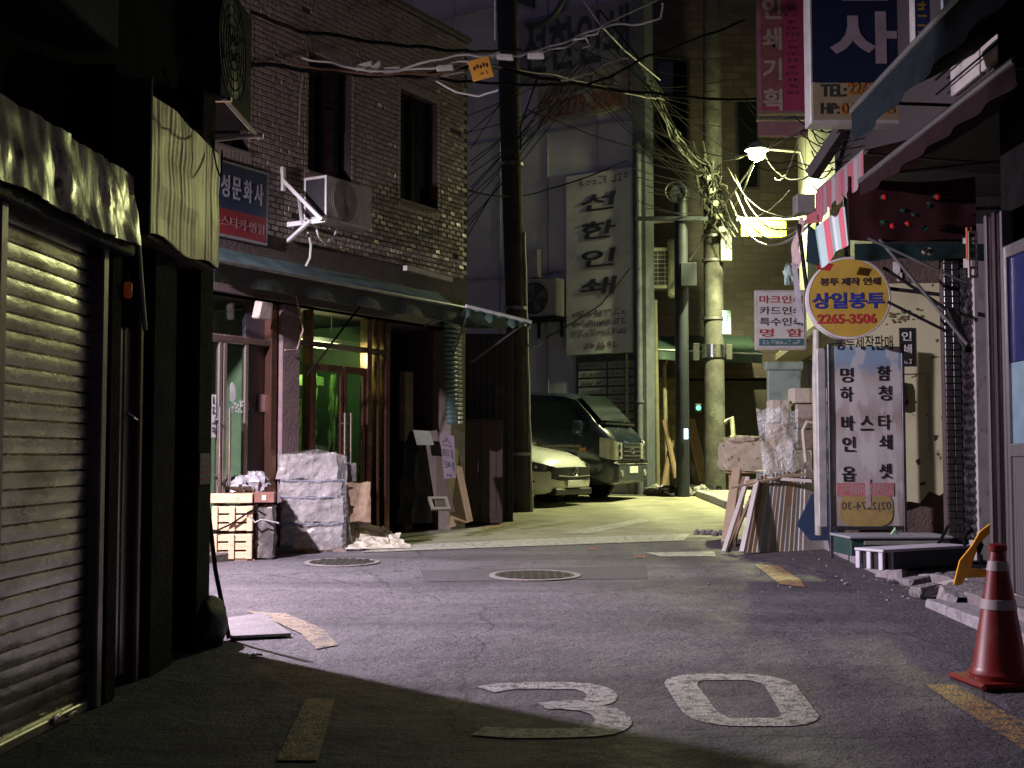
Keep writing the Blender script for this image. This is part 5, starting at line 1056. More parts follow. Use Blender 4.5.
# ---------------- tangle of cables on the pole
m_wire_l = mat('cable_pale', (.24, .25, .21), .6, col2=(.08,.08,.06), scale=7, amt=.9, spec=.3); m_wire_d = mat('cable_dark', (.015, .015, .015), .8, spec=.1)
tb = MB(); td = MB()
def path(a, b, sag, wob, n_=16, sd=0):
    out = []
    for i in range(n_+1):
        t = i/n_; p = V(a).lerp(V(b), t); p.z -= sag*4*t*(1-t); out.append(p+V((mnoise.noise(V((t*6, sd, 0))), mnoise.noise(V((t*6, sd, 5))), mnoise.noise(V((t*6, sd, 9)))))*wob*math.sin(math.pi*min(1, t*1.0+.02)))
    return out
hub = P(708, 190, p0.y-.3)
for i in range(20):
    a = P(650+jit(5), 84+jit(5), 23.2+jit(.2)); b = P(706+jit(7), 172+jit(8), p0.y-.3+jit(.2)); (tb if i % 4 == 0 else td if i % 2 else tb).tube(path(a, b, .28+jit(.06), .12, 14, i), random.uniform(.008, .018), 5)
for i in range(38):      # loops and ends round the hub
    a = P(703+jit(12), 160+abs(jit(30)), p0.y-.35+jit(.15)); b = P(716+jit(16), 200+jit(34), p0.y-.35+jit(.2)); (td if i % 3 == 0 else tb).tube(path(a, b, jit(.25), .22, 14, i+50), random.uniform(.008, .02), 5)
for i in range(12):
    a = P(700+jit(10), 150+jit(10), p0.y-.3); b = P(733+jit(8), 235+jit(14), p0.y-.5+jit(.2)); (tb if i % 3 else td).tube(path(a, b, .2+jit(.1), .2, 14, i+150), .014, 5)
hb = tag(tb.build('cable_tangle', m_wire_l), 'thick tangle of pale cables bundled at the head of the round concrete pole', 'cables', kind='stuff')
td.build('dark_cable', m_wire_d, hb)
mb = MB()
for i in range(5): c = P(709+i*3, 178+i*13, p0.y-.45); mb.box(Frame(c, (1, .2, jit(.5))), -.07, .07, -.05, .06, 0, .07, .01)
mb.build('splice_box', mat('splice', (.5, .5, .42), .5), hb)

# ---------------- the lit street lamp and the warning sign
LP_ = P(757, 153, 23.0)
wallX = 5.47
sl = root('street_lamp', V((wallX-.05, 23.0, LP_.z-.1)), 'lit street lamp glowing greenish white among the cables above the yellow camera sign', 'street lamp')
mb = MB(); mb.tube([V((wallX, 23, LP_.z-.35)), V((wallX-.10, 23, LP_.z+.02)), LP_+V((.18, 0, .08))], .028, 8); mb.build('arm', mat('arm_grey', (.3, .3, .28), .5, .5), sl)
mb = MB(); mb.lathe(LP_+V((0, 0, .13)), [(.03, .08), (.09, .07), (.18, -.01), (.23, -.08), (.225, -.08), (.17, -.005), (.03, .06)], 28); mb.build('lamp_shade', mat('shade_grey', (.35, .35, .3), .4, .4), sl)
mb = MB(); mb.lathe(LP_, [(.02, .08), (.09, .07), (.16, 0), (.135, -.10), (.02, -.16)], 20); bulb = mb.build('bulb', mat('bulb_glow', (1, 1, .8), .5, emit=(.93, 1, .55), estr=60), sl)
ld = bpy.data.lights.new('street_light', 'POINT'); ld.energy = LAMP_GREEN_W; ld.color = (.94, 1.0, .42); ld.shadow_soft_size = .10; lo = bpy.data.objects.new('street_light', ld); sc.collection.objects.link(lo); lo.location = LP_+V((0, 0, -.22))
ld = bpy.data.lights.new('street_beam', 'SPOT'); ld.energy = LAMP_SPOT_W; ld.color = (.96, 1.0, .50); ld.shadow_soft_size = .10; ld.spot_size = R(156); ld.spot_blend = 1; lo = bpy.data.objects.new('street_beam', ld); sc.collection.objects.link(lo); lo.location = LP_+V((0, 0, -.22)); lo.rotation_euler = (R(-8), R(-8), 0)
# alley lamp beyond the dark corner, on the wall of the alley
la = V((-3.82, 9.40, 3.5)); al = root('street_lamp', V((-4.3, 9.9, 4.4)), 'pale street lamp in the side alley behind the dark left corner', 'street lamp')
mb = MB(); q = FB.p(FB.hit(0, 0)[0], 0); mb.tube([la+V((-.45, .25, .35)), la+V((-.2, .1, .35)), la+V((0, 0, .16))], .03, 8); mb.build('arm', MATS['arm_grey'], al)
mb = MB(); mb.lathe(la+V((0, 0, .05)), [(.03, .14), (.08, .10), (.17, .02), (.165, .015), (.07, .08), (.03, .1)], 24); mb.build('lamp_shade', MATS['shade_grey'], al)
mb = MB(); mb.lathe(la, [(.01, .12), (.06, .08), (.08, .02), (.01, -.02)], 18); mb.build('bulb', mat('bulb_pink', (1, .9, .85), .5, emit=(1, .85, .78), estr=20), al)
ld = bpy.data.lights.new('alley_light', 'SPOT'); ld.spot_size = R(158); ld.spot_blend = 1; ld.energy = LAMP_ALLEY_W; ld.color = (.96, .81, 1.0); ld.shadow_soft_size = .06; lo = bpy.data.objects.new('alley_light', ld); sc.collection.objects.link(lo); lo.location = la+V((0, 0, -.10)); lo.rotation_euler = V((2.9, 1.0, -3.4)).to_track_quat('-Z', 'Y').to_euler()
lq = bpy.data.lights.new('alley_bulb_light', 'POINT'); lq.energy = 170; lq.color = (1.0, .86, .92); lq.shadow_soft_size = .06; lo = bpy.data.objects.new('alley_bulb_light', lq); sc.collection.objects.link(lo); lo.location = la+V((0, 0, -.10))
lg = V((-2.9, 9.25, 1.15)); ol = root('wall_lamp', lg, 'unseen orange lantern added in the side alley to tint the road', 'wall lamp'); mb = MB(); mb.tube([lg-V((0, 0, 1.1)), lg-V((0, 0, .08))], .025, 8); mb.build('post', m_black, ol); mb = MB(); mb.lathe(lg-V((0, 0, .08)), [(.03, 0), (.06, .02), (.06, .14), (.02, .18)], 14); mb.build('lamp_shade', mat('tint_lantern_glow', (1, .5, .2), .5, emit=(1, .45, .12), estr=5), ol)  # lantern made up to give the road its orange tint
ld = bpy.data.lights.new('orange_tint_light', 'POINT'); ld.energy = 28; ld.color = (1, .45, .16); ld.shadow_soft_size = .06; lo = bpy.data.objects.new('orange_tint_light', ld); sc.collection.objects.link(lo); lo.location = lg+V((.12, 0, 0))
a, b = P(741, 221, 23.9), P(786, 237, 23.9); F = Frame(((a+b)/2), (1, 0, -.02)); w = b.x-a.x; h = a.z-b.z
cs = root('camera_sign', (a+b)/2, 'bright yellow camera warning sign hung under the lit lamp', 'sign')
mb = MB(); mb.box(F, -w/2, w/2, -h/2, h/2, 0, .02, .004); mb.build('panel', mat('cctv_yellow', (.80, .72, .03), .5), cs)
text('CCTV 작동중', F, 0, 0, w*.86, h*.55, mat('cctv_ink', (.15, .14, .01), .6), cs, n=.021, bold=.02)
mb = MB(); mb.tube([F.p(-w*.6, h*.55, -.02), F.p(w*1.1, h*.75, -.02)], .03, 8); mb.build('hanger_bar', mat('bar_pale_yellow', (.5, .52, .3), .5), cs)
# cables between lamp, pole and the right-hand shops
k = 0
cabs = [((735, 175, 24), (822, 262-55, 12.5)), ((728, 168, 24), (838, 196, 12)), ((757, 158, 22.8), (712, 215, 24)), ((765, 155, 22.8), (830, 160, 13)), ((722, 160, 24), (757, 150, 22.8)), ((730, 200, 24), (812, 222, 12)), ((735, 190, 24), (815, 214, 12)), ((755, 160, 22.8), (735, 205, 24)), ((775, 178, 20), (800, 130, 15)), ((728, 150, 24), (806, 100, 16)), ((790, 190, 18), (735, 215, 24)), ((700, 150, 24), (815, 118, 15))]
labs_ = ['pale cable from the pole tangle to the striped cloth', 'second pale cable sagging past the lamp to the awning bar', 'pale stay running from the lamp down to the pole', 'thin cable leaving the lamp to the right', 'cable from pole to lamp, the highest one', 'low pale cable just above the yellow sign', 'pale cable right over the low cable by the yellow sign', 'short pale cable below the lamp', 'thin cable slanting up right of the lamp', 'thin cable rising to the pink sign', 'dim cable crossing behind the yellow sign', 'long thin cable from the tangle to the navy sign']
for (a, b), lab in zip(cabs, labs_): wire('cable', [P(*a), P(*b)], .016 if k < 8 else .010, m_wire_l if k % 3 != 2 else m_wgry, lab, n_=18, sag=.03+.02*random.random(), wob=.015); k += 1
# ---------------- cables over the street
def wpix(lst, r, m, lab, sag=.0, wob=0, n_=10, grp=None): return wire('cable', [P(*q) for q in lst], r, m, lab, n_=n_, sag=sag, wob=wob, group=grp)
wpix([(196, 48, 11.9), (240, 62, 12.4), (300, 70, 12.9), (360, 74, 13.2), (420, 76, 13.3), (480, 62, 13.4)], .022, m_wblk, 'thick black cable running along the tile wall towards the street', wob=.04)
wpix([(250, 12, 12.0), (300, 30, 13.0), (370, 42, 13.6), (462, 52, 14.8), (520, 50, 16)], .020, m_wblk, 'upper black cable on the tile wall near the roof edge', wob=.03)
wpix([(300, 60, 12.6), (345, 66, 12.9), (400, 70, 13), (440, 66, 13.1), (480, 60, 13.2)], .011, m_wwht, 'white cable lashed along the black one across the tile wall', wob=.08)
wpix([(296, 68, 12.6), (340, 70, 12.9), (390, 74, 13), (450, 72, 13.1)], .012, mat('cable_orange', (.16, .07, .035), .5), 'thin orange-brown cable in the bundle on the tile wall', wob=.06)
wpix([(400, 70, 13), (430, 60, 13.05), (470, 54, 13.1), (495, 56, 13.2), (520, 58, 13.3), (545, 48, 13.4), (575, 38, 13.6), (600, 27, 13.8), (632, 24, 14), (658, 20, 14.2), (662, 4, 14.3)], .012, m_wwht, 'bright white cable rising to the right above the yellow tag', wob=.05)
wpix([(490, 58, 13.2), (505, 63, 13.2), (525, 58, 13.3), (545, 52, 13.4), (560, 44, 13.5), (585, 36, 13.6), (600, 28, 13.8)], .010, m_wwht, 'second white cable twisted round the bright one right of the yellow tag', wob=.16)
wpix([(572, 40, 13.6), (586, 38, 13.6), (590, 46, 13.6), (582, 48, 13.6)], .010, m_wwht, 'short white cable end hooked below the twisted pair')
wpix([(436, 80, 13.3), (456, 92, 13.3), (478, 96, 13.3), (498, 90, 13.3)], .011, m_wwht, 'slack pale cable drooping below the yellow tag', wob=.03)
wpix([(462, 72, 13.2), (440, 76, 13.2), (470, 62, 13.2), (500, 52, 13.2)], .010, m_wgry, 'grey cable looping left of the yellow tag', wob=.05)
wpix([(495, 40, 13.3), (495, -10, 13.3)], .010, m_wwht, 'thin vertical cable rising from the yellow tag')
wpix([(580, -5, 14), (601, 26, 13.9), (624, 50, 16), (660, 80, 20)], .012, m_wgry, 'grey cable crossing behind the bright white one')
wpix([(601, 26, 13.8), (662, -2, 14)], .010, m_wgry, 'grey cable slanting up to the right from the crossing')
wpix([(480, 62, 14), (540, 78, 15), (610, 90, 16.5), (700, 98, 18), (790, 100, 19)], .022, m_wblk, 'long black cable crossing the grey building to the right', wob=.03)
wpix([(440, 78, 14), (520, 84, 15), (590, 84, 16), (650, 55, 16.5), (745, 20, 16)], .018, m_wblk, 'black cable dipping then rising to the upper right', wob=.03, sag=.01)
wpix([(480, 64, 13.8), (560, 76, 16), (640, 96, 19), (664, 100, 22)], .014, mat('cable_tan', (.22, .18, .14), .6), 'tan cable running back from the tag to the pole bundle', wob=.03)
wpix([(467, 190, 17), (545, 190, 22), (628, 160, 23)], .014, m_wblk, 'thin black cable sagging across the grey wall over the tall sign', sag=.02)
wpix([(528, 110, 19.5), (600, 138, 22), (680, 160, 24)], .012, m_wblk, 'thin black cable from the leaning pole to the cable bundle')
wpix([(540, 70, 19.4), (520, 128, 19.3), (521, 150, 19.4)], .014, m_wblk, 'short black lead hanging beside the leaning pole')
wpix([(528, 345, 19.3), (545, 338, 24), (600, 305, 24), (630, 268, 24)], .014, m_wblk, 'dark cable drooping across the lower grey wall and tall sign', sag=.02)
wpix([(600, 10, 18), (640, 60, 19), (668, 100, 22)], .014, m_wblk, 'dark cable descending to the left end of the cable bundle')
wpix([(640, 62, 18), (648, 82, 20), (660, 100, 23)], .03, m_wire_d, 'thick dark cable joining the left end of the cable bundle', wob=.05)
wpix([(560, 82, 15), (582, 76, 15), (600, 68, 15.3), (628, 58, 15.6)], .012, m_wgry, 'pale short cable piece lashed to the black cable above the grey sign', wob=.06)
for i in range(14): wpix([(468+jit(4), 120+i*9+jit(8), 18), (560+jit(50), 60+jit(25), 20), (720+jit(20), 60+i*12+jit(6), 24)], .007, m_wblk, 'hair-thin black cable among the web of lines over the grey building', sag=.02, grp='hair-thin cables over the grey building')
for i in range(12): wpix([(640+jit(8), 120+i*8, 23), (700+jit(8), 150+i*6+jit(10), 24)], .008, m_wire_d, 'short dark wire strung to the pole over the brown tiled wall', sag=.02, grp='short dark wires left of the concrete pole')
for i in range(5): wpix([(740+jit(8), 90+i*14, 22), (800+jit(10), 120+i*12+jit(14), 15), (850, 130+i*8, 12)], .007, m_wire_d, 'thin dark wire web between the lamp and the navy sign', sag=.03, grp='thin wires right of the lamp')
# bundle junctions on the street cable
mb = MB()
for (px, py) in ((374, 68), (392, 70), (364, 66), (445, 68), (505, 57), (536, 56)):
    c = P(px, py, 13.05); mb.box(Frame(c, (1, 0, .3+jit(.5))), -.09, .09, -.03, .03, -.03, .03, .01)
tag(mb.build('cable_tie', m_wwht), 'white tape wraps holding the street cable bundle together', 'cable ties', kind='stuff')
# yellow tag
c = P(481, 69, 13.0); F = Frame(c, (1, 0, .27)); F.v = F.n.cross(F.u).normalized(); F = Frame(c, F.u, F.v)
yt = root('cable_tag', c, 'rounded yellow-orange tag with dark marks hanging on the street cables', 'tag')
mb = MB(); mb.box(F, -.115, .115, -.115, .115, 0, .014, .006); mb.build('plate', mat('tag_yellow', (.95, .47, .06), .5, emit=(1, .5, .08), estr=0), yt)
for i in range(5): 
    mb = MB(); mb.prism(F, [(-.065+i*.034+.014*math.cos(a), .02+.012*(i % 2)+.024*math.sin(a)) for a in [k*math.tau/8 for k in range(8)]], .0145, .017); mb.build('printed_mark', mat('tag_ink', (.12, .02, .03), .6), yt)
scribble(3, F, .01, -.05, .09, .04, mat('tag_ink2', (.45, .2, .03), .6), yt, n=.0145)
# ============================================================ RIGHT SIDE
m_rw = mat('right_wall_dark', (.11, .10, .095), .85, col2=(.06, .055, .05), scale=2.5, bump=.5, dirt=(.04, .035, .03), dscale=2)
# long facade from the boxes back to the pole
FA = Frame((5.6, 24.2, 0), (-.106, -.994, 0))          # n = -X (towards the street)
ra = root('print_shop_building', FA.p(5, 0, -2), 'dim grey building with shop doorways along the right side, behind the stacked boxes', 'building')
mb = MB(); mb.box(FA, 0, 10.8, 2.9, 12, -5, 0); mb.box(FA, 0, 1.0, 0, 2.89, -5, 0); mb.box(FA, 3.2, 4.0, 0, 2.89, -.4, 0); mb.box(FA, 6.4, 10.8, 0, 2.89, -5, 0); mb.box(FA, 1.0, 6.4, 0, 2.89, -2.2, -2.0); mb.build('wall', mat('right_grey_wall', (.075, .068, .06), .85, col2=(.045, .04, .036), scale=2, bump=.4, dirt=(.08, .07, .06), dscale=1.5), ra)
for a, b in ((1.02, 3.18), (4.02, 6.38)):
    mb = MB(); mb.box(FA, a, b, 2.2, 2.88, -.3, -.2); mb.build('shop_window', mat('dull_glass', (.03, .05, .05), .15), ra)
    mb = MB()
    for q in (a, (a+b)/2, b-.06): mb.box(FA, q, q+.06, .15, 2.2, -.25, -.15)
    mb.build('door_frame', mat('frame_teal', (.05, .10, .09), .5), ra)
for (a, b, z0, z1) in ((1.6, 2.8, 4.0, 5.2), (4.4, 5.8, 4.0, 5.2), (7.6, 8.8, 4.1, 5.3), (4.4, 5.8, 6.8, 8.0)):
    mb = MB(); mb.box(FA, a, b, z0, z1, .002, .05); w_ = mb.build('window', m_wframe, ra); p = MB(); p.box(FA, a+.06, (a+b)/2-.03, z0+.06, z1-.06, .051, .056); p.box(FA, (a+b)/2+.03, b-.06, z0+.06, z1-.06, .051, .056); p.build('pane', g_dark, w_)
mb = MB(); mb.box(FA, .2, 6.5, 2.95, 3.1, 0, .5, .02); mb.box(FA, 6.6, 9.6, 5.7, 5.85, 0, .3, .02); mb.build('ledge', mat('ledge_brown', (.16, .12, .09), .7), ra)
# wall end facing the camera above the cream wall
cream = mat('cream_paint', (.58, .56, .36), .75, col2=(.48, .46, .29), scale=3, amt=.5, bump=.25, bscale=12)
FCm = Frame((4.0, 13.3, 0), (1, -.10, 0))
nb = root('stair_building', FCm.p(.5, 0, -1), 'dark building wing with a cream painted side wall behind the free-standing banner', 'building')
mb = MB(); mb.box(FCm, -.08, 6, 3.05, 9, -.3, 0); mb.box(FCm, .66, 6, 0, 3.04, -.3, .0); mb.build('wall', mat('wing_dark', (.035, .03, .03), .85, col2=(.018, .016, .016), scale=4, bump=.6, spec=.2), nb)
m_stain = bpy.data.materials.new('cream_stained'); m_stain.use_nodes = True; nt = m_stain.node_tree; b_ = nt.nodes['Principled BSDF']; b_.inputs['Roughness'].default_value = .7
gg = nt.nodes.new('ShaderNodeNewGeometry'); s1 = nt.nodes.new('ShaderNodeTexNoise'); s1.inputs['Scale'].default_value = 9; s1.inputs['Detail'].default_value = 2; s2 = nt.nodes.new('ShaderNodeTexNoise'); s2.inputs['Scale'].default_value = 2.2; s2.inputs['Detail'].default_value = 7
for q in (s1, s2): nt.links.new(gg.outputs[0], q.inputs['Vector'])
r1 = nt.nodes.new('ShaderNodeMapRange'); r1.inputs[1].default_value = .66; r1.inputs[2].default_value = .70; nt.links.new(s1.outputs[0], r1.inputs[0])
r2 = nt.nodes.new('ShaderNodeMapRange'); r2.inputs[1].default_value = .5; r2.inputs[2].default_value = .8; nt.links.new(s2.outputs[0], r2.inputs[0])
x1 = nt.nodes.new('ShaderNodeMix'); x1.data_type = 'RGBA'; x1.inputs[6].default_value = (.56, .54, .33, 1); x1.inputs[7].default_value = (.36, .33, .20, 1); nt.links.new(r2.outputs[0], x1.inputs[0])
x2 = nt.nodes.new('ShaderNodeMix'); x2.data_type = 'RGBA'; x2.inputs[7].default_value = (.05, .035, .025, 1); nt.links.new(x1.outputs[2], x2.inputs[6]); nt.links.new(r1.outputs[0], x2.inputs[0]); nt.links.new(x2.outputs[2], b_.inputs[0])
u0, u1 = FCm.hit(886, 400)[0], FCm.hit(946, 400)[0]; z1 = FCm.hit(920, 284)[1]; z0 = FCm.hit(920, 503)[1]
mb = MB(); prof = [(u0-.4, z1), (u1, z1), (u1, z0+.15), (u1-.1, z0+.08), (u1-.2, z0+.13), (u1-.3, z0), (u1-.42, z0+.02), (u1-.55, z0-.03), (u0-.4, z0+.03)]
mb.prism(FCm, prof, -.02, .06); mb.build('cream_wall', m_stain, nb)
mb = MB(); mb.box(FCm, u0-.4, u1+.3, .13, z1, -.3, -.03); mb.box(FCm, u0-.5, u1+.4, z1+.003, z1+.30, -.3, .02); mb.build('wall_core', mat('core_brown', (.14, .09, .07), .85, col2=(.07, .05, .04), scale=6, bump=.8), nb)
mb = MB(); mb.box(FCm, u1+.004, u1+.035, z0+.05, z1+.15, -.0, .09, .004); mb.build('corner_strip', mat('strip_pale', (.62, .58, .46), .6, dirt=(.2, .15, .1), dscale=8), nb)
for (x0, y0, x1_, y1) in ((893, 262, 900, 276), (897, 273, 902, 281)):
    a = FCm.hit(x0, y0, .03); b = FCm.hit(x1_, y1, .03); mb = MB(); mb.box(FCm, a[0], b[0], b[1], a[1], .021, .04); mb.build('wall_vent', m_wwht, nb)
# faded floral stain-painting and black poster on the cream wall
u, v = FCm.hit(899, 316, .07); mb = MB()
for i in range(28):
    a, b = u+random.gauss(0, .09), v+random.gauss(0, .035); mb.prism(FCm, [(a+.022*math.cos(t)*random.uniform(.4, 1), b+.016*math.sin(t)*random.uniform(.4, 1)) for t in [k*math.tau/6 for k in range(6)]], .061, .066+.0005*i)
mb.build('floral_sticker', mat('floral_brown', (.28, .13, .07), .8, col2=(.12, .16, .05), scale=30, amt=.9), nb)
a = FCm.hit(899, 328, .07); b = FCm.hit(914, 366, .07); rt = root('black_poster', FCm.p(a[0], b[1], .07), 'narrow black poster with white Korean letters on the cream wall', 'poster')
mb = MB(); mb.box(FCm, a[0], b[0], b[1], a[1], .068, .08); mb.build('sheet', mat('poster_black', (.02, .02, .02), .5), rt); FP2 = Frame(FCm.p(0, 0, .08), FCm.u)
for i, ch in enumerate('인쇄'): text(ch, FP2, (a[0]+b[0])/2, a[1]-(a[1]-b[1])*(.22+.33*i), (b[0]-a[0])*.7, (a[1]-b[1])*.24, mat('poster_white', (.7, .7, .68), .5), rt, bold=.02)
scribble(3, FP2, (a[0]+b[0])/2, b[1]+.05, (b[0]-a[0])*.8, .05, MATS['poster_white'], rt)
a = FCm.hit(902, 374, .07); b = FCm.hit(929, 452, .07); mb = MB(); mb.tube([FCm.p(a[0], a[1], .075), FCm.p(b[0], a[1], .075), FCm.p(b[0], b[1], .075)], .006, 6); mb.build('wall_wire', m_wgry, nb)
mb = MB(); a = FCm.hit(898, 382, .1); mb.lathe(FCm.p(a[0]+.02, a[1]-.30, .10), [(.03, 0), (.05, .02), (.05, .24), (.04, .30)], 14); tag(mb.build('bottle_holder', m_black), 'black tubular holder fixed low on the cream wall behind the banner', 'holder')
mb = MB(); a = FCm.hit(906, 402, .1); r_ = MB(); r_.disc(FCm.p(a[0], a[1], .061), FCm.n, .035, .02, 12); r_.build('red_knob', mat('knob_red', (.5, .04, .03), .5), nb)
# recess: dark tiled pier, shiny strip curtain
FPi = Frame((4.0, 11.5, 0), (1, 0, 0))
pr_ = root('tiled_pier', FPi.p(.1, .1, 0), 'dark glazed-tile pier right of the cream wall', 'pillar')
ud0, ud1 = FPi.hit(946, 400)[0], FPi.hit(962, 400)[0]
mb = MB(); mb.box(FPi, ud0, ud1+.3, .2, 3.1, -.12, -.02); mb.build('core', m_mort, pr_)
mb = MB(); v = .2
while v < 3.05:
    for j in range(2): w = (ud1-ud0)/2; mb.box(FPi, ud0+j*w+.003, ud0+(j+1)*w-.003, v, v+.055, -.02, .0+jit(.002), .003)
    v += .062
mb.build('tiles', mat('tile_black', (.055, .05, .05), .22, col2=(.03, .03, .03)), pr_)
mb = MB(); FQ = Frame((3.95, 10.8, 0), (.2, -1, 0)); a = FPi.hit(963, 400, .7); 
F = Frame((0, 10.9, 0), (1, 0, 0)); ua, ub = F.hit(963, 400)[0], F.hit(974, 400)[0]; za, zb_ = F.hit(968, 268)[1], F.hit(968, 540)[1]
mb = MB(); mb.grid(lambda s, t: F.p(ua+(ub-ua)*s, zb_+(za-zb_)*t, .012*math.sin(t*190)+.012*mnoise.noise(V((s*3, t*20, 0)))), 4, 190, .006, (0, 1, 0)); mb.smooth = False
tag(mb.build('rolled_shutter_edge', mat('ribbed_grey', (.16, .155, .16), .5, .3, col2=(.05, .05, .05), scale=20, amt=.8)), 'narrow strip of ribbed folded grey shutter right of the dark pier', 'shutter')
mb = MB(); mb.box(F, ub+.004, ub+.03, .2, za, -.02, .05); mb.box(F, ub+.04, ub+.5, .15, 3.2, -.3, -.1); tag(mb.build('door_edge', mat('edge_pale', (.45, .43, .42), .5, dirt=(.12, .1, .1), dscale=7)), 'pale chipped vertical door edge beside the ribbed shutter', 'door edge')
# near shop at the right edge
FN = Frame((3.16, 8.3, 0), (-.012, -1, 0))        # n = -X
nsb = root('corner_shop', FN.p(1, 0, -1), 'dark shop at the right edge with aluminium sliding doors', 'building')
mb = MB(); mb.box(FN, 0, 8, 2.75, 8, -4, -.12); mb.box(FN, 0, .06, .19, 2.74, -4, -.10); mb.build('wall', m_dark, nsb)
m_alu = mat('door_aluminium', (.30, .28, .28), .34, .75, col2=(.21, .19, .20), scale=4, stretch=(1, 1, .3), dirt=(.2, .17, .17), dscale=5, dthr=(.6, .75)); m_alud = mat('door_alu_dark', (.10, .07, .08), .35, .6)
pz = lambda px, py: FN.hit(px, py)
for a, b, m_, n0 in ((0.0, .035, m_alud, 0), (.045, .085, m_alu, .02), (.10, .15, m_alud, -.01), (.16, .20, m_alud, .01), (.215, .245, m_alu, -.02)):
    mb = MB(); mb.box(FN, a, b, .19, 2.74, -.10, n0, .006); mb.build('post', m_, nsb)
ds = mb = MB(); mb.box(FN, .25, .29, .2, 2.5, -.07, -.03, .004); mb.box(FN, .76, .80, .2, 2.5, -.07, -.03, .004); mb.box(FN, .29, .76, 1.14, 1.22, -.07, -.03, .004); mb.box(FN, .29, .76, .2, .27, -.07, -.03, .004); mb.box(FN, .29, .76, 2.42, 2.5, -.07, -.03, .004); dr = mb.build('sliding_door', m_alu, nsb)
mb = MB()
for k in range(22): a = .292+k*.0212; mb.box(FN, a, a+.0195, .272, 1.138, -.06, -.045+.003*(k % 2), .002)
mb.build('ribbed_panel', m_alu, dr)
mb = MB(); mb.box(FN, .292, .758, 1.222, 1.74, -.055, -.05); mb.build('frosted_pane', mat('frosted_teal', (.20, .30, .34), .3, col2=(.12, .2, .24), scale=6), dr)
mb = MB(); mb.box(FN, .292, .758, 1.745, 2.418, -.055, -.05); mb.build('pane', mat('pane_navy', (.03, .035, .12), .12), dr)
mb = MB(); mb.box(FN, .8, 6, .19, 2.6, -.1, -.05); mb.build('sliding_door', m_alud, nsb)
# small louvre and orange bit above
F = Frame((0, 9.6, 0), (1, 0, 0)); a = F.hit(967, 232); b = F.hit(977, 278); mb = MB(); w = b[0]-a[0]
mb.box(F, a[0], a[0]+.012, b[1], a[1], 0, .03); mb.box(F, b[0]-.012, b[0], b[1], a[1], 0, .03)
for k in range(6): z = b[1]+(a[1]-b[1])*k/5.2; mb.box(F, a[0]+.012, b[0]-.012, z, z+.018, 0, .03)
tag(mb.build('louvre_grille', mat('louvre_cream', (.5, .42, .34), .6)), 'small cream louvre grille beside the dark posts under the awnings', 'grille')
a = F.hit(961, 230, -.1); b = F.hit(967, 262, -.1); mb = MB(); mb.grid(lambda s, t: F.p(a[0]+(b[0]-a[0])*s, b[1]+(a[1]-b[1])*t, .02*math.sin(s*9)), 8, 4, .005, (0, 1, 0)); tag(mb.build('orange_cloth', mat('cloth_orange', (.5, .10, .03), .8)), 'strip of orange cloth hanging left of the louvre grille', 'cloth')
# upper storeys: dark mass, pale boards, signs
FU = Frame((3.45, 13.2, 0), (0, -1, 0))
ub_ = root('sign_building', FU.p(1, 3.5, 0), 'dark upper storey over the awnings at the top right', 'building')
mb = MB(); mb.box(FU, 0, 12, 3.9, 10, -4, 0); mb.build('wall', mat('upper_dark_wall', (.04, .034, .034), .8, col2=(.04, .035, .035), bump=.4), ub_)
a = FU.hit(948, 95, .06); b = FU.hit(1030, 40, .06); za = FU.hit(948, 115, .06)[1]
mb = MB(); F = FU
u0 = FU.hit(949, 100, .06)[0]; 
for k in range(4):
    mb = MB(); q0 = u0+k*.62; mb.box(FU, q0+.01, q0+.60, 3.92, 4.55, .01, .05, .006); mb.build('pale_board', mat('board_pale', (.52, .50, .46), .7, col2=(.38, .36, .34), scale=4, dirt=(.25, .22, .2), dscale=4), ub_)
mb = MB(); mb.tube([FU.p(u0-.2, 4.12, .09), FU.p(u0+2.6, 4.12, .09)], .01, 6); mb.tube([FU.p(u0-.2, 4.0, .09), FU.p(u0+2.6, 4.0, .09)], .008, 6); mb.build('wall_cable', m_wblk, ub_)
# navy sign
def flat_sign(name, Y, x0, y0, x1, y1, depth, lab, framem):
    a, b = P(x0, y0, Y), P(x1, y1, Y); F = Frame(((a.x+b.x)/2, Y, b.z), (1, 0, 0)); w = b.x-a.x; h = a.z-b.z; rt = root(name, F.p(0, 0, 0), lab, 'sign')
    mb = MB(); mb.box(F, -w/2, w/2, 0, h, -depth, 0, .008); mb.build('box', framem, rt); return F, w, h, rt
m_sf = mat('sign_frame_white', (.62, .62, .58), .45, .2)
F, w, h, rt = flat_sign('navy_sign', 11.0, 808, -70, 918, 123, .22, 'big navy box sign with large Korean letters and orange phone numbers', m_sf)
mb = MB(); mb.box(F, -w/2+.02, w/2-.02, .36*1.02, h-.02, .001, .012); mb.build('navy_panel', mat('panel_navy', (.010, .016, .055), .4, col2=(.007, .011, .035)), rt)
mb = MB(); mb.box(F, -w/2+.02, w/2-.02, .03, .36, .001, .012); mb.build('cream_panel', mat('panel_cream', (.34, .30, .18), .5, col2=(.28, .22, .12)), rt)
m_lav = mat('letter_lavender', (.40, .32, .36), .5)
def sp(px, py): q = P(px, py, 11.0); return q.x-F.o.x, q.z-F.o.z
(ax, az), (bx, bz) = sp(830, 64), sp(896, 12)
text('사', F, (ax+bx)/2, (az+bz)/2, bx-ax, bz-az, m_lav, rt, n=.013, bold=.035)
(ax, az), (bx, bz) = sp(835, 1), sp(893, -50); text('문', F, (ax+bx)/2, (az+bz)/2, bx-ax, bz-az, m_lav, rt, n=.013, bold=.035)
m_tk, m_to = mat('tel_black', (.04, .05, .04), .5), mat('tel_orange', (.50, .17, .02), .5)
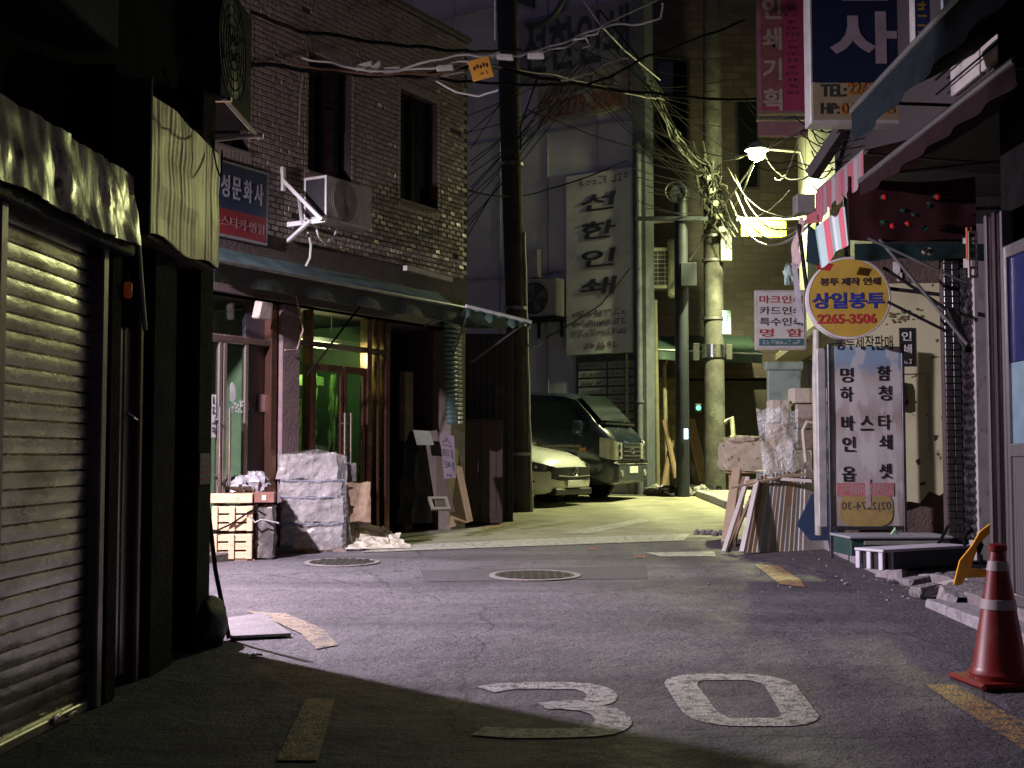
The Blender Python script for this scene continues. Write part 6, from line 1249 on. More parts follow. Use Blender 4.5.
def tt(t, x0, x1, y, hh, m_): (ax, az), (bx, _) = sp(x0, y), sp(x1, y); text(t, F, (ax+bx)/2, az, bx-ax, hh, m_, rt, n=.013, bold=.02)
tt('TEL:', 820, 845, 91, .115, m_tk); tt('2267-7777'[:4], 847, 874, 89, .11, m_to); tt('HP:', 820, 838, 109, .10, m_tk); tt('011', 840, 860, 109, .10, m_to); tt('-', 862, 868, 109, .02, m_to); tt('37', 886, 905, 109, .10, m_to)
# pink sign behind
F, w, h, rt = flat_sign('pink_sign', 16.0, 758, -60, 809, 112, .2, 'tall pink vertical sign with pale Korean letters behind the navy sign', mat('pink_frame', (.35, .18, .20), .5))
mb = MB(); mb.box(F, -w/2+.02, w/2-.02, .02, h-.02, .001, .01); mb.build('pink_panel', mat('panel_pink', (.42, .06, .12), .5, col2=(.34, .05, .12)), rt)
mb = MB(); mb.box(F, -w/2+.03, -w/2+w*.47, .06, h-.03, .011, .014); mb.build('letter_band', mat('band_rose', (.32, .12, .12), .5), rt)
m_pk = mat('letter_pinkcream', (.55, .46, .36), .5)
for i, ch in enumerate('명인쇄기획'): text(ch, F, -w/2+w*.26, P(0, -22+30.5*i, 16).z-F.o.z, w*.40, .29, m_pk, rt, n=.015, bold=.03)
for i in range(16): scribble(2 if i % 3 else 3, F, w*.17, h-.75-i*.085, w*(.2 if i % 3 else .3), .045, mat('ink_plum', (.10, .03, .06), .6), rt, n=.012)
mb = MB(); mb.box(F, -w/2-.02, w/2+.02, -.09, -.05, -.15, .0); mb.tube([F.p(w/2, -.02, -.1), V((4.76, 16.1, F.o.z-.02))], .02, 6); mb.build('bracket', MATS['bracket_steel'], rt)
mb = MB(); a, b = P(760, 113, 16.0), P(808, 135, 16.0); F6 = Frame(((a.x+b.x)/2, 16.02, b.z), (1, 0, 0)); mb.box(F6, -w/2, w/2, 0, a.z-b.z-.10, -.1, 0); tag(mb.build('small_pink_board', mat('pink_dim', (.34, .17, .17), .6, col2=(.22, .13, .13))), 'short dull pink board right below the tall pink sign', 'sign')
# narrow sign with yellow letters and pale banner at the very top
F, w, h, rt = flat_sign('narrow_sign', 9.6, 913, -40, 931, 47, .12, 'narrow dark blue sign with yellow letters at the top right of the navy sign', m_sf)
mb = MB(); mb.box(F, -w/2+.006, w/2-.006, .01, h-.01, .001, .008); mb.build('blue_panel', mat('panel_blue', (.03, .05, .22), .4), rt)
for i in range(5): scribble(1, F, 0, .08+.13*i, w*.7, .10, mat('letter_yellow', (.6, .45, .06), .5), rt, n=.009)
F, w, h, rt = flat_sign('pale_banner', 8.6, 941, -50, 969, 22, .03, 'pale blue-white banner at the top edge right of the narrow blue sign', mat('banner_pale', (.45, .50, .52), .6, col2=(.25, .35, .45), scale=9))
# awnings of the right side
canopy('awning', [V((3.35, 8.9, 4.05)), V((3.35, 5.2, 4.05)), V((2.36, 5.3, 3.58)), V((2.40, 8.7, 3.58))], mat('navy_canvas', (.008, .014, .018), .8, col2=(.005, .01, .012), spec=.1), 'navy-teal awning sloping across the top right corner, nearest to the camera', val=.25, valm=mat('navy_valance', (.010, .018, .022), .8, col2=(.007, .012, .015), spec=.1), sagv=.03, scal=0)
canopy('awning', [V((3.9, 9.85, 3.9)), V((3.9, 6.6, 3.9)), V((2.74, 6.7, 3.30)), V((2.76, 9.8, 3.32))], mat('maroon_canvas', (.02, .009, .01), .8, col2=(.012, .006, .007), spec=.1), 'dark maroon awning below the navy one at the right', val=.14, sagv=.06, scal=0)
canopy('awning', [V((4.0, 11.9, 3.95)), V((4.0, 9.9, 3.95)), V((2.85, 9.95, 3.60)), V((2.85, 11.5, 3.60))], mat('red_canvas', (.08, .012, .015), .8), 'red awning with a bright bar and a striped pink valance beside the navy sign', val=.0, sagv=.03, barm=mat('bar_bright', (.75, .72, .72), .3, .7))
def striped(name, cols, wd):
    m = bpy.data.materials.new(name); m.use_nodes = True; nt = m.node_tree; b = nt.nodes['Principled BSDF']; b.inputs['Roughness'].default_value = .7
    tc = nt.nodes.new('ShaderNodeUVMap'); se = nt.nodes.new('ShaderNodeSeparateXYZ'); nt.links.new(tc.outputs[0], se.inputs[0])
    mu = nt.nodes.new('ShaderNodeMath'); mu.operation = 'MULTIPLY'; mu.inputs[1].default_value = wd; nt.links.new(se.outputs[0], mu.inputs[0]); fr = nt.nodes.new('ShaderNodeMath'); fr.operation = 'FRACT'; nt.links.new(mu.outputs[0], fr.inputs[0])
    cr = nt.nodes.new('ShaderNodeValToRGB'); cr.color_ramp.interpolation = 'CONSTANT'; e = cr.color_ramp.elements
    for i, (p_, c) in enumerate(cols):
        el = e[i] if i < 2 else e.new(p_); el.position = p_; el.color = (*c, 1)
    nt.links.new(fr.outputs[0], cr.inputs[0]); nt.links.new(cr.outputs[0], b.inputs[0])
    n_ = nt.nodes.new('ShaderNodeTexNoise'); n_.inputs['Scale'].default_value = 30; bp = nt.nodes.new('ShaderNodeBump'); bp.inputs[0].default_value = .4; nt.links.new(n_.outputs[0], bp.inputs['Height']); nt.links.new(bp.outputs[0], b.inputs['Normal'])
    return m
def cloth(name, fn, nu, nv, m, lab, cat='cloth', par=None):
    """draped sheet with UVs (u across)"""
    mb = MB(); mb.grid(fn, nu, nv, .004, (0, 1, 0)); mb.smooth = True
    o = mb.build(name, m, par); me = o.data; uv = me.uv_layers.new(name='UVMap'); k = nu+1
    for lp_ in me.loops:
        i = lp_.vertex_index % ((nu+1)*(nv+1)); uv.data[lp_.index].uv = ((i % k)/nu, (i//k)/nv)
    if lab: tag(o, lab, cat)
    return o
m_str = striped('striped_cloth', [(0, (.42, .62, .58)), (.28, (.62, .12, .16)), (.46, (.55, .68, .64)), (.60, (.72, .74, .72)), (.68, (.40, .60, .57)), (.78, (.60, .14, .17)), (.93, (.42, .62, .58))], 1.0)
m_str2 = striped('striped_valance', [(0, (.24, .06, .075)), (.4, (.20, .15, .16)), (.6, (.28, .08, .09)), (.8, (.24, .21, .21))], 7)
# fringe valance hanging from the bright bar
cloth('fringe_valance', lambda s, t: V((2.84-.02+.015*math.sin(s*60), 11.5-1.6*s, 3.58-.24*t*(1+.15*math.sin(s*40)))), 60, 6, m_str2, 'pink and grey striped fringe hanging from the bright awning bar', 'valance')
a, b, c, d = P(815, 228, 11.45), P(844, 205, 11.1), P(848, 243, 11.1), P(821, 268, 11.45)
cloth('striped_cloth', lambda s, t: a.lerp(b, s).lerp(d.lerp(c, s), t)+V((0, .03*math.sin(s*12), -.02*math.sin(s*8)*t)), 24, 10, m_str, 'teal, red and white striped cloth hanging at the end of the red awning')
a1, b1, c1, d1_ = P(806, 216, 11.9), P(826, 205, 11.7), P(822, 222, 11.6), P(806, 224, 11.7)
cloth('red_flap', lambda s, t: a1.lerp(b1, s).lerp(d1_.lerp(c1, s), t), 6, 4, mat('flap_pink', (.55, .16, .17), .7), 'pinkish red cloth flap just above the striped cloth')
a2, b2, c2, d2_ = P(799, 216, 12.2), P(803, 218, 12.0), P(798, 268, 12.1), P(788, 272, 12.2)
cloth('white_rag', lambda s, t: a2.lerp(b2, s).lerp(d2_.lerp(c2, s), t)+V((.02*math.sin(t*9), .02*math.sin(t*7+s*5), 0)), 8, 12, mat('rag_pinkwhite', (.50, .38, .36), .8), 'pinkish white rag hanging left of the striped cloth')
a3, b3, c3, d3_ = P(792, 264, 12.1), P(797, 264, 12.1), P(804, 323, 12.1), P(797, 322, 12.1)
o = cloth('white_strip', lambda s, t: a3.lerp(b3, s).lerp(d3_.lerp(c3, s), t)+V((0, .01*math.sin(t*9), 0)), 3, 10, mat('strip_white', (.62, .60, .66), .6), 'narrow white paper strip dangling below the rag over the print shop sign', 'paper')
a4, b4, c4, d4 = P(808, 224, 11.8), P(818, 232, 11.8), P(824, 268, 11.8), P(806, 262, 11.8)
cloth('dark_cloth', lambda s, t: a4.lerp(b4, s).lerp(d4.lerp(c4, s), t), 6, 6, mat('cloth_petrol', (.02, .06, .07), .8), 'dark petrol cloth between the white rag and the striped cloth')
a5 = P(789, 275, 12.15); lump(a5, .05, .04, .11, 'cloth_end', mat('cloth_mint', (.35, .5, .42), .8), 'mint cloth knot hanging under the white rag', 'cloth', 4, .5)
# maroon floral curtain facing the street, teal one under it
zt_, zb2 = P(0, 176, 10.3).z, P(0, 242, 10.3).z
cur = cloth('maroon_curtain', lambda s, t: V((2.80+1.06*s, 10.3+.012*mnoise.noise(V((s*5, t*2, 3))), zt_-(zt_-zb2)*t*(1-.10*abs(s-.3))-.05*(1-t)*math.sin(s*3))), 50, 8, mat('maroon_cloth', (.055, .007, .010), .85, col2=(.035, .004, .007), scale=3), 'dark maroon cloth with green leaves and shiny red baubles under the awnings', 'curtain')
mb = MB(); mr_ = MB(); mw_ = MB()
for (px, py, k) in ((885, 197, 0), (938, 197, 0), (893, 226, 1), (908, 224, 0), (885, 223, 2), (930, 205, 2), (905, 210, 2), (915, 216, 2), (928, 228, 2)):
    c = P(px, py, 10.22)
    if k < 2: mr_.lathe(c-V((0, 0, .025)), [(.004, 0), (.02, .008), (.028, .025), (.02, .043), (.004, .05)], 12)
    if k == 2 or k == 0:
        for j in range(5):
            a = random.random()*math.tau; e = c+V((math.cos(a)*.05, .01, math.sin(a)*.035)); w = V((-math.sin(a), 0, math.cos(a)))*.014; mb.add([c, c.lerp(e, .5)+w+V((0, .004, 0)), e, c.lerp(e, .5)-w], [(0, 1, 2, 3)])
mb.build('leaves', mat('leaf_green', (.02, .12, .07), .35), cur, smooth=False); mr_.build('baubles', mat('bauble_red', (.5, .02, .02), .12, spec=.9), cur)
zt2 = zb2-.0; zb3 = P(0, 262, 10.5).z
cloth('teal_curtain', lambda s, t: V((2.90+1.10*s, 10.5+.012*mnoise.noise(V((s*6, t*2, 8))), zt2+.02-(zt2-zb3)*t*(1+.1*math.sin(s*14)))), 50, 5, mat('teal_cloth', (.01, .045, .043), .8), 'dark teal scalloped cloth hanging below the maroon curtain', 'curtain')
c = P(928, 252, 10.2); lump(c, .05, .03, .035, 'cloth_knot', mat('knot_white', (.5, .5, .45), .7), 'small pale cloth knot at the right end of the teal curtain', 'cloth', 9, .4)
for k, (x0, y0, x1, y1, Y0, Y1, r_, lab) in enumerate(((868, 238, 968, 284, 10.2, 9.9, .012, 'thin grey rod slanting from the maroon curtain to the louvre'), (880, 240, 968, 345, 10.3, 9.2, .014, 'long grey awning rod crossing in front of the cream wall'), (884, 268, 960, 318, 11.6, 10.8, .016, 'upper dark rod holding the round sign to the pier'), (888, 302, 948, 332, 11.7, 11.3, .014, 'lower dark rod holding the round sign to the pier'))):
    mb = MB(); mb.tube([P(x0, y0, Y0), P(x1, y1, Y1)], r_, 8); tag(mb.build('rod', mat('rod_dull', (.09, .09, .09), .6, spec=.3) if k < 2 else m_wblk), lab, 'rod')
mb = MB(); c = P(964, 330, 9.6); bar(P(950, 310, 9.9), P(968, 350, 9.3), .05, mb); tag(mb.build('hinge_arm', m_black), 'short thick black hinge arm at the end of the awning rod', 'bracket')
# bits behind the awnings: pale patches and old air conditioner edge
for k, (x0, y0, x1, y1, Y) in enumerate(((895, 168, 912, 180, 12.6), (860, 125, 900, 175, 12.9), (878, 132, 902, 152, 12.7))):
    a, b = P(x0, y0, Y), P(x1, y1, Y); F = Frame(((a.x+b.x)/2, Y, b.z), (1, 0, 0), (-.1+.1*k, 0, 1)); w = b.x-a.x; h = a.z-b.z; mb = MB(); mb.box(F, -w/2, w/2, 0, h, -.05, 0, .005)
    tag(mb.build('board', mat('boardtone%d' % k, ((.55, .52, .42), (.04, .038, .034), (.22, .19, .15))[k], .7, col2=(.15, .14, .12), scale=8)), ('small cream board glimpsed between the red awning and the maroon curtain', 'grey board behind the end of the navy sign', 'tan board scrap under the navy sign')[k], 'board')
mb = MB(); bar(P(812, 175, 13), P(842, 130, 12.6), .12, mb); tag(mb.build('duct', mat('duct_dark', (.09, .085, .08), .6, .3)), 'dark slanting duct below the left edge of the navy sign', 'duct')
c = P(806, 205, 13.2); F = Frame(c, (1, 0, 0)); mb = MB(); mb.box(F, -.10, .10, -.08, .12, -.2, 0, .01); tag(mb.build('junction_box', mat('jbox_grey', (.28, .28, .26), .5)), 'grey junction box left of the red awning end', 'junction box')
for i in range(7): wire('cable', [P(806+jit(6), 95+14*i, 15), P(835+jit(12), 118+10*i, 12.8)], .008, m_wblk, 'black wire in the web under the left edge of the navy sign', sag=.06, group='black wires under the navy sign')

# print shop sign and round sign
F, w, h, rt = flat_sign('print_sign', 15.0, 755, 290, 807, 350, .08, 'white framed print shop sign with red and black Korean rows right of the concrete pole', mat('psign_frame', (.55, .55, .48), .5))
mb = MB(); mb.box(F, -w/2+.03, w/2-.03, .03, h-.03, .001, .008); mb.build('white_panel', mat('psign_white', (.60, .60, .56), .5, col2=(.5, .5, .46)), rt)
for i, (t, c) in enumerate((('마크인쇄', (.35, .05, .06)), ('카드인쇄', (.06, .06, .08)), ('특수인쇄', (.06, .06, .08)), ('명  함', (.38, .06, .05)))): text(t, F, 0, h*(.84-.185*i), w*.84, h*.135, mat('psink%d' % i, c, .5), rt, n=.009, bold=.02)
mb = MB(); mb.box(F, -w/2+.04, w/2-.04, .05, .05+h*.12, .009, .012); mb.build('phone_strip', mat('strip_teal', (.06, .16, .18), .5), rt); scribble(9, F, 0, .05+h*.06, w*.75, h*.07, mat('strip_txt', (.5, .55, .5), .5), rt, n=.013)
mb = MB(); mb.tube([F.p(w/2, h*.9, -.04), V((4.66, 15.05, F.o.z+h*.9))], .02, 6); mb.tube([F.p(w/2, h*.15, -.04), V((4.66, 15.05, F.o.z+h*.15))], .02, 6); mb.build('bracket', MATS['bracket_steel'], rt)
c = P(849, 298, 11.75); rr = 41.5/FPX*11.75; F = Frame(c, (.995, -.10, 0)); rs = root('round_sign', c-V((0, 0, rr)), 'round yellow light-box sign with blue Korean letters and a red phone number above the banner', 'sign')
mb = MB(); mb.lathe(F.p(0, 0, -.16), [(rr-.01, 0), (rr, .01), (rr, .16), (rr-.018, .165), (rr-.022, .158)], 64, F.n); mb.build('rim', mat('rim_white', (.70, .68, .66), .35), rs)
mb = MB(); mb.disc(F.p(0, 0, -.01), F.n, rr-.021, .012, 64); mb.build('face', mat('face_yellow', (.52, .36, .06), .35, col2=(.42, .28, .05), scale=3, dirt=(.30, .22, .07), dscale=5, dthr=(.5, .75)), rs)
def rsx(t, x0, x1, y, hh, m_, sl=0):
    q0, q1 = F.hit(x0, y), F.hit(x1, y); return text(t, F, (q0[0]+q1[0])/2, q0[1], q1[0]-q0[0], hh, m_, rs, n=.004, bold=.03)
rsx('봉투 제작 인쇄', 820, 880, 282, .075, mat('rs_black', (.05, .03, .04), .5)); o = rsx('상일봉투', 812, 884, 301, .155, mat('rs_blue', (.03, .05, .30), .4)); rsx('2265-3506', 817, 876, 319, .095, mat('rs_red', (.48, .05, .05), .5))
mb = MB(); d_ = P(819, 275, 11.5); mb.tube([P(808, 300, 11.95), V((2.80, 12.1, 3.4))], .02, 6); mb.build('mount', m_black, rs); mb = MB(); mb.tube([F.p(rr*.9, .1, -.08), V((4.1, 11.6, F.p(0, .1).z-.1))], .02, 6); mb.build('mount', m_black, rs)
cloth('red_tag', lambda s, t: P(820+14*s-4*t, 262+2*s+7*t, 11.6), 4, 3, mat('tag_red', (.60, .04, .05), .6), 'bright red cloth corner touching the top of the round sign')
mb = MB(); mb.tube([P(819, 535, 12.6), P(816, 380, 12.6), P(817, 330, 12.6)], .04, 10); tag(mb.build('standpipe', mat('pipe_whitish', (.45, .45, .38), .5)), 'grey-white standpipe left of the banner under the round sign', 'pipe')
# free-standing banner in its frame
Yb_ = 12.1; a, b = P(831, 528, Yb_), P(904, 346, Yb_); zb0 = a.z; FBn = Frame((a.x, Yb_, zb0), (1, .06, 0)); W_ = b.x-a.x; H_ = b.z-zb0
bn = root('banner_stand', FBn.p(W_/2, -.05, 0), 'free-standing grey photo banner with black Korean print words below the round sign', 'banner')
m_bn = bpy.data.materials.new('banner_print'); m_bn.use_nodes = True; nt = m_bn.node_tree; b_ = nt.nodes['Principled BSDF']; b_.inputs['Roughness'].default_value = .42
uv = nt.nodes.new('ShaderNodeUVMap'); se = nt.nodes.new('ShaderNodeSeparateXYZ'); nt.links.new(uv.outputs[0], se.inputs[0]); nz = nt.nodes.new('ShaderNodeTexNoise'); nz.inputs['Scale'].default_value = 5.5; nz.inputs['Detail'].default_value = 1.5; nz.inputs['Distortion'].default_value = 1; nt.links.new(uv.outputs[0], nz.inputs['Vector'])
mu = nt.nodes.new('ShaderNodeMath'); mu.operation = 'MULTIPLY_ADD'; mu.inputs[1].default_value = .12; nt.links.new(nz.outputs[0], mu.inputs[0]); nt.links.new(se.outputs[1], mu.inputs[2])
cr = nt.nodes.new('ShaderNodeValToRGB'); e = cr.color_ramp.elements
for i, (p_, c_) in enumerate([(0, (.38, .35, .32)), (.10, (.38, .32, .28)), (.34, (.52, .49, .46)), (.50, (.64, .61, .58)), (.66, (.44, .38, .33)), (.80, (.60, .59, .58)), (.90, (.54, .48, .42)), (.95, (.30, .38, .48)), (1, (.28, .42, .56))]):
    el = e[i] if i < 2 else e.new(p_); el.position = p_; el.color = (*c_, 1)
nt.links.new(mu.outputs[0], cr.inputs[0])
n2 = nt.nodes.new('ShaderNodeTexNoise'); n2.inputs['Scale'].default_value = 4; n2.inputs['Detail'].default_value = 2; nt.links.new(uv.outputs[0], n2.inputs['Vector']); rg = nt.nodes.new('ShaderNodeMapRange'); rg.inputs[1].default_value = .50; rg.inputs[2].default_value = .54; nt.links.new(n2.outputs[0], rg.inputs[0]); mx = nt.nodes.new('ShaderNodeMix'); mx.data_type = 'RGBA'; mx.inputs[7].default_value = (.72, .70, .68, 1); nt.links.new(cr.outputs[0], mx.inputs[6]); m7 = nt.nodes.new('ShaderNodeMath'); m7.operation = 'MULTIPLY'; m7.inputs[1].default_value = .6; nt.links.new(rg.outputs[0], m7.inputs[0]); nt.links.new(m7.outputs[0], mx.inputs[0]); nt.links.new(mx.outputs[2], b_.inputs[0])
cloth('banner_sheet', lambda s, t: FBn.p(.02+(W_-.04)*s, .02+(H_-.02)*t, .0012*math.sin(s*5+t*8)), 12, 24, m_bn, None, par=bn)
for nme, bx in (('frame_post', (-.012, .018, -.29, H_+.02)), ('frame_post', (W_-.018, W_+.012, -.29, H_+.02)), ('frame_bar', (.02, W_-.02, -.02, .015))):
    mb = MB(); mb.box(FBn, *bx, -.03, .015, .004); mb.build(nme, mat('banner_frame', (.10, .10, .11), .4, .6), bn)
mb = MB(); mb.box(FBn, -.10, -.012, .0, H_*.99, -.10, -.05, .01); mb.build('side_edge', mat('banner_side', (.45, .45, .43), .5), bn)
def bt(t, px, py, w, hh, m_=None, mirror=False):
    q = FBn.hit(px, py, .02); return text(t, FBn, q[0], q[1], w/FPX*Yb_, hh/FPX*Yb_, m_ or mat('bn_black', (.02, .02, .025), .5), bn, n=.003, bold=.012, mirror=mirror)
bt('봉투제작판매', 865, 342.5, 58, 15)
for t, px, py in (('명', 847, 375), ('함', 884, 373), ('하', 847, 394), ('청', 885, 393), ('바', 848, 423), ('스', 867, 423), ('타', 885, 422), ('인', 849, 444), ('쇄', 886, 442), ('옵', 849, 474), ('셋', 886, 471)): bt(t, px, py, 13, 15)
# picture of the envelope bag printed in the lower part
q = FBn.hit(867, 509, .02); k = Yb_/FPX
bg_ = MB(); bg_.prism(FBn, [(q[0]+27*k*math.copysign(abs(math.cos(a))**.6, math.cos(a)), q[1]+18*k*math.copysign(abs(math.sin(a))**.6, math.sin(a))) for a in [i*math.tau/32 for i in range(32)]], .002, .004); bg_.build('printed_bag', mat('bag_ochre', (.50, .38, .12), .5, col2=(.36, .26, .12), scale=10), bn)
bg_ = MB(); q2 = FBn.hit(866, 489, .02); bg_.box(FBn, q2[0]-29*k, q2[0]+29*k, q2[1]-7*k, q2[1]+6*k, .0025, .0045); bg_.build('printed_band', mat('band_salmon', (.55, .16, .16), .5, col2=(.5, .3, .28), scale=20), bn)
text('맛있는이바지', FBn, q2[0], q2[1], 46*k, 9*k, mat('bn_pale', (.62, .5, .48), .5), bn, n=.005, thick=.001, mirror=True)
text('02)2274-30', FBn, q[0], q[1]+2*k, 50*k, 10*k, mat('bn_grey', (.10, .10, .10), .5), bn, n=.005, thick=.001, mirror=True)
bg_ = MB(); bg_.prism(FBn, [(q[0]-1*k, q[1]+30*k), (q[0]+4*k, q[1]+30*k), (q[0]+5*k, q[1]+2*k), (q[0], q[1]+1*k)], .0055, .007); bg_.build('printed_ribbon', mat('ribbon_pink', (.62, .5, .5), .5), bn)
# blue panel behind the banner's foot, green cabinet
p = G(823, 536); mb = MB(); F = Frame((2.95, 13.0, zg(13)+.13), (1, 0, 0)); mb.prism(F, [(0, .16), (.14, .0), (.42, .0), (.42, .48), (.16, .48)], -.02, 0); tag(mb.build('blue_panel', mat('panel_navyblue', (.03, .055, .12), .5)), 'dark blue angular panel at the left foot of the banner', 'panel')
# cabinet and stacked goods between boards and banner
m_mint = mat('cabinet_mint', (.30, .38, .33), .6, col2=(.2, .28, .24), scale=4, dirt=(.12, .14, .12), dscale=4)
F = Frame((2.80, 14.0, zg(14)+.13), (1, -.05, 0)); cb2 = root('mint_cabinet', F.p(.4, 0, -.2), 'pale mint cabinet behind the leaning boards', 'cabinet')
mb = MB(); mb.box(F, 0, .92, 0, .66, -.5, 0, .01); mb.build('body', m_mint, cb2); mb = MB(); mb.box(F, -.02, .94, .663, .69, -.52, .02, .005); mb.build('top', mat('cabinet_top', (.4, .36, .28), .6), cb2); mb = MB(); mb.box(F, .03, .45, .04, .62, .001, .012, .004); mb.build('door', m_mint, cb2); mb = MB(); mb.box(F, .47, .89, .04, .62, .001, .012, .004); mb.build('door', m_mint, cb2)
def carton(x, y, z, w, h, d, m, lab, ang=0.0, grp=None, name='carton'):
    F = Frame((x, y, z), (math.cos(ang), math.sin(ang), 0)); mb = MB(); mb.box(F, 0, w, .002, h, -d, 0, .008); rough_up(mb, .002); o = tag(mb.build(name, m), lab, 'box', grp)
    m2 = MB(); m2.box(F, w*.44, w*.56, h*.0+.002, h-.002, .001, .003); m2.build('packing_tape', mat('tape_tan', (.42, .34, .22), .3), o); return o
tz = zg(14)+.13+.69
m_c2 = mat('carton_grey', (.40, .35, .28), .75, col2=(.30, .26, .20), scale=6, stretch=(1, 1, 8), dirt=(.2, .16, .12), dscale=5); m_c3 = mat('carton_tan', (.48, .36, .24), .75, col2=(.38, .28, .18), scale=6); m_c4 = mat('carton_pale', (.55, .50, .40), .75, col2=(.42, .38, .30), scale=12, stretch=(8, 8, 1))
F = Frame((2.8, 14.0, 0), (1, -.05, 0))
def cx(px, Y=13.98): return (px-512)/FPX*Y
def cz(py, Y=13.98): return P(0, py, Y).z
for k, (x0, x1, y0, y1, m_, dY, lab) in enumerate((
    (770, 796, 486, 452, m_c2, .10, 'greyish carton at the left bottom of the goods on the mint cabinet'),
    (770, 792, 451, 424, m_c3, .14, 'tan carton second from the bottom in the plastic-veiled column'),
    (772, 790, 423, 400, m_c4, .18, 'small pale carton on top of the plastic-veiled column'),
    (797, 812, 484, 450, m_c4, .0, 'pale upright pack of ruled sheets before the cartons'),
    (812, 828, 483, 452, m_c3, .03, 'orange-tan carton wedged between the ruled pack and the banner'),
    (796, 829, 449, 430, m_c2, .12, 'wide grey-brown carton in the middle of the right column'),
    (797, 829, 429, 404, m_c2, .14, 'wide flat carton below the pale ribbed pack'),
    (794, 829, 403, 388, m_c4, .10, 'pale ribbed pack on top of the right column'))):
    Y = 13.98+dY; carton(cx(x0, Y), Y, cz(y0, Y), cx(x1, Y)-cx(x0, Y), cz(y1, Y)-cz(y0, Y), .30, m_, lab)
mb = MB(); mb.tube([P(806, 462, 13.8), P(803, 430, 13.8), P(807, 422, 13.8), P(815, 423, 13.8), P(820, 436, 13.8), P(826, 452, 13.8)], .022, 8); tag(mb.build('bent_tube', mat('tube_ivory', (.6, .55, .42), .5)), 'ivory bent tube hooked over the cartons beside the banner', 'tube')
def fnp(s, t):
    Y = 13.86+.10*mnoise.noise(V((s*3, t*3, 1))); p = P(764+34*s-8*t*(1-s), 408+72*(1-t)+6*mnoise.noise(V((s*4, t*4, 7))), Y); return p
mb = MB(); mb.grid(fnp, 24, 28, .002, (0, 1, 0)); mb.smooth = True; tag(mb.build('clear_film', film('clear_film', (.8, .85, .82), .30)), 'shiny clear plastic film draped over the cartons right of the cushion', 'plastic film')
# bench with patterned cushion
pb = G(745, 512); Yc = 15.2; F = Frame((cx(727, Yc), Yc, zg(Yc)), (1, -.06, 0)); bw = cx(788, Yc)-cx(727, Yc)
bc = root('wooden_bench', F.p(bw/2, 0, -.2), 'rough wooden bench frame under the patterned cushion', 'bench')
zb1 = cz(470, Yc)-zg(Yc)
mb = MB(); mb.box(F, 0, bw, zb1-.04, zb1, -.45, 0, .006); mb.build('seat', mat('bench_wood', (.50, .36, .20), .7, col2=(.36, .24, .13), stretch=(1, 1, 5)), bc)
for a, n in ((.06, -.06), (bw-.12, -.06), (.06, -.42), (bw-.12, -.42)):
    mb = MB(); mb.box(F, a, a+.06, 0, zb1-.042, n, n+.05, .004); mb.build('leg', MATS['bench_wood'], bc)
mb = MB(); mb.box(F, .12, bw-.12, zb1-.2, zb1-.13, -.05, -.02, .004); mb.build('rail', MATS['bench_wood'], bc)
m_cush = mat('cushion_print', (.50, .44, .32), .85, col2=(.42, .36, .26), scale=4, dirt=(.16, .10, .06), dscale=16, dthr=(.57, .62))
wrapped(F, -.06, bw+.02, zb1+.004, zb1+.32, -.42, .05, .03, 77, m_cush, 'cushion', 'thick beige patterned cushion on the wooden bench left of the cartons', 'cushion', seg=16)
lump(F.p(.22, zb1+.36, -.15), .24, .16, .06, 'folded_blanket', m_cush, 'folded patterned blanket on the left of the thick cushion', 'blanket', 21, .3)
# white rods and boards leaning
base = []
m_b = [mat('board_w', (.60, .58, .52), .6, col2=(.48, .45, .4), scale=7), mat('board_t', (.48, .38, .26), .7, col2=(.36, .28, .18), scale=6, stretch=(1, 1, .2)), mat('board_g', (.40, .44, .40), .6, col2=(.3, .33, .3), scale=6), mat('board_b', (.30, .20, .13), .7, col2=(.2, .13, .08), stretch=(1, 1, .2))]
words = ['first', 'second', 'third', 'fourth', 'fifth', 'sixth', 'seventh', 'eighth', 'ninth', 'tenth', 'eleventh', 'twelfth', 'thirteenth', 'fourteenth']
N_ = 14
for i in range(N_):
    xb = 741+i*4.6; xt = 757+i*3.7; Y0 = 13.05+.012*i; q0 = G(xb, 552+.1*i); yt = 476-.4*i+jit(2)
    tp = P(xt, yt, 13.45+.02*i); q0 = V((q0.x, 13.0+.02*i, zg(13)+.004)); q0.x = (xb-512)/FPX*q0.y
    d = (tp-q0); F = Frame(q0, (.86, .50, 0), d); L = d.length
    F.n = F.u.cross(F.v).normalized(); F.u = F.v.cross(F.n).normalized(); F = Frame(q0, F.u, F.v)
    mb = MB(); mb.box(F, 0, .42+jit(.03), 0, L, -.010, .008, .003)
    c = random.choice((0, 1, 1, 2, 2, 3)); tag(mb.build('leaning_board', m_b[c]), '%s from the left in the sheaf of boards leaning on the mint cabinet' % words[i], 'board', 'boards leaning in a sheaf')
for k, (xb, yb, xt, yt, Y0, Y1, w, m_, lab) in enumerate(((724, 553, 748, 478, 12.9, 13.7, .045, m_b[0], 'pale lath leaning farthest left in front of the boards'), (742, 554, 757, 482, 12.85, 13.4, .05, m_b[0], 'wide whitish lath leaning before the sheaf of boards'), (729, 552, 756, 484, 12.95, 13.6, .03, m_b[3], 'thin brown lath crossing behind the whitish laths'), (726, 536, 737, 470, 13.8, 14.6, .10, m_b[1], 'brown plank leaning on the bench left end'), (733, 540, 745, 478, 13.7, 14.4, .06, m_b[3], 'darker plank leaning beside the brown plank'))):
    a = P(xb, yb, Y0); a.z = zg(Y0)+.02; mb = MB(); bar(a, P(xt, yt, Y1), w, mb); tag(mb.build('lath', m_), lab, 'board')
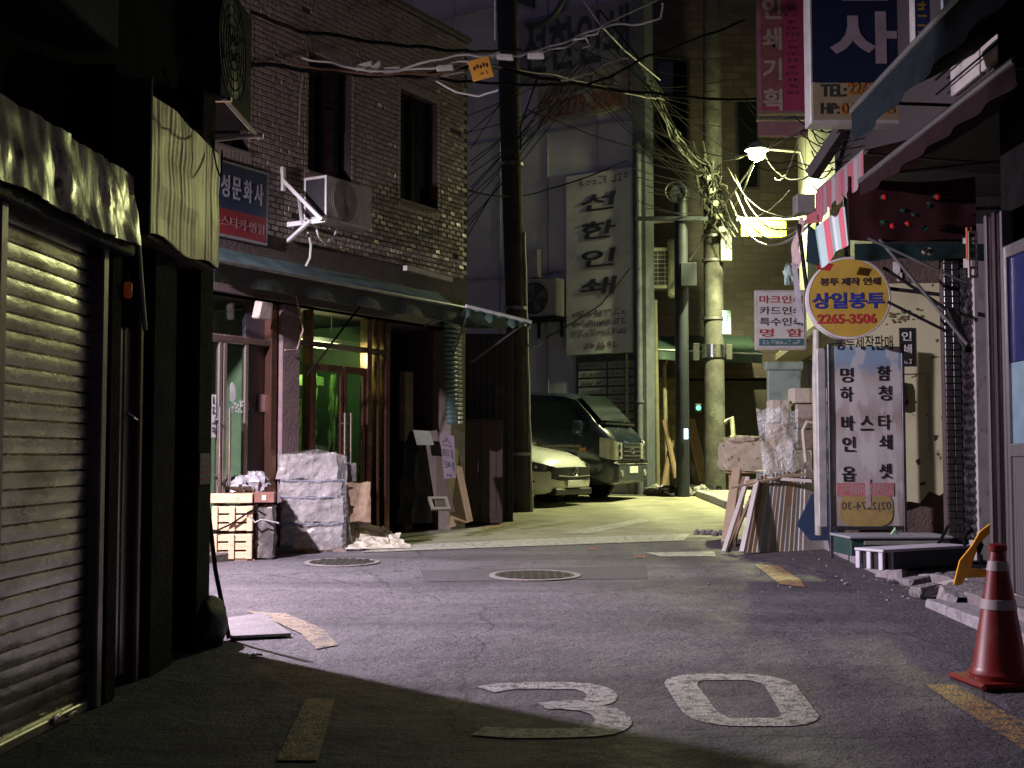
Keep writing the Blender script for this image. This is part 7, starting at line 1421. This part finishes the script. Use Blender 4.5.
for k, (x0, y0, x1, y1, Y0, Y1, w, m_, lab) in enumerate(((745, 482, 806, 474, 13.5, 13.6, .03, m_b[1], 'wooden slat lying across the top of the board sheaf'), (752, 490, 800, 470, 13.4, 13.9, .025, m_b[0], 'white slat lying slantwise on the board sheaf'), (766, 478, 812, 481, 13.5, 13.4, .035, m_b[0], 'short white slat on the right of the board sheaf'), (730, 488, 795, 474, 13.3, 13.5, .025, m_b[1], 'long thin lath on top of the board sheaf'))):
    mb = MB(); bar(P(x0, y0, Y0), P(x1, y1, Y1), w, mb); tag(mb.build('slat', m_), lab, 'board')
for i in range(5):
    p = G(697+i*6, 536+jit(1.5)); lump(p+V((0, 0, .03)), .05+jit(.01), .04, .035, 'pebble', m_rub, ('first', 'second', 'third', 'fourth', 'fifth')[i]+' from the left of the pale stones lying left of the planks', 'stone', i, .4, seg=10)
# panel with green mint doors behind the film (upper)
a, b = P(768, 370, 15.5), P(802, 440, 15.5); F = Frame((a.x, 15.5, b.z), (1, 0, 0)); mb = MB(); mb.box(F, 0, b.x-a.x, 0, a.z-b.z, -.1, 0, .01); mb.box(F, -.03, b.x-a.x+.03, a.z-b.z+.002, a.z-b.z+.10, -.12, .03, .01); o = tag(mb.build('mint_board', m_mint), 'mint green wooden panel standing behind the cartons below the print shop sign', 'panel')
m2 = MB(); m2.prism(F, [(.25+.05*math.cos(t), .42+.15*math.sin(t)) for t in [k*math.tau/20 for k in range(20)]], .001, .02); m2.build('oval_inlay', mat('oval_yellow', (.45, .50, .25), .6), o)
# ramps / platforms in front of the banner
def q4(pts, z): return [V((p.x, p.y, z)) for p in pts]
F = Frame((0, 0, 0), (1, 0, 0))
zA = zg(11.6)+.135
gx0, gx1 = cx(846, 11.4), cx(935, 11.4)
gp = root('green_step', V((gx0+.3, 11.5, zA)), 'low dark green box step under the foot of the banner', 'step')
Fg = Frame((gx0, 11.30, zA), (1, .06, 0)); mb = MB(); mb.box(Fg, 0, .92, .0, .15, -.02, 0, .006); mb.box(Fg, 0, .02, 0, .15, -.5, -.02, .004); mb.box(Fg, .9, .92, 0, .15, -.5, -.02, .004); mb.build('side', mat('step_green', (.03, .075, .06), .5, col2=(.02, .05, .04)), gp)
mb = MB(); mb.box(Fg, -.02, .94, .152, .175, -.55, .02, .006); mb.build('top', mat('step_top_grey', (.34, .36, .37), .6, col2=(.24, .26, .27), dirt=(.15, .14, .14)), gp)
mb = MB(); mb.box(Fg, .12, .80, .10, .135, .001, .012); mb.build('slot_trim', mat('slot_pale', (.35, .38, .33), .5), gp)
wx0 = cx(880, 10.15); Fw = Frame((wx0, 10.15, zg(10.3)+.135), (.86, .5, 0)); wp = root('white_step', Fw.p(.4, 0, -.2), 'low step with a pale top and black-filled hollow sides in front of the green step', 'step')
mb = MB(); mb.box(Fw, -.01, 1.05, .145, .168, -.30, .02, .006); mb.build('top', mat('step_top_pale', (.62, .61, .66), .55, col2=(.50, .49, .54), dirt=(.3, .28, .3), dscale=4), wp)
for a, n_ in ((0, 0), (.10, 0), (0, -.13), (0, -.25)):
    mb = MB(); mb.box(Fw, a, a+.03, 0, .143, n_-.045, n_, .004); mb.build('leg_panel', MATS['step_top_pale'], wp)
mb = MB(); mb.box(Fw, .125, 1.04, .0, .143, -.02, -.004, .004); mb.box(Fw, .03, 1.04, 0, .143, -.25, -.035); mb.build('dark_side', mat('hollow_shade_black', (.02, .025, .025), .4), wp)  # solid black fill stands in for the shade inside the hollow sides
mb = MB(); bar(P(925, 588, 9.75), P(968, 578, 9.6), .03, mb); tag(mb.build('batten', m_b[0]), 'pale batten lying on the pavement before the pale-topped step', 'board')
c = G(902, 540, .3); c = Fg.p(.42, .225, -.05); mb = MB(); mb.tube([c+V((-.03, 0, -.04)), c+V((0, -.01, .01)), c+V((.03, 0, -.04))], [.012, .02, .01], 8); tag(mb.build('green_leafy_scrap', mat('scrap_green', (.30, .55, .30), .6)), 'bright green scrap on the green step', 'scrap')
wire('hose', [P(935, 545, 10.9), P(945, 530, 10.8), P(960, 524, 10.4), P(975, 530, 10.0), P(965, 545, 9.9)], .014, m_wblk, 'black hose coiled behind the pale-topped step', cat='hose', wob=.06)
mb = MB(); F = Frame((cx(945, 11.6), 11.6, zg(11.6)+.13), (1, 0, 0)); mb.box(F, 0, .07, 0, .16, -.1, 0, .01); tag(mb.build('stone_block', m_kerb), 'small pale stone block at the foot of the dark tiled pier', 'block')
# yellow plastic barrier foot
Yf = 9.0; pts_ = [(955, 584), (958, 586), (964, 576), (978, 575), (985, 577), (985, 573), (972, 571), (974, 556), (985, 550), (986, 528), (980, 534), (973, 548), (963, 560), (957, 574)]
FY = Frame((0, Yf, 0), (1, -.15, 0)); hp = [FY.hit(x, y) for x, y in pts_]
outer = [FY.hit(x, y) for x, y in ((954, 585), (960, 561), (972, 546), (980, 532), (990, 524), (990, 533), (982, 541), (976, 553), (971, 568), (990, 570), (990, 577), (966, 578), (961, 585))]
mb = MB(); mb.prism(FY, outer, -.035, .0); yf = tag(mb.build('barrier_foot', mat('plastic_yellow', (.78, .36, .02), .45, col2=(.65, .28, .02), dirt=(.3, .18, .05), dscale=9)), 'yellow plastic barrier foot leaning against the right door post', 'barrier')
mb = MB(); mb.prism(FY, [FY.hit(x, y) for x, y in ((976, 548), (981, 541), (984, 545), (979, 556))], -.03, .004); mb.build('slot', m_black, yf)
# traffic cone
pcn = V((2.44, 6.32, zg(6.3)+.0)); co_ = root('traffic_cone', pcn, 'red-orange traffic cone with two pale bands at the lower right', 'traffic cone')
m_cone = mat('cone_orange', (.19, .011, .007), .40, col2=(.16, .010, .007), scale=7, dirt=(.20, .04, .03), dscale=13, dthr=(.52, .66))
mb = MB(); F = Frame(pcn, (1, .12, 0)); mb.box(F, -.19, .19, .004, .035, -.19, .19, .02); mb.build('base', m_cone, co_)
mb = MB(); mb.lathe(pcn, [(.150, .034), (.152, .06), (.140, .075), (.132, .09), (.036, .66), (.046, .665), (.047, .69), (.030, .70), (.024, .70)], 40); mb.build('body', m_cone, co_)
def rz(z): return .132+(.036-.132)*(z-.09)/.57
for a, b in ((.375, .425), (.565, .615)):
    mb = MB(); mb.lathe(pcn, [(rz(a)-.002, a), (rz(a)+.0035, a+.001), (rz(b)+.0035, b-.001), (rz(b)-.002, b)], 40); mb.build('reflective_band', mat('cone_band', (.42, .38, .38), .3, col2=(.4, .36, .34), scale=14), co_)
